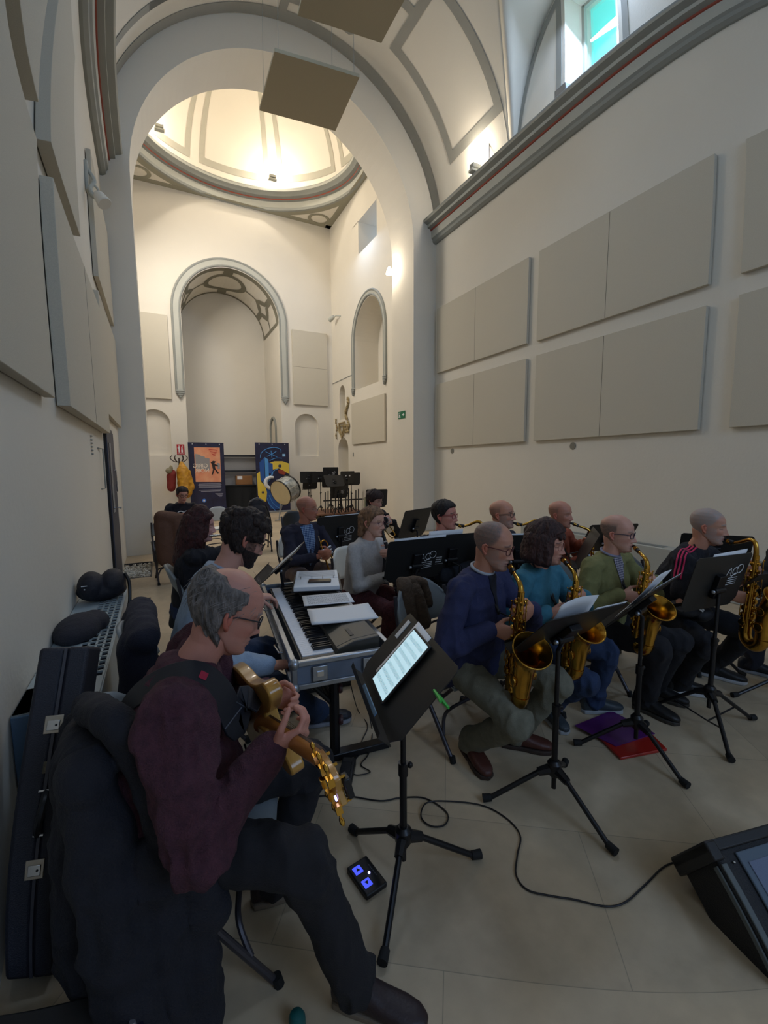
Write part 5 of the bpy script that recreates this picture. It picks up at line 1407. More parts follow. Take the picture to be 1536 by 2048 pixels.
pc_ = person(**cl); folding_chair(1.60, 3.34, -1.10, 'pale folding chair under the woman in the fluffy cardigan', M_WCH)
hairmass(pc_, [((.055, -.06, .14), (.060, -.075, .02), .038, .026), ((-.055, -.06, .14), (-.060, -.075, .02), .038, .026), ((0, -.09, .15), (0, -.11, .0), .045, .03), ((.066, .01, .15), (.074, -.02, .06), .018, .014), ((-.066, .01, .15), (-.074, -.02, .06), .018, .014)], (150, 110, 78))
def clarinet(mouth, d, label):
    t = thing('clarinet', label, 'clarinet', tuple(mouth)); O = Vector(mouth); d = Vector(d).normalized(); a = d.orthogonal().normalized(); b = d.cross(a)
    m = MB(); m.tube([O-d*.012, O+d*.03, O+d*.07, O+d*.08], [.005, .012, .0135, .0165], 12); m.build('mouthpiece', M_BLACK, t)
    m = MB(); m.tube([O+d*s_ for s_ in (.08, .14, .30, .50, .56, .60, .635, .65)], [.0165, .0145, .0145, .0155, .017, .022, .032, .036], 16); m.build('body', mat('grenadilla_wood', (22, 22, 30), .3), t)
    m = MB()
    for s_ in (.078, .14, .305, .50, .648): m.tube([O+d*(s_-.005), O+d*(s_+.005)], .0185 if s_ < .6 else .0372, 16)
    m.build('silver_ring', M_CHROME, t)
    m = MB()
    for k in range(12):
        s_ = .16+.03*k; q = a*math.cos(k*1.3)+b*math.sin(k*1.3); m.lathe([(.007, 0), (.008, .003), (.003, .005)], frame(q, d, O+d*s_+q*.016), 10)
    for q in (a, b, -a): m.tube([O+d*.16+q*.019, O+d*.29+q*.019], .002, 6); m.tube([O+d*.32+q*.019, O+d*.49+q*.019], .002, 6)
    m.build('key', M_CHROME, t)
clarinet(mo, cd, 'black clarinet with silver keys held by the woman in the pale cardigan')

# young trumpeter behind
tr = dict(label='young person with glasses in a black puffer jacket holding a trumpet', hip=(2.38, 5.10), phi=-1.26, lean=.10, head=-.95, hpitch=-.22, topcol=(24, 22, 28), bottom=(30, 30, 36), skin=(206, 156, 136), hair='fringe', haircol=(60, 38, 34), hairth=.024, glasses=((150, 120, 90), 0), vox=.006, build=1.12, baggy=.03)
mo, N_, fc_, rc_, t_ = mouth_of(**tr)
tp = N_+fc_*.20-t_*.08
P = trumpet(tp+V(.0, .02, .06), V(.10, -.80, -.52), V(.3, 0, 1), 'brass trumpet with its bell to the viewer held by the young trumpeter', .30, .060)
tr['hands'] = (tp+V(.05, -.10, .0)+rc_*.06, tp+V(.05, -.12, -.04)-rc_*.07); tr['hdir'] = ((-rc_+V(0, 0, .3)), (rc_+V(0, 0, .3))); tr['hnorm'] = (-rc_-fc_*.3, rc_-fc_*.3)
py_ = person(**tr); seat(tr, 'folding chair of the young trumpeter')
hairmass(py_, [(math.sin(a)*.066, math.cos(a)*.075-.01, .185+.018*math.sin(3*a), .030) for a in np.linspace(0, 2*PI, 12)]+[(0, -.01, .205, .06)], (60, 38, 34), amp=.012)

# bald trumpeter in a check shirt
tb = dict(label='bald man in a navy jacket and blue checked shirt resting with a trumpet', hip=(1.25, 4.36), phi=-1.30, lean=.16, chest=-1.2, head=-.62, hpitch=-.04, topcol=(46, 44, 60), bottom=(128, 106, 98), skin=(186, 124, 100), stub=('bald', (120, 96, 84), .5), glasses=((170, 160, 150), 0), vox=.006, build=1.1, sc=1.03, splay=(.22, .26), feet=((1.24, 3.95, -1.5), (1.62, 4.02, -1.1)), shoes=(40, 34, 30))
mo, N_, fc_, rc_, t_ = mouth_of(**tb)
tp = N_+fc_*.27-t_*.10+rc_*.02
trumpet(tp, V(.28, -.10, -1), V(-.9, -.4, 0), 'brass trumpet held upright on the lap of the bald man in the checked shirt', .50, .045)
tb['hands'] = (tp+V(.05, .0, -.20)+rc_*.06, tp+V(.06, .0, -.17)-rc_*.06); tb['hdir'] = (-rc_*.8+fc_*.4, rc_*.8+fc_*.4); tb['hnorm'] = (-rc_*.5-fc_*.6, rc_*.4-fc_*.7); tb['sleeve'] = .9
pb_ = person(**tb); folding_chair(1.37, 4.44, -1.3, 'pale folding chair under the bald man in the checked shirt', M_WCH)
shirt_v(pb_, check_mat('blue_check_shirt', (44, 74, 128), (150, 176, 210), 18), .085, .42)

# keyboard player
kb = dict(label='bearded man with dark curly hair in a pale blue sweater playing the keyboard', hip=(.10, 2.27), phi=-.10, lean=.30, chest=-.05, head=.08, hpitch=-.50, hz=.60, topcol=(156, 174, 196), bottom=(46, 62, 90), skin=(200, 150, 132), hair='full', haircol=(50, 36, 32), hairth=.020, beard=((48, 32, 28), 1.0), glasses=((40, 30, 30), 1), vox=.005, sc=1.08,
    splay=(.06, .0), feet=((.80, 2.46, -.2), (.52, 2.74, -.1)), shoes=(44, 46, 56), sole=(150, 150, 156), hands=((.42, 2.05, .64), (.44, 2.49, .86)), hdir=((1, .05, -.12), (1, .0, -.12)), hnorm=((0, 0, -1), (0, 0, -1)), hcurl=(.5, .5), poles=((-.4, -.6, -1), (-.4, .6, -1)), build=1.05)
pk_ = person(**kb)
curls = []
rnd = random.Random(11)
for k in range(95):
    a = rnd.uniform(0, 2*PI); z_ = rnd.uniform(.045, .235); 
    dd = abs(((a+PI) % (2*PI))-PI)
    if dd < 1.0 and z_ < .185: continue
    if dd < 1.75 and z_ < .11: continue
    ww = float(hs(z_, 1))+.012; yy_ = float(hs(z_, 2)) if math.cos(a) > 0 else -float(hs(z_, 3))
    curls.append((math.sin(a)*ww, math.cos(a)*(yy_+.012), min(z_+.010, .236), rnd.uniform(.017, .028)))
hairmass(pk_, curls+[(0, -.01, .20, .072)], (50, 36, 32), 'curls', .0055, .006, 55)
folding_chair(.15, 2.30, -.10, 'grey folding chair under the keyboard player, a dark coat on its back')

# flautist
fu = dict(label='woman with long dark red hair in black playing the flute', hip=(.155, 3.57), phi=.0, lean=.10, chest=-.05, head=-.22, hpitch=-.12, topcol=(26, 26, 34), bottom=(42, 56, 92), skin=(206, 156, 148), hair='full', haircol=(70, 26, 28), hairth=.020, vox=.0055, sc=1.0, splay=(.10, .0))
mo, N_, fc_, rc_, t_ = mouth_of(**fu)
fd_ = V(.80, .52, -.06).normalized()
fu['hands'] = (mo+fd_*.38+V(0, 0, -.05), mo+fd_*.16+V(0, .05, -.05)); fu['hdir'] = ((.5, .2, .5), (.5, -.2, .6)); fu['hnorm'] = ((0, .8, .2), (0, -.6, .2)); fu['poles'] = ((.2, -.8, -.8), (.2, .8, -.8))
pu_ = person(**fu)
lng = []
for a in np.linspace(75, 285, 13):
    x_, y_ = math.sin(R(a)), math.cos(R(a)); lng += [((x_*.078, y_*.088-.012, .17), (x_*.105, y_*.105-.02, .03), .034, .040), ((x_*.105, y_*.105-.02, .03), (x_*.115, y_*.105-.04, -.17-.02*math.sin(a)), .040, .030)]
lng += [(0, -.01, .205, .075), ((.05, .055, .195), (.082, .045, .05), .022, .026), ((-.05, .055, .195), (-.082, .045, .05), .022, .026)]
hairmass(pu_, lng, (70, 28, 28), amp=.008, sc_=34)
t = thing('flute', 'silver flute held sideways by the red-haired woman', 'flute', tuple(mo))
m = MB(); m.tube([mo-fd_*.06+fc_*.012, mo+fd_*.60+fc_*.012], .0095, 12); fo = m.build('tube', M_CHROME, t)
m = MB()
for k in range(13): m.lathe([(.008, 0), (.009, .003), (.003, .005)], frame(V(0, 0, 1), None, mo+fc_*.012+fd_*(.17+.032*k)+V(0, 0, .009)), 10)
m.build('key', M_CHROME, t)
m = MB(); m.sphere(mo+fc_*.012, .012, 10, 8, (1.2, 1, .9)); m.build('lip_plate', M_CHROME, t)
folding_chair(.36, 3.60, .0, 'folding chair of the red-haired flautist')

# woman far left
fa = dict(label='person with glasses and a black printed shirt sitting far back on the left', hip=(.30, 7.86), phi=-1.35, lean=.10, head=-1.3, hpitch=-.25, topcol=(28, 26, 34), bottom=(40, 30, 40), skin=(206, 150, 128), hair='full', haircol=(46, 34, 34), hairth=.014, glasses=((30, 24, 24), 1), vox=.008, hands=((.26, 7.56, .78), (.42, 7.58, .78)), hdir=((.3, -.4, .3), (-.3, -.4, .3)))
pw_ = person(**fa); seat(fa, 'folding chair of the person sitting far back on the left')
m = MB(); c0 = pw_['N']-pw_['t']*.16+pw_['fc']*.13
for sg in (-1, 1): m.tube([c0+pw_['rc']*(sg*.05+.045*math.cos(a))+V(0, 0, .035*math.sin(a)) for a in np.linspace(.4 if sg < 0 else -2.7, 5.6 if sg < 0 else 2.7, 22)], .008, 6)
m.build('white_print', M_WHITE, pw_['top'])

# ---- the guitarist in the foreground
ma = mat('burgundy_knit', (86, 48, 60), .95, nscale=45, col2=(72, 40, 52), bump=.8, bscale=230)
gt = dict(label='grey-haired man in a burgundy sweater playing guitar in the foreground', hip=(-.05, 1.41), phi=-.50, lean=.21, side=.02, chest=-.20, head=.02, hpitch=-.45, topcol=(70, 40, 50), topmat=ma, bottom=(34, 33, 38), skin=(198, 140, 122), hair='guit', haircol=(134, 126, 122), hairth=.020, glasses=((40, 42, 50), 1),
    splay=(.02, .42), feet=((.44, 1.04, -.78), (.30, 1.50, -.12)), shoes=(44, 30, 34), sole=(126, 112, 96), vox=.0042, vcloth=.006, build=1.30, sc=1.05, armw=1.22, baggy=.02, hz=.53,
    hands=((.235, 1.135, .835), (.285, 1.465, .825)), hdir=((.75, -.25, .35), (.85, -.35, -.35)), hnorm=((.35, .3, .6), (.35, -.8, -.2)), hcurl=(.75, .8), poles=((-.2, -.5, -1), (-.2, .7, -.8)), neckfwd=.06)
pg_ = person(**gt)
# sparse strands on top of the receding grey hair
m = MB(); rnd = random.Random(2)
for k in range(420):
    a = rnd.uniform(-2.9, 2.9); z_ = rnd.uniform(.12, .222)
    if abs(a) < .75 and z_ < .212: continue
    if float(hmask('guit', np.array([a]), np.array([z_]))[0]) < .5 and rnd.random() < .90: continue
    x_, y_, z2 = [float(v[0]) for v in head_local(np.array([a]), np.array([z_]), off=.014, feat=False)]
    p0 = Vector((x_, y_, z2)); n_ = Vector((x_, y_+.01, z2-.13)).normalized(); tg = Vector((rnd.uniform(-.3, .3), -.9, -.35-.4*abs(math.sin(a)))); tg = (tg-n_*tg.dot(n_)).normalized(); Ls = rnd.uniform(.02, .045)
    pts = [p0+n_*.0005, p0+tg*Ls*.5+n_*rnd.uniform(.002, .008), p0+tg*Ls+n_*rnd.uniform(0, .010)]
    m.tube([pg_['HL'](*p) for p in pts], [.0009, .0008, .0003], 3, caps=False)
hs_ = m.build('hair_strands', hairmat((150, 142, 138)), pg_['o']); hs_['kind'] = 'stuff'
folding_chair(.10, 1.475, -.28, 'dark-legged folding chair under the guitarist, draped with his coat')
# ---- electric guitar
def guitar():
    heel = V(.272, 1.31, .795); nut = V(.314, .935, .905); tip = V(.308, .790, .925)
    t = thing('guitar', 'honey-coloured wooden guitar held by the man in the burgundy sweater', 'guitar', tuple(heel))
    a = (nut-heel).normalized(); g = V(1, .10, .22); g = (g-a*g.dot(a)).normalized(); w = g.cross(a).normalized()
    if w.z < 0: w = -w
    def fr(o): return Matrix(((a.x, w.x, g.x, o.x), (a.y, w.y, g.y, o.y), (a.z, w.z, g.z, o.z), (0, 0, 0, 1)))
    M_W = mat('amber_lacquered_maple', (206, 158, 78), .28, nscale=9, col2=(170, 116, 48), stretch=(1, 1, .25), coat=.4)
    M_WD = mat('darker_amber_neck', (182, 118, 52), .3, nscale=9, col2=(150, 92, 38), stretch=(1, .3, 1), coat=.4)
    # body outline: x along the neck (+ to headstock), y width up
    out = [(.115, .098), (.128, .118), (.118, .138), (.085, .150), (.03, .138), (-.04, .128), (-.10, .132), (-.18, .160), (-.26, .168), (-.33, .150), (-.375, .10), (-.39, .03), (-.385, -.05), (-.36, -.13), (-.30, -.175), (-.22, -.178), (-.14, -.150), (-.07, -.128), (-.01, -.130), (.035, -.142), (.075, -.140), (.092, -.120), (.082, -.095), (.050, -.066), (.022, -.045), (.0, -.034), (.0, .036), (.03, .046), (.07, .066)]
    pts = [tuple(p.xy) for p in bez([V(x, y, 0) for x, y in out+[out[0]]], 4)][:-1]
    m = MB(); m.prism(pts, .044, fr(heel) @ Matrix.Translation((0, 0, -.010))); m.build('body', M_W, t, bevel=.008)
    # neck block, neck and fretboard
    L = (nut-heel).length
    m = MB(); n = 14
    def nk(u, v):
        x = -.05+(L+.05)*u; hw = .029-.008*u; th = .024 if u > .18 else .024+.018*(1-u/.18); an = PI*v
        return heel+a*x+w*(hw*math.cos(an))-g*(th*math.sin(an)**.8)+g*.0
    m.grid(nk, n, 12); m.add([heel+a*(-.05)+w*.029, heel+a*(-.05)-w*.029, nut-w*.021, nut+w*.021], [(0, 1, 2, 3)]); m.build('neck', M_WD, t)
    m = MB(); m.hexa([heel+a*(-.08)-w*.030, nut-w*.022, nut+w*.022, heel+a*(-.08)+w*.030, heel+a*(-.08)-w*.030+g*.007, nut-w*.022+g*.007, nut+w*.022+g*.007, heel+a*(-.08)+w*.030+g*.007]); m.build('fretboard', mat('rosewood', (60, 36, 26), .5), t, smooth=False)
    m = MB(); m.box(tuple(heel+a*.012-w*.02-g*.026), (.09, .062, .02), M=Matrix((a, w, g)).transposed()); m.build('heel_block', M_W, t, bevel=.006)
    # headstock with six gold tuners
    h = (tip-nut).normalized(); hg = (g-h*g.dot(h)).normalized(); hw_ = hg.cross(h).normalized()
    if hw_.z < 0: hw_ = -hw_
    HL_ = (tip-nut).length; HF = Matrix(((h.x, hw_.x, hg.x, nut.x), (h.y, hw_.y, hg.y, nut.y), (h.z, hw_.z, hg.z, nut.z), (0, 0, 0, 1)))
    m = MB(); m.prism([(0, -.022), (.02, -.034), (HL_-.03, -.040), (HL_, -.028), (HL_-.012, 0), (HL_, .028), (HL_-.03, .040), (.02, .034), (0, .022)], .016, HF @ Matrix.Translation((0, 0, -.014))); m.build('headstock', M_W, t, bevel=.003)
    M_GOLD = mat('gold_tuner', (236, 186, 84), .2, metal=1)
    for sg in (-1, 1):
        for k in range(3):
            x = .035+.052*k; m = MB()
            m.box(tuple(HF @ V(x, sg*.030, -.020)), (.020, .018, .014), M=HF.to_3x3()); m.tube([HF @ V(x, sg*.036, -.020), HF @ V(x, sg*.052, -.020)], .003, 8)
            m.sphere(HF @ V(x, sg*.060, -.020), .011, 10, 8, (1, .8, .5), HF.to_3x3()); m.tube([HF @ V(x, sg*.026, 0), HF @ V(x, sg*.026, .012)], .0035, 8); m.build('tuning_peg', M_GOLD, t)
    m = MB()
    for k in range(6): o = w*(-.0165+.0066*k); m.tube([heel-a*.30+o*1.5+g*.045, nut+o+g*.009, nut+h*.12+o*1.2+g*.004], .0007, 4)
    m.build('strings', M_CHROME, t, smooth=False)
    m = MB(); m.box(tuple(heel-a*.10+g*.038), (.035, .08, .012), M=Matrix((a, w, g)).transposed()); m.build('pickup', M_BLACK, t, bevel=.002)
    m = MB(); m.box(tuple(heel-a*.20+g*.038), (.035, .08, .012), M=Matrix((a, w, g)).transposed()); m.build('pickup', M_BLACK, t, bevel=.002)
    m = MB(); m.box(tuple(heel-a*.30+g*.040), (.02, .085, .014), M=Matrix((a, w, g)).transposed()); m.build('bridge', M_GOLD, t, bevel=.002)
    # clip-on tuner at the headstock tip
    m = MB(); m.box(tuple(HF @ V(HL_-.012, 0, .012)), (.03, .045, .014), M=HF.to_3x3()); tn = m.build('clip_tuner', M_BLACK, t, bevel=.003)
    m = MB(); m.box(tuple(HF @ V(HL_-.012, -.012, -.018)), (.008, .008, .004), M=HF.to_3x3()); m.build('blue_light', mat('blue_led', (150, 150, 255), .4, emis=4), tn)
    # strap: wide padded band from the upper horn over the shoulder and down the back
    btn = heel+a*.035+w*.075-g*.030
    P = pg_; N = P['N']; tt = P['t']; rc = P['rc']; fc = P['fc']
    path = [btn, btn+V(-.035, .01, .035), N-tt*.17+fc*.165+rc*.11, N-tt*.06+fc*.105+rc*.115, N+tt*.005+rc*.115+fc*.02, N-tt*.03+rc*.10-fc*.085, N-tt*.13+rc*.05-fc*.150, N-tt*.28-fc*.165-rc*.05, N-tt*.40-fc*.14-rc*.14]
    ps = bez(path, 6); m = MB(); n = len(ps); Lr = []
    for i, p in enumerate(ps):
        tg = (ps[min(i+1, n-1)]-ps[max(i-1, 0)]).normalized(); ctr = N-tt*.22
        nn = p-ctr; nn = (nn-tg*nn.dot(tg)).normalized(); sd = tg.cross(nn); ww = .024+.018*min(1, i/4); Lr.append((p+nn*.004, sd*ww, nn))
    b = len(m.v)
    for p, s_, nn in Lr: m.v += [tuple(p+s_+nn*.004), tuple(p-s_+nn*.004), tuple(p-s_-nn*.004), tuple(p+s_-nn*.004)]
    for i in range(n-1):
        for j in range(4): m.f.append((b+i*4+j, b+i*4+(j+1) % 4, b+i*4+4+(j+1) % 4, b+i*4+4+j)); m.m.append(0)
    m.f.append((b, b+1, b+2, b+3)); m.m.append(0)
    st = m.build('strap', mat('strap_black_padding', (30, 31, 38), .6, nscale=30, namt=.1), t, bevel=.002)
    k = 22; p, s_, nn = Lr[k]; tg = nn.cross(s_).normalized()
    m = MB(); m.add([p+nn*.006+tg*a_*.011+s_*b_*.28 for a_, b_ in ((-1, -1), (1, -1), (1, 1), (-1, 1))], [(0, 1, 2, 3)]); m.build('red_label', mat('red_tag', (168, 34, 62), .7), st, smooth=False)
    for k in (8, 14):
        p, s_, nn = Lr[k]; tg = nn.cross(s_).normalized(); m = MB(); m.tube([p+s_*1.0+nn*.005, p-s_*1.0+nn*.005], .0022, 6); m.build('stitched_seam', mat('seam_grey', (74, 76, 84), .6), st)
    m = MB(); m.lathe([(.008, 0), (.009, .004), (.004, .008)], frame(-g, None, btn-g*.002+V(-.008, 0, 0)), 14); m.build('strap_button', M_GOLD, t)
guitar()
# cable from the guitar to the amplifier, with a loop on the floor
def floorcable(pts, name, label, r=.0035, n=7, cat='cable'):
    m = MB(); m.tube(bez(pts, n), r, 8); o = m.build(name, M_CABLE, origin=pts[len(pts)//2]); return tag(o, label, cat)
floorcable([(.22, 1.52, .62), (.30, 1.62, .30), (.42, 1.85, .03), (.58, 1.90, .006), (.722, 1.839, .005), (.858, 1.732, .005), (.951, 1.704, .005), (1.056, 1.646, .005), (1.098, 1.528, .006), (1.051, 1.474, .006), (.992, 1.496, .006), (.979, 1.558, .008), (1.039, 1.61, .012), (1.13, 1.586, .006), (1.264, 1.492, .005), (1.317, 1.383, .005), (1.308, 1.281, .005), (1.228, 1.214, .005), (1.159, 1.15, .005), (1.153, 1.085, .005), (1.21, 1.029, .005), (1.279, .975, .005), (1.354, .906, .005), (1.431, .881, .005), (1.562, .889, .005), (1.708, .901, .005), (1.801, .875, .005), (1.82, .80, .03), (1.70, .76, .12)],
    'guitar_cable', 'thin black guitar cable looping across the floor to the amplifier')
floorcable([(.93, 2.56, .60), (1.02, 2.55, .3), (1.073, 2.496, .02), (1.064, 2.314, .006), (.975, 2.194, .006), (.886, 2.082, .006), (.802, 2.001, .006), (.79, 2.03, .02)], 'pedal_cable', 'black cable hanging from the keyboard to its pedal', .003)
floorcable([(.96, 2.50, .60), (1.06, 2.42, .3), (1.08, 2.30, .02), (1.03, 2.18, .006), (.95, 2.06, .006), (.88, 2.003, .006), (.90, 1.93, .006), (.82, 1.95, .006), (.84, 2.03, .006), (.92, 2.09, .006)], 'power_cable', 'second black cable curling on the floor under the keyboard', .003)
# ================================================================== STANDS OF THE BAND
H_ = math.pi
D1 = music_stand((.790, 1.395, .815), -1.81, .75, 'nearest black music stand, holding the tablet', .56, .34, pole=(.765, 1.345), legrot=-.21, legr=(.33, .31, .32), hubz=.17)
# three legs of the near stand reach (1.07,1.27) (.55,1.11) (.64,1.63)
D2 = music_stand((1.64, 1.355, .838), H_+.0, .78, 'music stand in front of the man in navy, its grey back towards the viewer', .50, .34, pole=(1.58, 1.345), legrot=.534, legr=(.32, .33, .32), hubz=.17)
D3 = music_stand((2.27, 1.40, .862), H_+.26, .72, 'music stand standing over the purple folder, seen almost edge-on', .50, .34, pole=(2.28, 1.40), legrot=.39, legr=(.32, .32, .30), hubz=.17)
D4 = music_stand((2.99, 1.40, .873), 3.037, .25, 'music stand before the man with pink stripes, emblem on its back', .50, .36, pole=(2.88, 1.34), legrot=-.26, legr=(.36, .33, .336), hubz=.22, logo=(-.13, .05, 1.0, -1), low=True)
D5 = music_stand((3.52, 1.33, .80), H_-.3, .80, 'music stand cut by the right edge of the picture', .50, .34, pole=(3.78, 1.30), legrot=2.75, legr=.40, hubz=.14)
D6 = music_stand((1.70, 4.35, .885), 3.325, .08, 'emblem music stand beside the bald man in the checked shirt', .56, .36, pole=(1.72, 4.40), logo=(-.10, -.02, 1.15, -1))
D7 = music_stand((1.66, 2.72, .90), 3.13, .26, 'emblem music stand with lettering before the clarinettist', .50, .33, pole=(1.62, 2.66), logo=(-.10, .0, 1.0, -1), marks=1)
D8 = music_stand((2.02, 2.78, .90), 3.05, .26, 'plain music stand just right of the one with lettering', .46, .33, pole=(2.05, 2.70))
D9 = music_stand((2.44, 4.02, .965), 3.55, .33, 'music stand left of the man with the checked scarf', .50, .34, pole=(2.46, 4.0))
D10 = music_stand((2.40, 2.45, .91), 2.75, .30, 'music stand between the man in navy and the woman in teal', .48, .34)
D11 = music_stand((3.82, 2.72, .885), 2.829, .57, 'music stand behind the man in the olive cardigan', .50, .34)
D12 = music_stand((3.05, 2.36, .92), 3.9, .45, 'music stand between the woman in teal and the rust-orange shirt', .46, .32)
D13 = music_stand((.77, 3.10, .905), -2.0, .85, 'music stand behind the keyboard, turned to the flautist', .50, .33, pole=(.84, 3.10))
D14 = music_stand((3.90, 1.86, .90), 2.2, .5, 'music stand half hidden behind the man with pink stripes', .46, .32)

# tablet, its case, papers and clip on the near stand
T = D1 @ Matrix.Translation((-.02, -.010, .010))
def tablet():
    t = thing('tablet', 'glowing tablet showing a page of music on the nearest stand', 'tablet', tuple(T.translation))
    w, h = .195, .275
    F3 = T @ Matrix(((1, 0, 0, 0), (0, 0, -1, -.004), (0, 1, 0, 0), (0, 0, 0, 1)))
    m = MB(); m.prism([(-w/2, -h/2), (w/2, -h/2), (w/2, h/2), (-w/2, h/2)], .008, F3 @ Matrix.Translation((0, 0, -.004))); m.build('body', M_BLACK, t, bevel=.003)
    m = MB(); m.prism([(-w/2+.010, -h/2+.010), (w/2-.010, -h/2+.010), (w/2-.010, h/2-.010), (-w/2+.010, h/2-.010)], .0008, F3 @ Matrix.Translation((0, 0, .004))); sc_ = m.build('screen', mat('tablet_screen', (196, 232, 244), .3, emis=.72), t, smooth=False)
    m = MB(); staff_marks(m, F3 @ Matrix.Translation((0, 0, .0053)), w-.02, h-.02, 7, 5, 26, .05); m.build('displayed_notes', mat('screen_ink', (70, 92, 104), .6, emis=.25), sc_, smooth=False)
tablet()
for k, (x, z, w, h, rot, lab) in enumerate(((-.075, .035, .17, .27, .03, 'sheet music behind the tablet, its edge showing left of the screen'),)):
    sheet('sheet_music', D1, x, z, w, h, lab, rot, dy=-.0025, seed=9, rows=6)
m = MB(); m.box(tuple(D1 @ V(-.22, -.004, .10)), (.03, .003, .09), M=D1.to_3x3()); tag(m.build('white_label_card', M_PAPER, smooth=False, origin=tuple(D1 @ V(-.22, -.004, .10))), 'small white card beside the top of the tablet', 'card')
m = MB(); m.box(tuple(D1 @ V(.03, -.045, -.155)), (.21, .006, .022), M=D1.to_3x3()); tag(m.build('tablet_ledge_strip', mat('blue_grey_strip', (106, 134, 160), .5), smooth=False, origin=tuple(D1 @ V(.03, -.045, -.155))), 'blue-grey strip on the ledge under the tablet', 'strip')
# green clothes peg
pg0 = D1 @ V(.282, -.0, .06)
t = thing('clothes_peg', 'bright green clothes peg clipped to the edge of the nearest stand', 'clothes peg', tuple(pg0))
M_GREEN = mat('green_plastic', (52, 176, 66), .4)
for sg in (-1, 1):
    m = MB(); a = pg0+D1.to_3x3() @ V(-.03, sg*.005, 0); b = pg0+D1.to_3x3() @ V(.025, sg*.007, 0); c = pg0+D1.to_3x3() @ V(.055, sg*.018, .0)
    m.tube([a, b, c], [.005, .0065, .0045], 8); m.build('peg_half', M_GREEN, t)
m = MB(); m.tube([pg0+D1.to_3x3() @ V(.012, s_*.008, 0) for s_ in (-1, 1)], .006, 8); m.build('spring', M_CHROME, t)

sheet('sheet_music', D2, .04, .06, .21, .30, 'curling sheet of music rising over the top of the stand before the man in navy', .12, dy=-.005, seed=3, curl=.10)
sheet('sheet_music', D2, -.14, .03, .21, .30, 'flat sheet of music on the stand before the man in navy', -.02, dy=-.005, seed=4)
sheet('sheet_music', D3, -.05, .02, .42, .30, 'wide open music sheet on the stand over the purple folder', .0, dy=-.006, seed=6)
sheet('sheet_music', D3, .12, .08, .21, .30, 'small music sheet sticking up on the edge-on stand', .10, dy=-.010, seed=8, curl=.06)
sheet('sheet_music', D4, -.05, .05, .30, .30, 'white music sheet rising above the stand before the man with pink stripes', .05, dy=-.006, seed=12)
sheet('sheet_music', D6, -.03, .03, .44, .31, 'open music sheets on the stand beside the bald man', .0, dy=-.006, seed=13)
m = MB(); m.box(tuple(D6 @ V(-.27, -.006, .0)), (.10, .006, .33), M=D6.to_3x3()); tag(m.build('blue_folder', mat('blue_folder', (44, 56, 150), .5), smooth=False, origin=tuple(D6 @ V(-.27, -.006, .0))), 'bright blue folder standing behind the emblem music stand', 'folder')
sheet('sheet_music', D7, -.02, .03, .44, .30, 'music sheets on the emblem stand with lettering', .0, dy=-.006, seed=14)
t = sheet('open_book', D8, .06, .09, .30, .21, 'thick open music book on the plain stand, white pages up', .0, dy=-.02, seed=15)
sheet('sheet_music', D10, .0, .03, .21, .30, 'music sheet on the stand between the man in navy and the woman in teal', .0, dy=-.006, seed=16)
sheet('sheet_music', D13, .0, .03, .30, .22, 'brownish sheet hanging over the lower edge of the stand behind the keyboard', .1, dy=-.006, seed=17)

# ---- stored music stands and trolley at the far right
FS = [((4.17, 13.3), 1.23, -.15, .42, .30), ((4.45, 13.0), 1.24, -.05, .40, .28), ((4.62, 12.2), 1.14, .1, .50, .32), ((4.95, 13.4), 1.33, -.1, .42, .34), ((5.20, 12.6), 1.22, .25, .44, .32), ((5.45, 12.9), 1.16, .0, .52, .34), ((4.85, 12.4), .78, .1, .46, .30), ((5.0, 13.6), 1.05, .0, .46, .30), ((4.35, 13.7), 1.0, .3, .46, .30), ((5.35, 13.6), 1.0, .0, .46, .30)]
nms = ['leftmost of the black music stands stored by the far wall', 'stored music stand just right of the leftmost one', 'stored music stand in front, its shiny desk catching light', 'tallest of the stored music stands, small emblem on it', 'stored music stand with two white stickers', 'rightmost wide stored music stand', 'lowest stored music stand in front with a small emblem', 'stored music stand hidden in the middle of the cluster', 'stored music stand at the back left of the cluster', 'stored music stand at the back right of the cluster']
for k, ((x, y), z, ya, w, h) in enumerate(FS):
    Dk = music_stand((x, y, z), H_+ya, .10 if k != 2 else -.55, nms[k], w*1.22, h*1.2, legr=.24, logo=((-.10, .02, .8, -1) if k in (3, 6) else 0), legrot=k, hubz=.30)
    if k == 4:
        for dx in (-.08, .06): 
            m = MB(); m.box(tuple(Dk @ V(dx, .008, .05)), (.05, .002, .04), M=Dk.to_3x3()); tag(m.build('white_sticker', M_WHITE, smooth=False, origin=tuple(Dk @ V(dx, .008, .05))), ('left' if dx > 0 else 'right')+' white sticker on the stored music stand', 'sticker')
t = thing('stand_trolley', 'low brown trolley under the stored music stands', 'trolley', (4.9, 12.9, 0))
m = MB(); m.box((4.9, 12.9, .14), (1.6, 1.3, .05)); m.build('deck', mat('trolley_deck_brown', (120, 82, 62), .6), t, bevel=.01)
for sx in (-1, 1):
    for sy in (-1, 1):
        m = MB(); m.lathe([(.05, -.02), (.05, .02)], Matrix.Translation((4.9+sx*.7, 12.9+sy*.55, .055)) @ Matrix.Rotation(PI/2, 4, 'Y'), 14); m.build('wheel', M_RUB, t)
for k in range(11):
    x = 4.35+.11*k; m = MB(); m.tube([(x, 12.3+.05*(k % 3), .17), (x+.02, 12.32+.05*(k % 3), .80+.03*(k % 4))], .018, 8); m.build('rail', M_BMET, t)
m = MB(); m.tube([(4.3, 12.3, .55), (5.6, 12.3, .55)], .02, 8); m.build('rail', M_BMET, t)
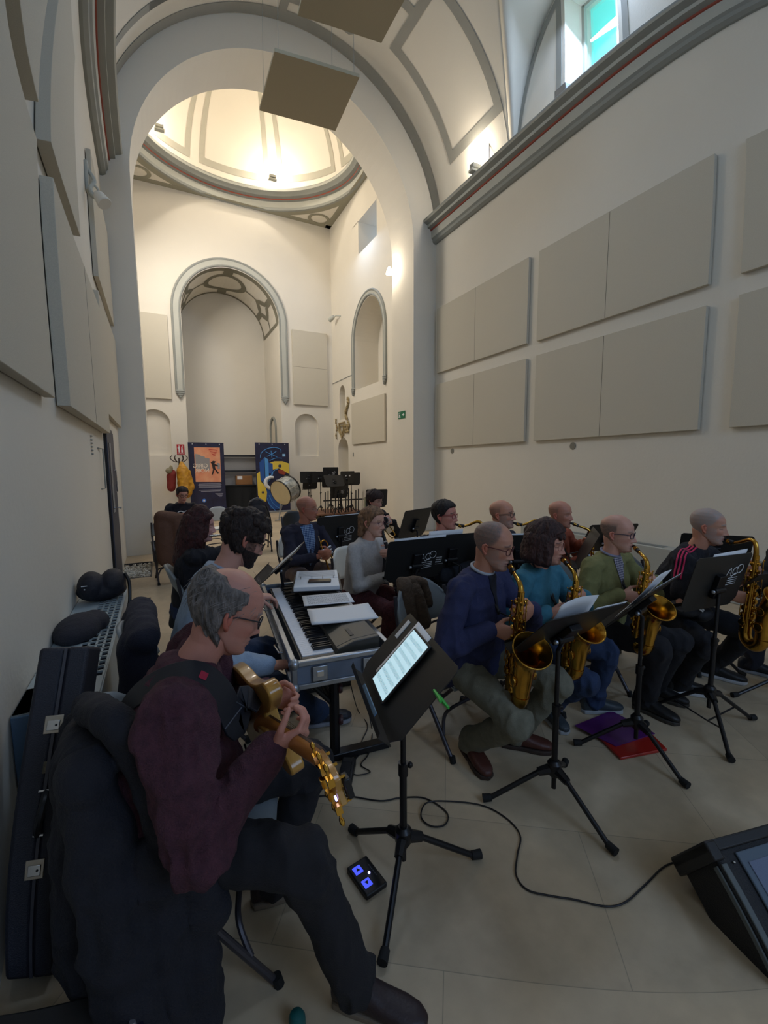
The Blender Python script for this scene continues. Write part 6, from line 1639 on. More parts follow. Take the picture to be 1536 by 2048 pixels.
for k in range(8):
    x = 5.50+.045*k; m = MB(); m.tube([(x, 12.1+.03*(k % 3), .02), (x+.01*(k % 3), 12.12, .78+.04*(k % 3))], .007, 6)
    tag(m.build('chrome_rod', M_CHROME, origin=(x, 12.1, 0)), 'thin shiny metal rod leaning in the row by the right wall', 'rod', 'metal rods standing by the right wall')
t = thing('panel_screen', 'dull green-grey board standing behind the young trumpeter', 'board', (5.2, 9.6, 0))
m = MB(); m.box((4.75, 9.9, .40), (.42, .04, .8)); m.build('board', mat('olive_grey_board', (132, 130, 104), .7), t, bevel=.004)
m = MB(); m.box((4.75, 9.9, .01), (.46, .3, .02)); m.build('base', M_BMET, t, bevel=.004)
Dk = music_stand((3.52, 7.15, .99), H_-.2, .2, 'dark folded stand behind the head of the young trumpeter', .40, .34)

# ================================================================== KEYBOARD IN ITS FLIGHT CASE
KX, KY, KR = .80, 2.50, -.109
KM = Matrix.Translation((KX, KY, 0)) @ Matrix.Rotation(KR, 4, 'Z')
def kb_box(m, c, d): 
    q = KM @ Vector(c); m.box(tuple(q), d, rz=KR)
t = thing('flight_case_base', 'open aluminium-edged flight case base carrying the keyboard', 'flight case', (KX, KY, .56))
KW, KL, Z0 = .47, 1.36, .600
m = MB(); kb_box(m, (0, 0, Z0+.012), (KW-.02, KL-.02, .02)); 
for sx in (-1, 1): kb_box(m, (sx*(KW/2-.006), 0, Z0+.06), (.012, KL-.01, .11))
for sy in (-1, 1): kb_box(m, (0, sy*(KL/2-.006), Z0+.06), (KW-.01, .012, .11))
m.build('tray', mat('case_laminate_grey', (112, 124, 142), .4, nscale=6, namt=.08), t, smooth=False)
m = MB()
for zz in (Z0+.006, Z0+.114):
    for sx in (-1, 1): kb_box(m, (sx*(KW/2), 0, zz), (.026, KL+.02, .024))
    for sy in (-1, 1): kb_box(m, (0, sy*(KL/2), zz), (KW+.02, .026, .024))
for sx in (-1, 1):
    for sy in (-1, 1): kb_box(m, (sx*(KW/2), sy*(KL/2), Z0+.06), (.026, .026, .12))
m.build('edge_profile', M_SILVER, t, bevel=.004)
for sx in (-1, 1):
    for sy in (-1, 1):
        for zz in (Z0+.004, Z0+.114):
            m = MB(); m.sphere(tuple(KM @ Vector((sx*(KW/2), sy*(KL/2), zz))), .026, 12, 8); m.build('ball_corner', M_SILVER, t)
for sx in (-.12, .12):
    m = MB(); kb_box(m, (sx, -KL/2-.012, Z0+.06), (.07, .012, .07)); la = m.build('butterfly_latch', M_SILVER, t, bevel=.003)
    m = MB(); kb_box(m, (sx, -KL/2-.020, Z0+.06), (.03, .006, .022)); m.build('latch_wing', M_CHROME, la, smooth=False)
for sy in (-.35, .35):
    m = MB(); q = KM @ Vector((-KW/2-.018, sy, Z0+.06)); m.tube([q+Vector((0, -.06, 0)), q+Vector((-.018, -.05, 0)), q+Vector((-.018, .05, 0)), q+Vector((0, .06, 0))], .006, 8); m.build('handle', M_CHROME, t)
# keyboard body
kt = thing('keyboard', 'black digital keyboard with white keys resting in the flight case', 'keyboard', (KX, KY, .62))
ZB = Z0+.025; BW, BL = .38, 1.27
M_KB = mat('keyboard_olive_black', (62, 60, 52), .4, nscale=5, namt=.1)
m = MB(); 
def kx(x, y, z): return tuple(KM @ Vector((x, y, z)))
# side profile: low key bed, raised panel towards the back
prof = [(-.19, 0), (.19, 0), (.19, .145), (.06, .135), (-.02, .108), (-.035, .085), (-.19, .085)]
for yy in (-1, 1): pass
n = len(prof); y0, y1 = -BL/2, BL/2
cheek = .03
for (a, b) in ((y0, y0+cheek), (y1-cheek, y1)):
    m.add([kx(x, a, ZB+z) for x, z in prof[:-1]+[(-.19, .085)]]+[kx(x, b, ZB+z) for x, z in prof[:-1]+[(-.19, .085)]], [tuple(range(n)), tuple(range(2*n-1, n-1, -1))]+[(i, i+n, (i+1) % n+n, (i+1) % n) for i in range(n)])
prof2 = [(-.03, 0), (.19, 0), (.19, .145), (.06, .135), (-.02, .108), (-.03, .095)]
k_ = len(prof2)
m.add([kx(x, y0+cheek, ZB+z) for x, z in prof2]+[kx(x, y1-cheek, ZB+z) for x, z in prof2], [tuple(range(k_)), tuple(range(2*k_-1, k_-1, -1))]+[(i, i+k_, (i+1) % k_+k_, (i+1) % k_) for i in range(k_)])
kb_box(m, (-.112, 0, ZB+.03), (.16, BL, .06)); kb_box(m, (-.188, 0, ZB+.04), (.01, BL, .075))
m.build('case', M_KB, kt, smooth=False, bevel=.004)
nw = 52; kl = (BL-2*cheek)/nw
M_KEYW = mat('white_key', (238, 240, 246), .25); M_KEYB = mat('black_key', (18, 18, 20), .3)
key0 = None; kyb0 = None
for i in range(nw):
    y = y1-cheek-kl*(i+.5); q = KM @ Vector((-.108, y, ZB+.078))
    if key0 is None:
        mm = MB(); mm.box((0, 0, 0), (.15, kl*.94, .020)); key0 = mm.build('white_key', M_KEYW, smooth=False, bevel=.001); key0.parent = kt
        o = key0
    else: o = key0.copy(); C.objects.link(o)
    o.location = q-Vector(kt['_o']); o.rotation_euler = (0, 0, KR)
    if i % 7 in (0, 2, 3, 5, 6) and i < nw-1:
        q = KM @ Vector((-.080, y-kl*.5, ZB+.094))
        if kyb0 is None:
            mm = MB(); mm.hexa([(-.045, -.0055, -.008), (.048, -.0055, -.008), (.048, .0055, -.008), (-.045, .0055, -.008), (-.040, -.004, .010), (.048, -.004, .010), (.048, .004, .010), (-.040, .004, .010)]); kyb0 = mm.build('black_key', M_KEYB, smooth=False); kyb0.parent = kt; o = kyb0
        else: o = kyb0.copy(); C.objects.link(o)
        o.location = q-Vector(kt['_o']); o.rotation_euler = (0, 0, KR)
m = MB(); kb_box(m, (.07, -.52, ZB+.137), (.02, .09, .004)); m.build('control_slider', M_BLACK, kt, smooth=False)
# things lying on the keyboard
def onkb(x, y, z, rz): return KM @ Matrix.Translation((x, y, z)) @ Matrix.Rotation(rz, 4, 'Z')
def flat_sheet(name, Mx, w, h, label, th=.0015, notes=True, seed=1, cat='sheet music', lift=.0, stack=1):
    m = MB(); 
    def fn(u, v): return Mx @ Vector(((u-.5)*w, (v-.5)*h, .002+lift*(u-.5)**2+.004*math.sin(v*5+u*3)*lift*20))
    m.grid(fn, 8, 8); o = m.build(name, M_PAPER, origin=tuple(Mx.translation)); s_ = o.modifiers.new('s', 'SOLIDIFY'); s_.thickness = th*stack; tag(o, label, cat)
    if notes:
        m = MB(); staff_marks(m, Mx @ Matrix.Translation((0, 0, .0033+lift*.1)), w, h, 8, seed); m.build('printed_notes', M_INK, o, smooth=False)
    return o
ZK = ZB+.150
tb_ = thing('ring_binder', 'open ring binder with lined pages at the far end of the keyboard', 'binder', tuple(KM @ Vector((.10, .45, ZK))))
bmx = onkb(.11, .42, ZK, -.22)
for sx, nm_ in ((-.0, 'page_block'),):
    for yy in (-.115, .115):
        m = MB(); m.box(tuple(bmx @ Vector((0, yy, .018))), (.30, .215, .028), rz=KR-.22); m.build('page_block', M_PAPER, tb_, bevel=.003)
m = MB(); m.box(tuple(bmx @ Vector((0, 0, .003))), (.33, .47, .005), rz=KR-.22); m.build('cover', M_BLACK, tb_, smooth=False)
for k in range(4):
    m = MB(); c = bmx @ Vector((-.11+.075*k, 0, .030)); ax = (bmx.to_3x3() @ Vector((0, 1, 0))); m.tube([c+ax*(.018*math.cos(a))+Vector((0, 0, .016*math.sin(a))) for a in np.linspace(0, PI, 9)], .0022, 6); m.build('ring', M_CHROME, tb_)
m = MB()
for r_ in range(11):
    yy = -.20+.018*r_; m.box(tuple(bmx @ Vector((0, .215-.018*r_ if r_ < 11 else 0, .0332))), (.26, .0012, .0006), rz=KR-.22)
m.build('printed_lines', M_INK, tb_, smooth=False)
ph = thing('phone', 'dark phone lying on the ring binder', 'phone', tuple(bmx @ Vector((.0, -.1, .034))))
m = MB(); m.box(tuple(bmx @ Vector((.02, -.10, .038))), (.155, .072, .009), rz=KR-.22-.05); m.build('body', mat('phone_case_taupe', (74, 66, 58), .4), ph, bevel=.004)
m = MB(); m.box(tuple(bmx @ Vector((.02, -.10, .0432))), (.146, .064, .0012), rz=KR-.27); m.build('screen', mat('phone_glass', (48, 44, 38), .15), ph, smooth=False)
flat_sheet('sheet_music', onkb(.09, .02, ZK-.002, -.12), .30, .21, 'printed sheet of music in the middle of the keyboard top', seed=21)
flat_sheet('paper_stack', onkb(.10, -.27, ZK-.004, -.10), .36, .25, 'blank white sheets stacked near the front of the keyboard', stack=5, notes=False, cat='paper', lift=.02)
# stand under the case
st_ = thing('keyboard_stand', 'black braced stand under the flight case', 'keyboard stand', (KX, KY, 0))
for sy in (-1, 1):
    y = .38*sy
    m = MB(); m.tube([kx(.02, y, .03), kx(.02, y, .58)], .028, 10); m.build('post', M_BMET, st_)
    m = MB(); kb_box(m, (.02, y, .022), (.62, .06, .04)); m.build('foot', M_BMET, st_, bevel=.006)
    m = MB(); kb_box(m, (0, y, .578), (.40, .05, .035)); m.build('support_arm', M_BMET, st_, bevel=.004)
    m = MB(); m.tube([kx(-.20, y, .56), kx(.0, y, .33)], .013, 8); m.build('brace', M_BMET, st_)
    for zz in (.40, .22):
        m = MB(); m.lathe([(.024, 0), (.027, .01), (.022, .022)], frame(KM.to_3x3() @ Vector((1, -.3, 0)), None, kx(.045, y, zz)), 14); m.build('knob', mat('dark_red_knob', (66, 34, 36), .5), st_)
m = MB(); m.tube([kx(.02, -.38, .30), kx(.02, .38, .30)], .02, 10); m.build('crossbar', M_BMET, st_)
pd = thing('sustain_pedal', 'black sustain pedal on the floor near the guitar headstock', 'pedal', (.80, 2.0, 0))
m = MB(); m.hexa([(.70, 1.90, 0), (.76, 1.86, 0), (.86, 2.02, 0), (.80, 2.06, 0), (.70, 1.90, .03), (.76, 1.86, .03), (.86, 2.02, .045), (.80, 2.06, .045)]); m.build('base', M_BLACK, pd, bevel=.006)
m = MB(); m.hexa([(.71, 1.91, .035), (.755, 1.88, .035), (.82, 1.98, .05), (.775, 2.01, .05), (.71, 1.91, .045), (.755, 1.88, .045), (.82, 1.98, .06), (.775, 2.01, .06)]); m.build('footplate', M_BMET, pd, bevel=.003)

# ================================================================== FLOOR THINGS
pp = thing('page_turner_pedal', 'small black foot switch with two glowing blue arrow buttons', 'foot switch', (.63, 1.40, 0))
PM = Matrix.Translation((.635, 1.405, 0)) @ Matrix.Rotation(-1.42, 4, 'Z')
def pb(m, c, d): m.box(tuple(PM @ Vector(c)), d, rz=-1.42)
m = MB(); pb(m, (0, 0, .012), (.145, .095, .022)); m.build('body', M_BLACK, pp, bevel=.006)
M_BLUE = mat('blue_lit_button', (70, 84, 235), .4, emis=1.1)
for k, x in enumerate((-.035, .030)):
    m = MB(); pb(m, (x, -.018, .024), (.034, .034, .003)); b_ = m.build('button', M_BLUE, pp, bevel=.002)
    m = MB(); s_ = -1 if k == 0 else 1; m.add([PM @ Vector((x+s_*.010, -.018, .0262)), PM @ Vector((x-s_*.007, -.026, .0262)), PM @ Vector((x-s_*.007, -.010, .0262))], [(0, 1, 2)]); m.build('arrow', M_BLACK, b_, smooth=False)
m = MB(); m.sphere(tuple(PM @ Vector((0, .012, .024))), .005, 10, 6); m.build('blue_light', mat('blue_led', (150, 150, 255), .4, emis=4), pp)
m = MB()
for k in range(6): pb(m, (-.028+.010*k, .030, .0236), (.006, .004, .0006))
m.build('small_print', mat('faint_print', (96, 96, 104), .7), pp, smooth=False)

pf1 = MB(); P4 = [(2.157, 1.701), (2.498, 1.666+.06), (2.56, 1.46), (2.19, 1.42)]
pf1.hexa([(p[0], p[1], z_) for z_ in (.019, .024) for p in [(2.16, 1.70), (2.20, 1.46), (2.51, 1.43), (2.50, 1.70)]])
o = pf1.build('folder', mat('purple_folder', (92, 36, 110), .3, coat=.3), origin=(2.3, 1.6, .019), smooth=False); tag(o, 'purple plastic folder on the floor under the stand, on top of the red one', 'folder')
m = MB(); m.hexa([(p[0], p[1], z_) for z_ in (.002, .018) for p in [(2.22, 1.62), (2.14, 1.39), (2.44, 1.32), (2.56, 1.56)]])
o = m.build('folder', mat('red_folder', (166, 36, 28), .35, coat=.2), origin=(2.3, 1.5, 0), bevel=.004); tag(o, 'thick red folder on the floor beneath the purple one', 'folder')
m = MB(); 

# guitar amplifier leaning back, bottom right
def amp():
    TLc = V(1.63, .745, .27); r = V(.967, -.254, 0); dn = V(-.17, -.33, -.25); dn = (dn-r*dn.dot(r)); hh = dn.length; dn.normalize(); nrm = r.cross(dn)   # front normal
    if nrm.y > 0: nrm = -nrm
    Wd, Hh, Dp = .62, .44, .20
    t = thing('guitar_amplifier', 'black guitar amplifier with a blue-grey front panel at the lower right corner', 'amplifier', (1.6, .5, 0))
    A = Matrix(((r.x, dn.x, -nrm.x, TLc.x), (r.y, dn.y, -nrm.y, TLc.y), (r.z, dn.z, -nrm.z, TLc.z), (0, 0, 0, 1)))
    def bx_(m, x0, x1, y0, y1, z0, z1): m.hexa([A @ Vector(p) for p in ((x0, y0, z0), (x1, y0, z0), (x1, y1, z0), (x0, y1, z0), (x0, y0, z1), (x1, y0, z1), (x1, y1, z1), (x0, y1, z1))])
    m = MB(); bx_(m, .02, Wd, 0, Hh, .0, Dp); m.build('cabinet', mat('black_vinyl', (24, 24, 28), .5, bump=.4, bscale=300), t, bevel=.010)
    m = MB(); bx_(m, .0, Wd, -.002, .035, -.012, Dp+.01); bx_(m, .0, .045, 0, .06, -.014, Dp+.012); m.build('corner_protector', M_BLACK, t, bevel=.006)
    m = MB(); bx_(m, .022, .045, .07, Hh, -.008, .0); bx_(m, .012, .020, .07, Hh, .01, .03); m.build('side_piping', mat('grey_piping', (92, 98, 98), .6), t, bevel=.003)
    m = MB(); bx_(m, .10, Wd-.03, .05, Hh-.03, -.010, .0); gr = m.build('panel_frame', mat('slate_frame', (84, 98, 112), .5), t, bevel=.004)
    m = MB(); bx_(m, .125, Wd-.05, .085, Hh-.05, -.014, -.009); m.build('front_panel', mat('blue_grey_cloth', (112, 122, 146), .8, nscale=300, namt=.12), gr, bevel=.003)
    m = MB(); m.sphere(tuple(A @ Vector((.075, .075, -.006))), .005, 8, 6); m.build('screw', M_CHROME, t)
amp()
# teal cap at the bottom edge
m = MB(); m.lathe([(.0, .0), (.028, .0), (.034, .012), (.033, .05), (.026, .066), (.010, .074), (.0, .075)], Matrix.Translation((.262, 1.075, 0)) @ Matrix.Scale(.72, 4), 20)
tag(m.build('teal_cap', mat('teal_plastic', (18, 92, 90), .5), origin=(.262, 1.075, 0)), 'small teal rounded object on the floor at the bottom edge', 'cap')

# ================================================================== LEFT WALL: radiator, bags, door, case
rd = thing('radiator', 'long pale metal radiator cabinet with a grille on top along the left wall', 'radiator', (XL+.15, 3.1, 0))
RX0, RX1, RY0, RY1, RZ = XL+.005, -.275, 2.12, 4.02, .62
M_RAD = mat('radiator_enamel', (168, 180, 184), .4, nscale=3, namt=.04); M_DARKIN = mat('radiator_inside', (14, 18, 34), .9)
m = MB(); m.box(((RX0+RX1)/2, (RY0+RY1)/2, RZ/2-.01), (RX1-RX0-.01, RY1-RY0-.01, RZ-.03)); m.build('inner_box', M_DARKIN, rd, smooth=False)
m = MB(); m.box((RX1, (RY0+RY1)/2, RZ/2), (.012, RY1-RY0, RZ)); 
m.box((RX0+.07, (RY0+RY1)/2, RZ), (.14, RY1-RY0, .012)); m.box(((RX0+RX1)/2, RY0+.12, RZ), (RX1-RX0, .24, .012)); m.box(((RX0+RX1)/2, RY1-.04, RZ), (RX1-RX0, .08, .012))
m.build('front_and_top', M_RAD, rd, smooth=False, bevel=.003)
m = MB(); m.box(((RX0+RX1)/2, RY0, RZ/2), (RX1-RX0, .014, RZ)); m.build('end_panel', mat('radiator_end_blue', (84, 110, 136), .5), rd, smooth=False, bevel=.003)
m = MB(); gx0, gx1 = RX0+.14, RX1-.004; gy0, gy1 = RY0+.24, RY1-.08
for k in range(5): m.box((gx0+(gx1-gx0)*k/4, (gy0+gy1)/2, RZ), (.010, gy1-gy0, .010))
k = 0; y = gy0
while y < gy1: m.box(((gx0+gx1)/2, y, RZ), (gx1-gx0, .010, .010)); y += .062
m.build('grille', M_RAD, rd, smooth=False)
def soft(name, label, cat, blobs, matr, vox=.008, amp=.006, sc_=12, zmin=None, parent=None):
    m = MB()
    for b in blobs:
        if len(b) == 3: m.sphere(b[0], 1, 16, 10, b[1], Matrix.Rotation(b[2], 3, 'Z'))
        else: cap(m, b[0], b[1], b[2], b[3], 16)
    co, Fc, no = remesh(m, vox, 5); co = folds(co, no, amp, sc_)
    if zmin is not None: co[:, 2] = np.maximum(co[:, 2], zmin)
    c = co.mean(0); o = obj_from(name, co, Fc, matr, parent, origin=(c[0], c[1], co[:, 2].min()) if parent is None else None)
    if parent is None: tag(o, label, cat)
    return o
M_BAG = mat('black_nylon', (30, 30, 40), .7, nscale=20, namt=.15, bump=.3, bscale=200)
M_COATB = mat('charcoal_coat', (44, 44, 54), .9, nscale=18, namt=.18, bump=.5, bscale=180)
bg_ = soft('shoulder_bag', 'black shoulder bag with a strap at the far end of the radiator', 'bag', [((-.47, 3.72, .74), (.085, .13, .105), .1), ((-.34, 3.76, .74), (.085, .13, .105), -.1), ((-.41, 3.74, .70), (.16, .12, .075), 0)], M_BAG, .008, .004, 9, RZ+.007)
m = MB(); m.tube(bez([(-.26, 3.76, .80), (-.235, 3.72, .74), (-.235, 3.66, .62), (-.25, 3.62, .56)], 6), .012, 8); m.build('strap', M_BLACK, bg_)
m = MB(); m.box((-.495, 3.588, .775), (.035, .003, .005)); m.box((-.495, 3.59, .750), (.008, .003, .008)); m.build('white_mark', M_WHITE, bg_, smooth=False)
soft('dark_beanie_bag', 'rounded dark grey cloth bag lying on the radiator grille', 'bag', [((-.46, 3.02, .655), (.115, .20, .085), -.1), ((-.40, 3.12, .66), (.085, .12, .065), .2)], M_COATB, .008, .004, 8, RZ+.007)
# door
d1 = MB(); d1.box((XL+.012, 6.90, 1.03), (.05, .90, 2.06)); dr = struct(d1.build('door_1', mat('door_dark_grey', (62, 66, 80), .5), smooth=False, bevel=.004))
m = MB(); m.box((XL+.04, 6.72, 1.45), (.004, .24, .9)); m.build('door_glass', mat('door_glass_dark', (34, 36, 44), .15), dr, smooth=False)
m = MB(); m.tube([(XL+.03, 7.22, 1.02), (XL+.085, 7.22, 1.02), (XL+.085, 7.10, 1.02)], .009, 8); m.build('door_handle', M_CHROME, dr)
m = MB(); m.tube([(XL+.035, 7.18, 1.25), (XL+.055, 7.18, 1.25), (XL+.055, 7.18, 1.55), (XL+.035, 7.18, 1.55)], .007, 8); m.build('pull_bar', M_CHROME, dr)
m = MB()
for y in (6.44, 7.36): m.box((XL+.01, y, 1.04), (.03, .03, 2.1))
m.box((XL+.01, 6.90, 2.085), (.03, .95, .03)); struct(m.build('trim_13', M_BMET, smooth=False))
t = thing('door_sign', 'thin bracket-shaped fitting on the left wall before the dark door', 'wall fitting', (XL+.01, 5.85, 1.75))
m = MB(); m.tube([(XL+.005, 5.72, 1.80), (XL+.03, 5.95, 1.80), (XL+.03, 5.95, 1.35), (XL+.005, 5.80, 1.35)], .008, 8); m.build('bracket', M_CORN, t)
m = MB(); rows_ = 6
for k in range(rows_): m.box((XL+.006, 5.25, 1.90-.035*k), (.012, .10-.01*abs(k-2.5), .012))
tag(m.build('wall_vent', M_CORN, smooth=False, origin=(XL, 5.25, 1.7)), 'small slotted grey vent low under the left wall panel', 'vent')
t = thing('wall_bracket_lamp', 'white curled bracket lamp on the left wall between the panels', 'lamp', (XL, 6.45, 4.9))
m = MB(); m.tube(bez([(XL, 6.6, 5.15), (XL+.10, 6.5, 4.95), (XL+.06, 6.38, 4.78), (XL+.16, 6.30, 4.62)], 6), .022, 10); m.tube([(XL+.09+.05*math.cos(a), 6.45, 4.80+.07*math.sin(a)) for a in np.linspace(0, 2*PI, 17)[:-1]], .014, 8, closed=True); m.build('bracket', M_CORNL, t)
m = MB(); m.lathe([(.02, 0), (.06, .05), (.08, .16), (.075, .17)], frame((.5, -.3, -.8), None, (XL+.12, 6.35, 4.75)), 16); m.build('lamp_head', M_WALL, t)
m = MB(); m.box((XL+.02, 6.55, 5.0), (.04, .10, .34)); m.build('mounting_plate', M_CORNL, t, bevel=.01)

# guitar case leaning on the radiator
gc_ = thing('guitar_case', 'tall black hard guitar case standing at the left edge, silver latches', 'guitar case', (-.46, 1.6, 0))
GB = V(-.468, 1.46, .0); GT = V(-.322, 1.83, .95); gz = (GT-GB); GLn = gz.length; gz.normalize(); gx = V(1, 0, 0); gx = (gx-gz*gx.dot(gz)).normalized(); gy = gz.cross(gx)
GM = Matrix(((gx.x, gy.x, gz.x, GB.x), (gx.y, gy.y, gz.y, GB.y), (gx.z, gy.z, gz.z, GB.z), (0, 0, 0, 1)))
def gbox(m, x0, x1, y0, y1, z0, z1): m.hexa([GM @ Vector(p) for p in ((x0, y0, z0), (x1, y0, z0), (x1, y1, z0), (x0, y1, z0), (x0, y0, z1), (x1, y0, z1), (x1, y1, z1), (x0, y1, z1))])
M_CASE = mat('case_black_tolex', (38, 38, 48), .55, nscale=8, namt=.15, bump=.3, bscale=260)
m = MB(); gbox(m, -.075, .0, 0, .30, .06, GLn+.02); m.build('lid', M_CASE, gc_, bevel=.012)
m = MB(); gbox(m, .003, .070, 0, .30, .06, GLn+.02); m.build('body', M_CASE, gc_, bevel=.012)
m = MB(); gbox(m, -.003, .006, -.004, .304, .065, GLn+.015); m.build('seam', mat('case_seam', (66, 64, 70), .5), gc_, smooth=False)
for zz, s_ in ((.80, 1), (.38, 1)):
    m = MB(); gbox(m, -.026, .026, -.006, .0, zz-.026, zz+.030); la = m.build('latch', mat('nickel_latch', (186, 176, 160), .35, metal=.8), gc_, bevel=.002)
    m = MB(); gbox(m, -.018, .018, -.010, -.006, zz-.016, zz+.016); m.build('latch_lever', M_CHROME, la, bevel=.002)
    m = MB(); m.sphere(tuple(GM @ V(.008, -.010, zz)), .004, 8, 6); m.build('keyhole', M_BLACK, la)
m = MB(); gbox(m, -.012, .014, -.003, .0, .655, .69); m.build('worn_badge', mat('worn_brass_badge', (104, 96, 78), .5, metal=.5, nscale=90, namt=.5), gc_, smooth=False)
m = MB(); m.tube(bez([GM @ V(.005, 0, .60), GM @ V(.010, -.045, .58), GM @ V(.004, -.050, .52), GM @ V(-.004, 0, .48)], 6), .011, 8); hd_ = m.build('handle', M_BLACK, gc_)
for zz in (.605, .478):
    m = MB(); m.tube([GM @ V(-.014, -.006, zz), GM @ V(.014, -.006, zz)], .004, 8); m.build('handle_loop', M_CHROME, hd_)
m = MB()
for zz in (.70, .74, .84, .88): m.sphere(tuple(GM @ V(.071, .02, zz)), .004, 8, 6)
m.build('rivets', M_CHROME, gc_)
# support under the case and the small unit at the lower left corner
t = thing('effects_unit', 'black effects unit with knobs and a blue light, lower left corner', 'effects unit', (-.25, 1.10, 0))
m = MB(); m.box((-.36, 1.02, .13), (.36, .34, .26)); m.build('body', M_BLACK, t, bevel=.01)
m = MB(); m.box((-.155, 1.03, .20), (.075, .16, .20)); pn = m.build('panel', mat('unit_dark_blue', (30, 30, 50), .4), t, bevel=.006)
for k, (dx, dy, c_) in enumerate(((-.01, .05, (196, 196, 200)), (.015, .045, (140, 60, 70)), (-.012, -.01, (176, 178, 186)), (.014, .0, (150, 150, 158)))):
    m = MB(); m.lathe([(.009, 0), (.009, .012), (.007, .016)], Matrix.Translation((-.155+dx, 1.03+dy, .30)), 12); m.build('knob', mat('knob_%d' % k, c_, .3, metal=.6), pn)
m = MB(); m.sphere((-.13, 1.05, .302), .004, 8, 6); m.build('blue_light', mat('blue_led', (150, 150, 255), .4, emis=4), pn)

# coats on chairs
soft('draped_coat', 'big charcoal coat draped over the back of the guitarist\'s chair', 'coat', [((-.235, 1.55, .80), (-.19, 1.22, .84), .055, .060), ((-.24, 1.52, .80), (-.26, 1.46, .30), .06, .085), ((-.22, 1.36, .82), (-.24, 1.30, .25), .06, .09), ((-.19, 1.24, .84), (-.15, 1.14, .40), .06, .085), ((-.15, 1.16, .45), (-.13, 1.10, .06), .075, .105), ((-.23, 1.32, .40), (-.22, 1.22, .05), .08, .10), ((-.10, 1.22, .92), (-.02, 1.18, .66), .040, .045), ((-.02, 1.18, .66), (.06, 1.16, .42), .045, .05), ((-.06, 1.18, .60), (-.04, 1.12, .10), .06, .075), ((.03, 1.16, .42), (.0, 1.12, .14), .045, .06), ((-.21, 1.44, .92), (-.13, 1.24, .96), .030, .034), ((-.13, 1.24, .96), (-.06, 1.20, .80), .034, .036)], mat('black_blue_coat', (34, 34, 42), .9, nscale=18, namt=.18, bump=.5, bscale=180), .0075, .022, 10, .01)
soft('draped_coat', 'dark navy coat hanging on the chair of the keyboard player', 'coat', [((-.12, 2.56, .85), (-.10, 2.12, .85), .065, .065), ((-.13, 2.52, .82), (-.14, 2.50, .30), .075, .085), ((-.12, 2.16, .82), (-.14, 2.16, .28), .075, .085), ((-.13, 2.34, .6), (-.15, 2.34, .28), .08, .08)], mat('navy_coat', (32, 34, 50), .9, bump=.5, bscale=160), .010, .014, 8)
soft('brown_jacket', 'quilted brown jacket hung over the back of the nearest grey chair', 'jacket', [((1.33, 2.36, .86), (1.47, 2.38, .84), .030, .034), ((1.34, 2.335, .84), (1.36, 2.30, .62), .045, .05), ((1.42, 2.34, .80), (1.46, 2.30, .60), .045, .05), ((1.50, 2.36, .84), (1.52, 2.33, .70), .022, .03)], mat('brown_quilt', (88, 70, 54), .85, nscale=20, namt=.2, bump=.9, bscale=50), .007, .008, 16)
soft('brown_coat', 'brown padded coat on a chair by the left pilaster, fur collar lit', 'coat', [((.02, 6.6, .90), (.24, 6.6, .86), .10, .09), ((.03, 6.6, .8), (.05, 6.55, .35), .12, .12), ((.22, 6.6, .8), (.2, 6.55, .35), .12, .12)], mat('brown_padded_coat', (92, 62, 46), .8, bump=.5, bscale=60), .014, .012, 8)
folding_chair(.12, 6.75, -1.45, 'folding chair under the brown padded coat by the left pilaster')
m = MB(); m.lathe([(.0, .0), (.095, .0), (.115, .02), (.135, .34), (.142, .355), (.130, .355), (.115, .05), (.0, .05)], Matrix.Translation((-.03, 8.12, 0)), 24); tag(m.build('waste_bin', mat('bin_dark_grey', (58, 62, 66), .5), origin=(-.03, 8.12, 0)), 'dark grey round waste bin beside the left pilaster', 'bin')

# ================================================================== FAR END
folding_chair(.86, 8.70, 1.75, 'white plastic folding chair with a slot handle, far left', M_WCH)
folding_chair(1.62, 8.35, -1.7, 'dark folding chair under the black backpack in the middle distance', M_BLACK)
bp = soft('backpack', 'black and grey backpack sitting on a folding chair in the middle distance', 'backpack', [((1.62, 8.42, .68), (.20, .15, .22), 0), ((1.62, 8.34, .62), (.16, .12, .15), 0), ((1.62, 8.44, .88), (.15, .10, .09), 0)], M_BAG, .012, .008, 8, .46)
m = MB(); m.sphere((1.62, 8.235, .62), 1, 14, 10, (.12, .03, .075)); m.build('grey_pocket', mat('pale_blue_grey', (136, 150, 158), .7), bp)
m = MB(); m.tube(bez([(1.50, 8.40, .93), (1.62, 8.38, .99), (1.74, 8.40, .93)], 6), .018, 8); m.build('carry_handle', mat('grey_webbing', (110, 110, 112), .8), bp)
m = MB(); m.tube(bez([(1.78, 8.36, .86), (1.84, 8.3, .6), (1.85, 8.28, .25)], 6), .014, 8); m.build('strap', M_BLACK, bp)
folding_chair(1.95, 6.6, -1.4, 'empty dark folding chair behind the bald man with the trumpet', M_BLACK)
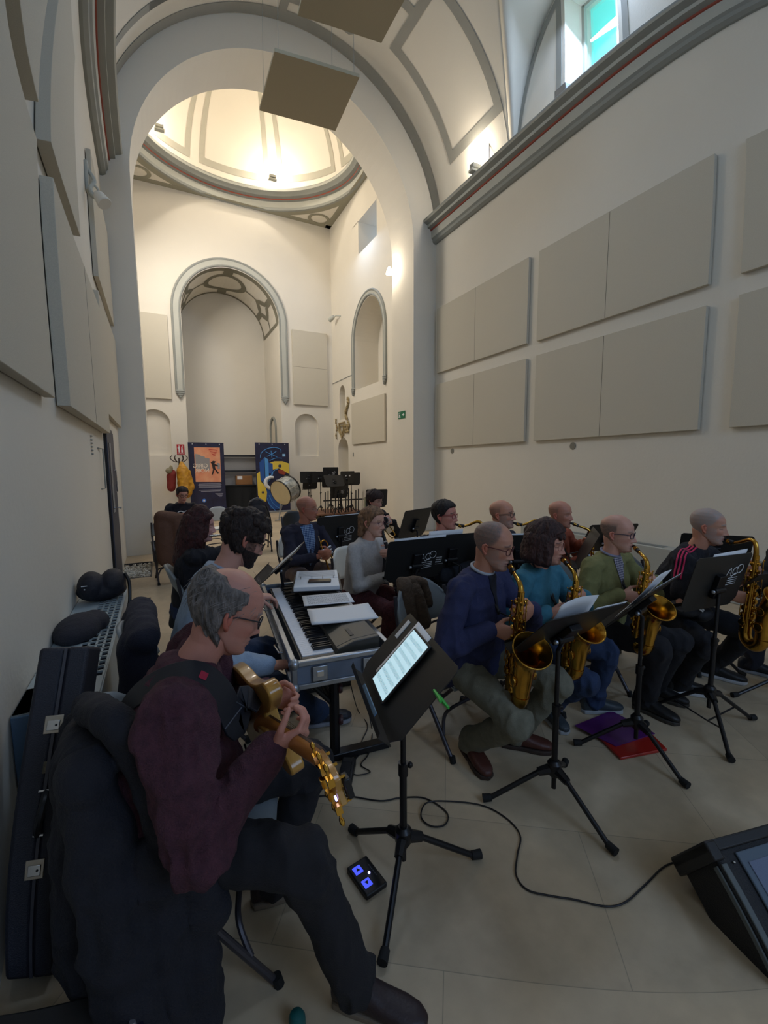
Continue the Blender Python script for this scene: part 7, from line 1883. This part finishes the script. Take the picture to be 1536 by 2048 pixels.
# table with black cloth and the cardboard box
t = thing('side_table', 'table under a black cloth between the two banners', 'table', (2.47, 15.75, 0))
m = MB(); m.grid(lambda u, v: ((2.47+(1.10*(2*u-1))*1.0), 15.40-.03*math.sin(u*44)*(1-v)-.02*(1-v), .93*v), 60, 4); m.box((2.47, 15.75, .93), (2.2, .75, .03)); m.build('black_cloth', mat('black_cloth', (28, 30, 32), .9), t)
for sx in (-1, 1):
    m = MB(); m.tube([(2.47+sx*1.0, 15.75, .0), (2.47+sx*1.0, 15.75, .9)], .025, 8); m.build('leg', M_BMET, t)
t = thing('cardboard_box', 'brown cardboard box with a white label on the black table', 'box', (2.60, 15.6, .945))
m = MB(); m.box((2.60, 15.62, 1.105), (.52, .34, .30)); m.build('carton', mat('cardboard', (150, 106, 66), .85), t, bevel=.004)
m = MB(); m.box((2.45, 15.448, 1.19), (.16, .003, .11)); m.build('white_label', M_PAPER, t, smooth=False)
for z_, lb in ((1.93, 'upper'), (1.41, 'lower')):
    t = thing('rail', lb+' black horizontal rail spanning the alcove between the banners', 'rail', (2.44, 16.3, z_))
    m = MB(); m.box((2.44, 15.62, z_), (3.0, .05, .075)); m.build('bar', M_BLACK, t, smooth=False)
m = MB(); m.box((2.44, 15.70, 1.66), (2.98, .012, .46)); struct(m.build('trim_14', mat('grey_screen_cloth', (150, 148, 146), .8), smooth=False))
m = MB(); m.box((2.44, 15.70, 1.14), (2.98, .012, .46)); struct(m.build('trim_15', mat('grey_screen_cloth', (150, 148, 146), .8), smooth=False))

# banners
M_NAVY = mat('banner_navy', (34, 36, 70), .55, nscale=5, col2=(28, 26, 52))
def banner(x0, x1, z1, y, label):
    t = thing('banner', label, 'banner', ((x0+x1)/2, y, 0))
    m = MB(); m.box(((x0+x1)/2, y, z1/2+.01), (x1-x0, .02, z1-.02)); m.build('printed_sheet', M_NAVY, t, smooth=False)
    m = MB(); m.box(((x0+x1)/2, y+.03, .03), (x1-x0+.04, .20, .06)); m.build('base', M_SILVER, t, bevel=.008)
    m = MB()
    for k in range(3): m.sphere((x0+(x1-x0)*(.12+.38*k), y-.014, z1-.05), .014, 8, 6, (1, .3, 1))
    m.build('star_dots', M_WHITE, t)
    return t
def flatp(m, pts, y): m.add([(x, y, z) for x, z in pts], [tuple(range(len(pts)))])
BY = 15.0
b1 = banner(.87, 1.92, 2.33, BY, 'dark blue banner with an orange poster printed on it')
yy = BY-.0115
m = MB(); flatp(m, [(1.04, .98+.12), (1.80, 1.08), (1.80, 2.18), (1.04, 2.18)], yy); po = m.build('orange_poster', mat('poster_orange', (228, 142, 106), .7, nscale=3, col2=(236, 170, 130)), b1, smooth=False)
m = MB()
for k, (x0, x1, z0, z1) in enumerate(((1.06, 1.22, 1.5, 1.98), (1.20, 1.34, 1.5, 1.92), (1.33, 1.48, 1.46, 1.86), (1.70, 1.78, 1.5, 1.70))): flatp(m, [(x0, z0), (x1, z0), (x1, z1-.03), (x0, z1)], yy-.002-.0004*k)
m.build('grey_towers', mat('poster_grey', (150, 146, 146), .7), po, smooth=False)
m = MB()
for k in range(5): z_ = 2.12-.05*k; flatp(m, [(1.46+.03*k, z_), (1.76-.02*k, z_+.03), (1.74-.02*k, z_+.008), (1.47+.03*k, z_-.024)], yy-.003)
m.build('red_brushstrokes', mat('poster_red', (196, 62, 52), .7), po, smooth=False)
m = MB()   # leaping figure in silhouette
for pts in ([(1.50, 1.70), (1.58, 1.76), (1.66, 1.74), (1.62, 1.68), (1.54, 1.66)], [(1.53, 1.68), (1.62, 1.68), (1.64, 1.50), (1.56, 1.50)], [(1.57, 1.50), (1.62, 1.51), (1.56, 1.33), (1.51, 1.30)], [(1.60, 1.51), (1.65, 1.50), (1.75, 1.36), (1.70, 1.34)], [(1.62, 1.66), (1.72, 1.62), (1.73, 1.58), (1.63, 1.60)]): flatp(m, pts, yy-.005)
m.build('dancing_figure', mat('poster_black', (44, 34, 36), .7), po, smooth=False)
FT = lambda x, y, z: Matrix(((1, 0, 0, x), (0, 0, -1, y), (0, 1, 0, z), (0, 0, 0, 1)))
textobj('poster_title', 'GIRIG', .17, FT(1.42, yy-.007, 1.55), mat('poster_cream', (246, 232, 214), .7), po, mirror=True)
textobj('poster_title', 'NOIR', .17, FT(1.46, yy-.007, 1.40), mat('poster_cream', (246, 232, 214), .7), po, mirror=True)
m = MB(); rnd = random.Random(8)
for k in range(5): m.box((1.45, yy-.002, 1.03-.03*k), (.70*rnd.uniform(.92, 1), .002, .013))
for k in range(2): m.box((1.45+.02*k, yy-.002, .83-.035*k), (.68-.1*k, .002, .014))
for k in range(4): m.box((1.72+.012*k, yy-.002, .71-.03*k), (.24-.05*k, .002, .011))
m.build('small_print', mat('banner_small_print', (176, 176, 190), .7), b1, smooth=False)
m = MB(); m.lathe([(.0, 0), (.06, 0), (.0, .001)], FT(1.26, yy-.001, .50) , 20); m.build('blue_dot', mat('banner_blue_dot', (70, 130, 220), .5), b1, smooth=False)
m = MB(); m.sphere((1.26, yy-.004, .50), .03, 10, 6, (1, .1, 1)); m.build('white_dot', M_WHITE, b1)
b2 = banner(2.90, 4.03, 2.36, 14.98, 'dark blue banner with yellow and light blue painted shapes')
yy = 14.98-.0115
M_YEL = mat('banner_yellow', (226, 196, 70), .6); M_LB = mat('banner_light_blue', (80, 150, 214), .6); M_MB = mat('banner_mid_blue', (38, 84, 156), .6)
m = MB(); flatp(m, [(3.34, 1.68), (3.52, 1.74), (3.80, 1.74), (4.02, 1.66), (4.02, 1.30), (3.86, 1.40), (3.66, 1.50), (3.44, 1.46)], yy-.003); flatp(m, [(2.92, 1.32), (3.04, 1.42), (3.06, 1.05), (3.18, .92), (3.24, .70), (3.20, .38), (3.02, .44), (2.94, .60)], yy-.003); m.build('yellow_shapes', M_YEL, b2, smooth=False)
m = MB(); flatp(m, [(3.02, 1.70), (3.18, 1.86), (3.18, 1.00), (3.04, 1.10)], yy-.004); flatp(m, [(3.32, 1.70), (3.46, 1.66), (3.46, 1.30), (3.32, 1.35)], yy-.004); flatp(m, [(3.22, .90), (3.50, .74), (3.74, .30), (3.60, .10), (3.34, .14), (3.22, .45)], yy-.002); m.build('blue_shapes', M_MB, b2, smooth=False)
m = MB(); flatp(m, [(3.20, 1.88), (3.32, 1.80), (3.32, 1.16), (3.20, 1.10)], yy-.005); m.build('light_blue_bar', M_LB, b2, smooth=False)
m = MB()
for pts in ([(3.06, 1.86), (3.10, 2.02), (3.30, 2.16), (3.56, 2.20), (3.74, 2.14), (3.76, 2.04)], [(3.24, 2.06), (3.44, 1.96), (3.62, 1.88)], [(3.42, 2.10), (3.44, 1.86)], [(3.28, 1.90), (3.44, 1.97), (3.60, 2.08)], [(3.36, 1.76), (3.56, 1.84), (3.78, 1.84)], [(3.12, 1.02), (3.32, 1.18), (3.50, 1.42), (3.62, 1.48)], [(3.18, .96), (3.36, 1.14), (3.46, 1.34)], [(3.40, .70), (3.52, .40), (3.76, .22)], [(3.30, .60), (3.44, .30), (3.66, .12)], [(3.24, .5), (3.30, .3), (3.5, .06)]):
    m.tube(bez([(x, yy-.006, z) for x, z in pts], 6), .010, 6)
m.build('painted_lines', M_LB, b2)
m = MB(); m.tube([(3.40+.20*math.cos(a), yy-.008, 1.02+.19*math.sin(a)) for a in np.linspace(1.2, 5.4, 20)], [.035+.03*math.sin(PI*k/19) for k in range(20)], 8); m.build('white_crescent', M_WHITE, b2)
m = MB()
for x, z, r_ in ((3.70, 1.58, .055), (3.10, .70, .04), (3.28, .98, .03)): m.lathe([(0, 0), (r_, 0), (0, .001)], FT(x, yy-.012, z), 16)
m.build('dark_rings', mat('banner_ring', (60, 64, 80), .6), b2, smooth=False)
m = MB(); flatp(m, [(3.80, 1.90), (3.90, 1.90), (3.90, 1.99), (3.80, 1.99)], yy-.006); m.build('square_star', mat('banner_star', (150, 200, 240), .6), b2, smooth=False)
m = MB(); flatp(m, [(3.62, 1.46), (3.80, 1.44), (3.92, 1.34), (3.84, 1.28), (3.66, 1.32)], yy-.008); m.build('rust_shape', mat('banner_rust', (150, 62, 40), .6), b2, smooth=False)

# bass drum on its stand
t = thing('bass_drum', 'large concert bass drum with a pearly silver shell, tilted on its stand', 'bass drum', (3.3, 12.8, 0))
ax = V(.70, .42, .30).normalized(); c0 = V(3.12, 12.65, .80); DM_ = frame(ax, V(0, 0, 1), c0)
m = MB(); m.lathe([(.36, 0), (.365, .05), (.365, .40), (.36, .45)], DM_, 40, caps=False); m.build('shell', mat('pearl_silver_shell', (196, 198, 192), .3, metal=.3, nscale=7, col2=(120, 124, 120)), t)
for z_ in (.012, .438):
    m = MB(); m.lathe([(.368, z_-.02), (.385, z_-.018), (.385, z_+.018), (.368, z_+.02), (.368, z_-.02)], DM_, 40, caps=False); m.build('hoop', M_BLACK, t)
m = MB(); m.lathe([(0, -.004), (.368, -.002), (.368, .004)], DM_, 40); m.build('drumhead', mat('calf_skin_head', (218, 204, 164), .7, nscale=4, namt=.08), t)
for k in range(10):
    a = 2*PI*k/10; m = MB(); m.tube([DM_ @ V(.382*math.cos(a), .382*math.sin(a), .03), DM_ @ V(.382*math.cos(a), .382*math.sin(a), .42)], .006, 6); m.sphere(tuple(DM_ @ V(.375*math.cos(a), .375*math.sin(a), .22)), .02, 8, 6); m.build('tension_lug', M_CHROME, t)
for (a_, b_) in (((3.02, 12.52, .02), (3.10, 12.6, .50)), ((3.66, 12.75, .02), (3.58, 12.85, .62)), ((3.2, 13.25, .02), (3.3, 13.1, .5))):
    m = MB(); m.tube([a_, b_], .014, 8); m.build('stand_leg', M_SILVER, t)
m = MB(); m.tube([(2.9, 12.5, .03), (3.8, 12.7, .03)], .015, 8); m.tube([(3.02, 12.52, .03), (3.2, 13.25, .03), (3.66, 12.75, .03)], .012, 8); m.build('stand_base', M_SILVER, t)

# coat stand with coats at the far left
t = thing('coat_stand', 'curved bentwood coat stand against the far wall', 'coat stand', (.60, 15.0, 0))
m = MB(); m.tube([(.60, 15.0, 0), (.60, 15.0, 1.85)], .02, 10); m.build('pole', mat('coat_stand_brown', (60, 44, 38), .5), t)
for a in np.linspace(0, 2*PI, 7)[:-1]:
    m = MB(); m.tube(bez([(.60, 15.0, 1.72), (.60+.14*math.cos(a), 15.0+.14*math.sin(a), 1.74), (.60+.24*math.cos(a), 15.0+.24*math.sin(a), 1.84), (.60+.19*math.cos(a), 15.0+.19*math.sin(a), 1.92)], 5), .013, 8); m.build('hook', mat('coat_stand_brown', (60, 44, 38), .5), t)
m = MB(); m.lathe([(.22, 0), (.22, .02), (.03, .05)], Matrix.Translation((.6, 15.0, 0)), 20); m.build('base', M_BMET, t)
soft('yellow_raincoat', 'mustard yellow raincoat hanging on the coat stand', 'coat', [((.66, 14.80, 1.66), (.68, 14.78, 1.48), .07, .15), ((.68, 14.78, 1.45), (.72, 14.76, .82), .17, .20), ((.82, 14.8, 1.40), (.90, 14.8, .95), .08, .09)], mat('mustard_waterproof', (206, 152, 40), .5, nscale=8, col2=(170, 116, 26), bump=.3, bscale=20), .016, .022, 6)
soft('red_jacket', 'dark red jacket hanging left of the yellow raincoat', 'coat', [((.38, 14.82, 1.38), (.34, 14.80, .95), .11, .12), ((.30, 14.8, 1.3), (.30, 14.8, 1.0), .07, .07)], mat('dark_red_cloth', (120, 36, 30), .8, bump=.3, bscale=30), .016, .018, 7)
soft('grey_hat_bag', 'small grey-green bag hanging above the red jacket', 'bag', [((.30, 14.75, 1.46), (.10, .07, .09), .3), ((.36, 14.75, 1.54), (.05, .05, .09), .1)], mat('khaki_canvas', (132, 124, 100), .9), .014, .008, 9)
# signs
def sign(name, x0, x1, z0, z1, y, colr, label, cat='sign'):
    t = thing(name, label, cat, ((x0+x1)/2, y, z0)); m = MB(); m.box(((x0+x1)/2, y, (z0+z1)/2), (x1-x0, .012, z1-z0)); m.build('plate', colr, t, smooth=False); return t
t = sign('fire_sign', .575, .795, 1.965, 2.285, YF-.01, mat('sign_red', (176, 28, 32), .5), 'red fire extinguisher sign on the far wall')
m = MB(); y = YF-.018
flatp(m, [(.62, 2.03), (.665, 2.03), (.665, 2.20), (.62, 2.20)], y); flatp(m, [(.63, 2.20), (.655, 2.20), (.655, 2.25), (.63, 2.25)], y); flatp(m, [(.60, 2.14), (.62, 2.14), (.62, 2.20), (.60, 2.20)], y)
flatp(m, [(.70, 2.03), (.75, 2.03), (.75, 2.13), (.70, 2.13)], y); flatp(m, [(.705, 2.15), (.745, 2.15), (.745, 2.19), (.705, 2.19)], y); flatp(m, [(.72, 2.20), (.76, 2.235), (.75, 2.25), (.71, 2.215)], y); flatp(m, [(.60, 1.985), (.77, 1.985), (.77, 1.995), (.60, 1.995)], y)
m.build('white_symbols', M_WHITE, t, smooth=False)
t = thing('exit_sign', 'small green emergency exit sign on the right pier of the arch', 'sign', (AX+AR, 9.50, 2.70))
m = MB(); xs_ = AX+AR-.008; m.box((xs_, 9.50, 2.81), (.012, .34, .17)); m.build('plate', mat('sign_green', (0, 92, 58), .5, emis=.15), t, smooth=False)
m = MB(); x = xs_-.008
def px_(m, pts): m.add([(x, y_, z_) for y_, z_ in pts], [tuple(range(len(pts)))])
px_(m, [(9.47, 2.795), (9.41, 2.795), (9.41, 2.77), (9.35, 2.81), (9.41, 2.85), (9.41, 2.825), (9.47, 2.825)])
px_(m, [(9.64, 2.75), (9.54, 2.75), (9.54, 2.76), (9.63, 2.76), (9.63, 2.86), (9.54, 2.86), (9.54, 2.87), (9.64, 2.87)])
px_(m, [(9.60, 2.84), (9.58, 2.84), (9.58, 2.86), (9.60, 2.86)]); px_(m, [(9.61, 2.83), (9.57, 2.83), (9.56, 2.78), (9.54, 2.765), (9.56, 2.76), (9.585, 2.79), (9.60, 2.76), (9.62, 2.76)])
m.build('white_pictogram', M_WHITE, t, smooth=False)
m = MB(); m.box((CXR-.008, 13.72, 1.95), (.016, .05, .14)); tag(m.build('light_switch', M_CORN, smooth=False, origin=(CXR, 13.72, 1.9)), 'tiny grey switch on the right wall beyond the arch', 'switch')

# low heating bench along the right wall
t = thing('wall_bench', 'low pale heating cabinet running along the right wall behind the players', 'cabinet', (5.85, 3.0, 0))
m = MB(); m.box((5.86, 2.6, .25), (.24, 6.4, .50)); m.build('cabinet', mat('bench_enamel', (172, 174, 168), .5), t, bevel=.008)
m = MB()
for k in range(12): m.box((5.86, -.3+.55*k, .5025), (.12, .40, .003))
m.build('top_grille', mat('bench_grille', (120, 124, 122), .6), t, smooth=False)

# black jacket with three white stripes lying on the thigh of the man with pink stripes
jk = soft('black_jacket', 'folded black jacket with three white stripes beside the man with pink stripes', 'jacket', [((3.08, 1.62, .63), (.13, .10, .05), .2), ((3.17, 1.56, .60), (.09, .07, .05), .4)], mat('black_tracksuit', (26, 26, 30), .7, bump=.2, bscale=60), .007, .005, 12)
for k in range(3):
    m = MB(); a = V(3.02+.035*k, 1.54+.012*k, .685); b = a+V(.07, -.03, -.045)
    m.tube([a, a.lerp(b, .5)+V(0, 0, .004), b], .005, 6); m.build('white_stripe', M_WHITE, jk)

# GROUPS: repeats of one kind share a group phrase
for o in C.objects:
    if o.parent is not None or 'label' not in o or 'group' in o: continue
    n = o.name.split('.')[0]; lab = o['label']
    g = {'folding_chair': 'folding chairs of the band', 'saxophone': 'saxophones of the band', 'sheet_music': 'sheets of music on the stands and keyboard', 'person': 'players of the band',
         'folder': 'plastic folders', 'uplight': 'uplights on the cornices', 'white_sticker': 'white stickers on a stored stand', 'hanging_panel': 'acoustic panels hanging under the vault',
         'draped_coat': 'coats draped on chairs', 'gravel_strip': 'gravel strips along the left wall', 'gravel_frame': 'steel edgings of the gravel', 'banner': 'dark blue banners at the far end', 'rail': 'black rails across the alcove', 'wall_sensor': 'round caps on the right wall', 'trumpet': 'trumpets of the band'}.get(n)
    if n == 'music_stand': g = 'music stands stored at the far wall' if 'stored' in lab else 'music stands of the band'
    if n == 'acoustic_panel': g = 'acoustic panels on the walls'
    if g: o['group'] = g
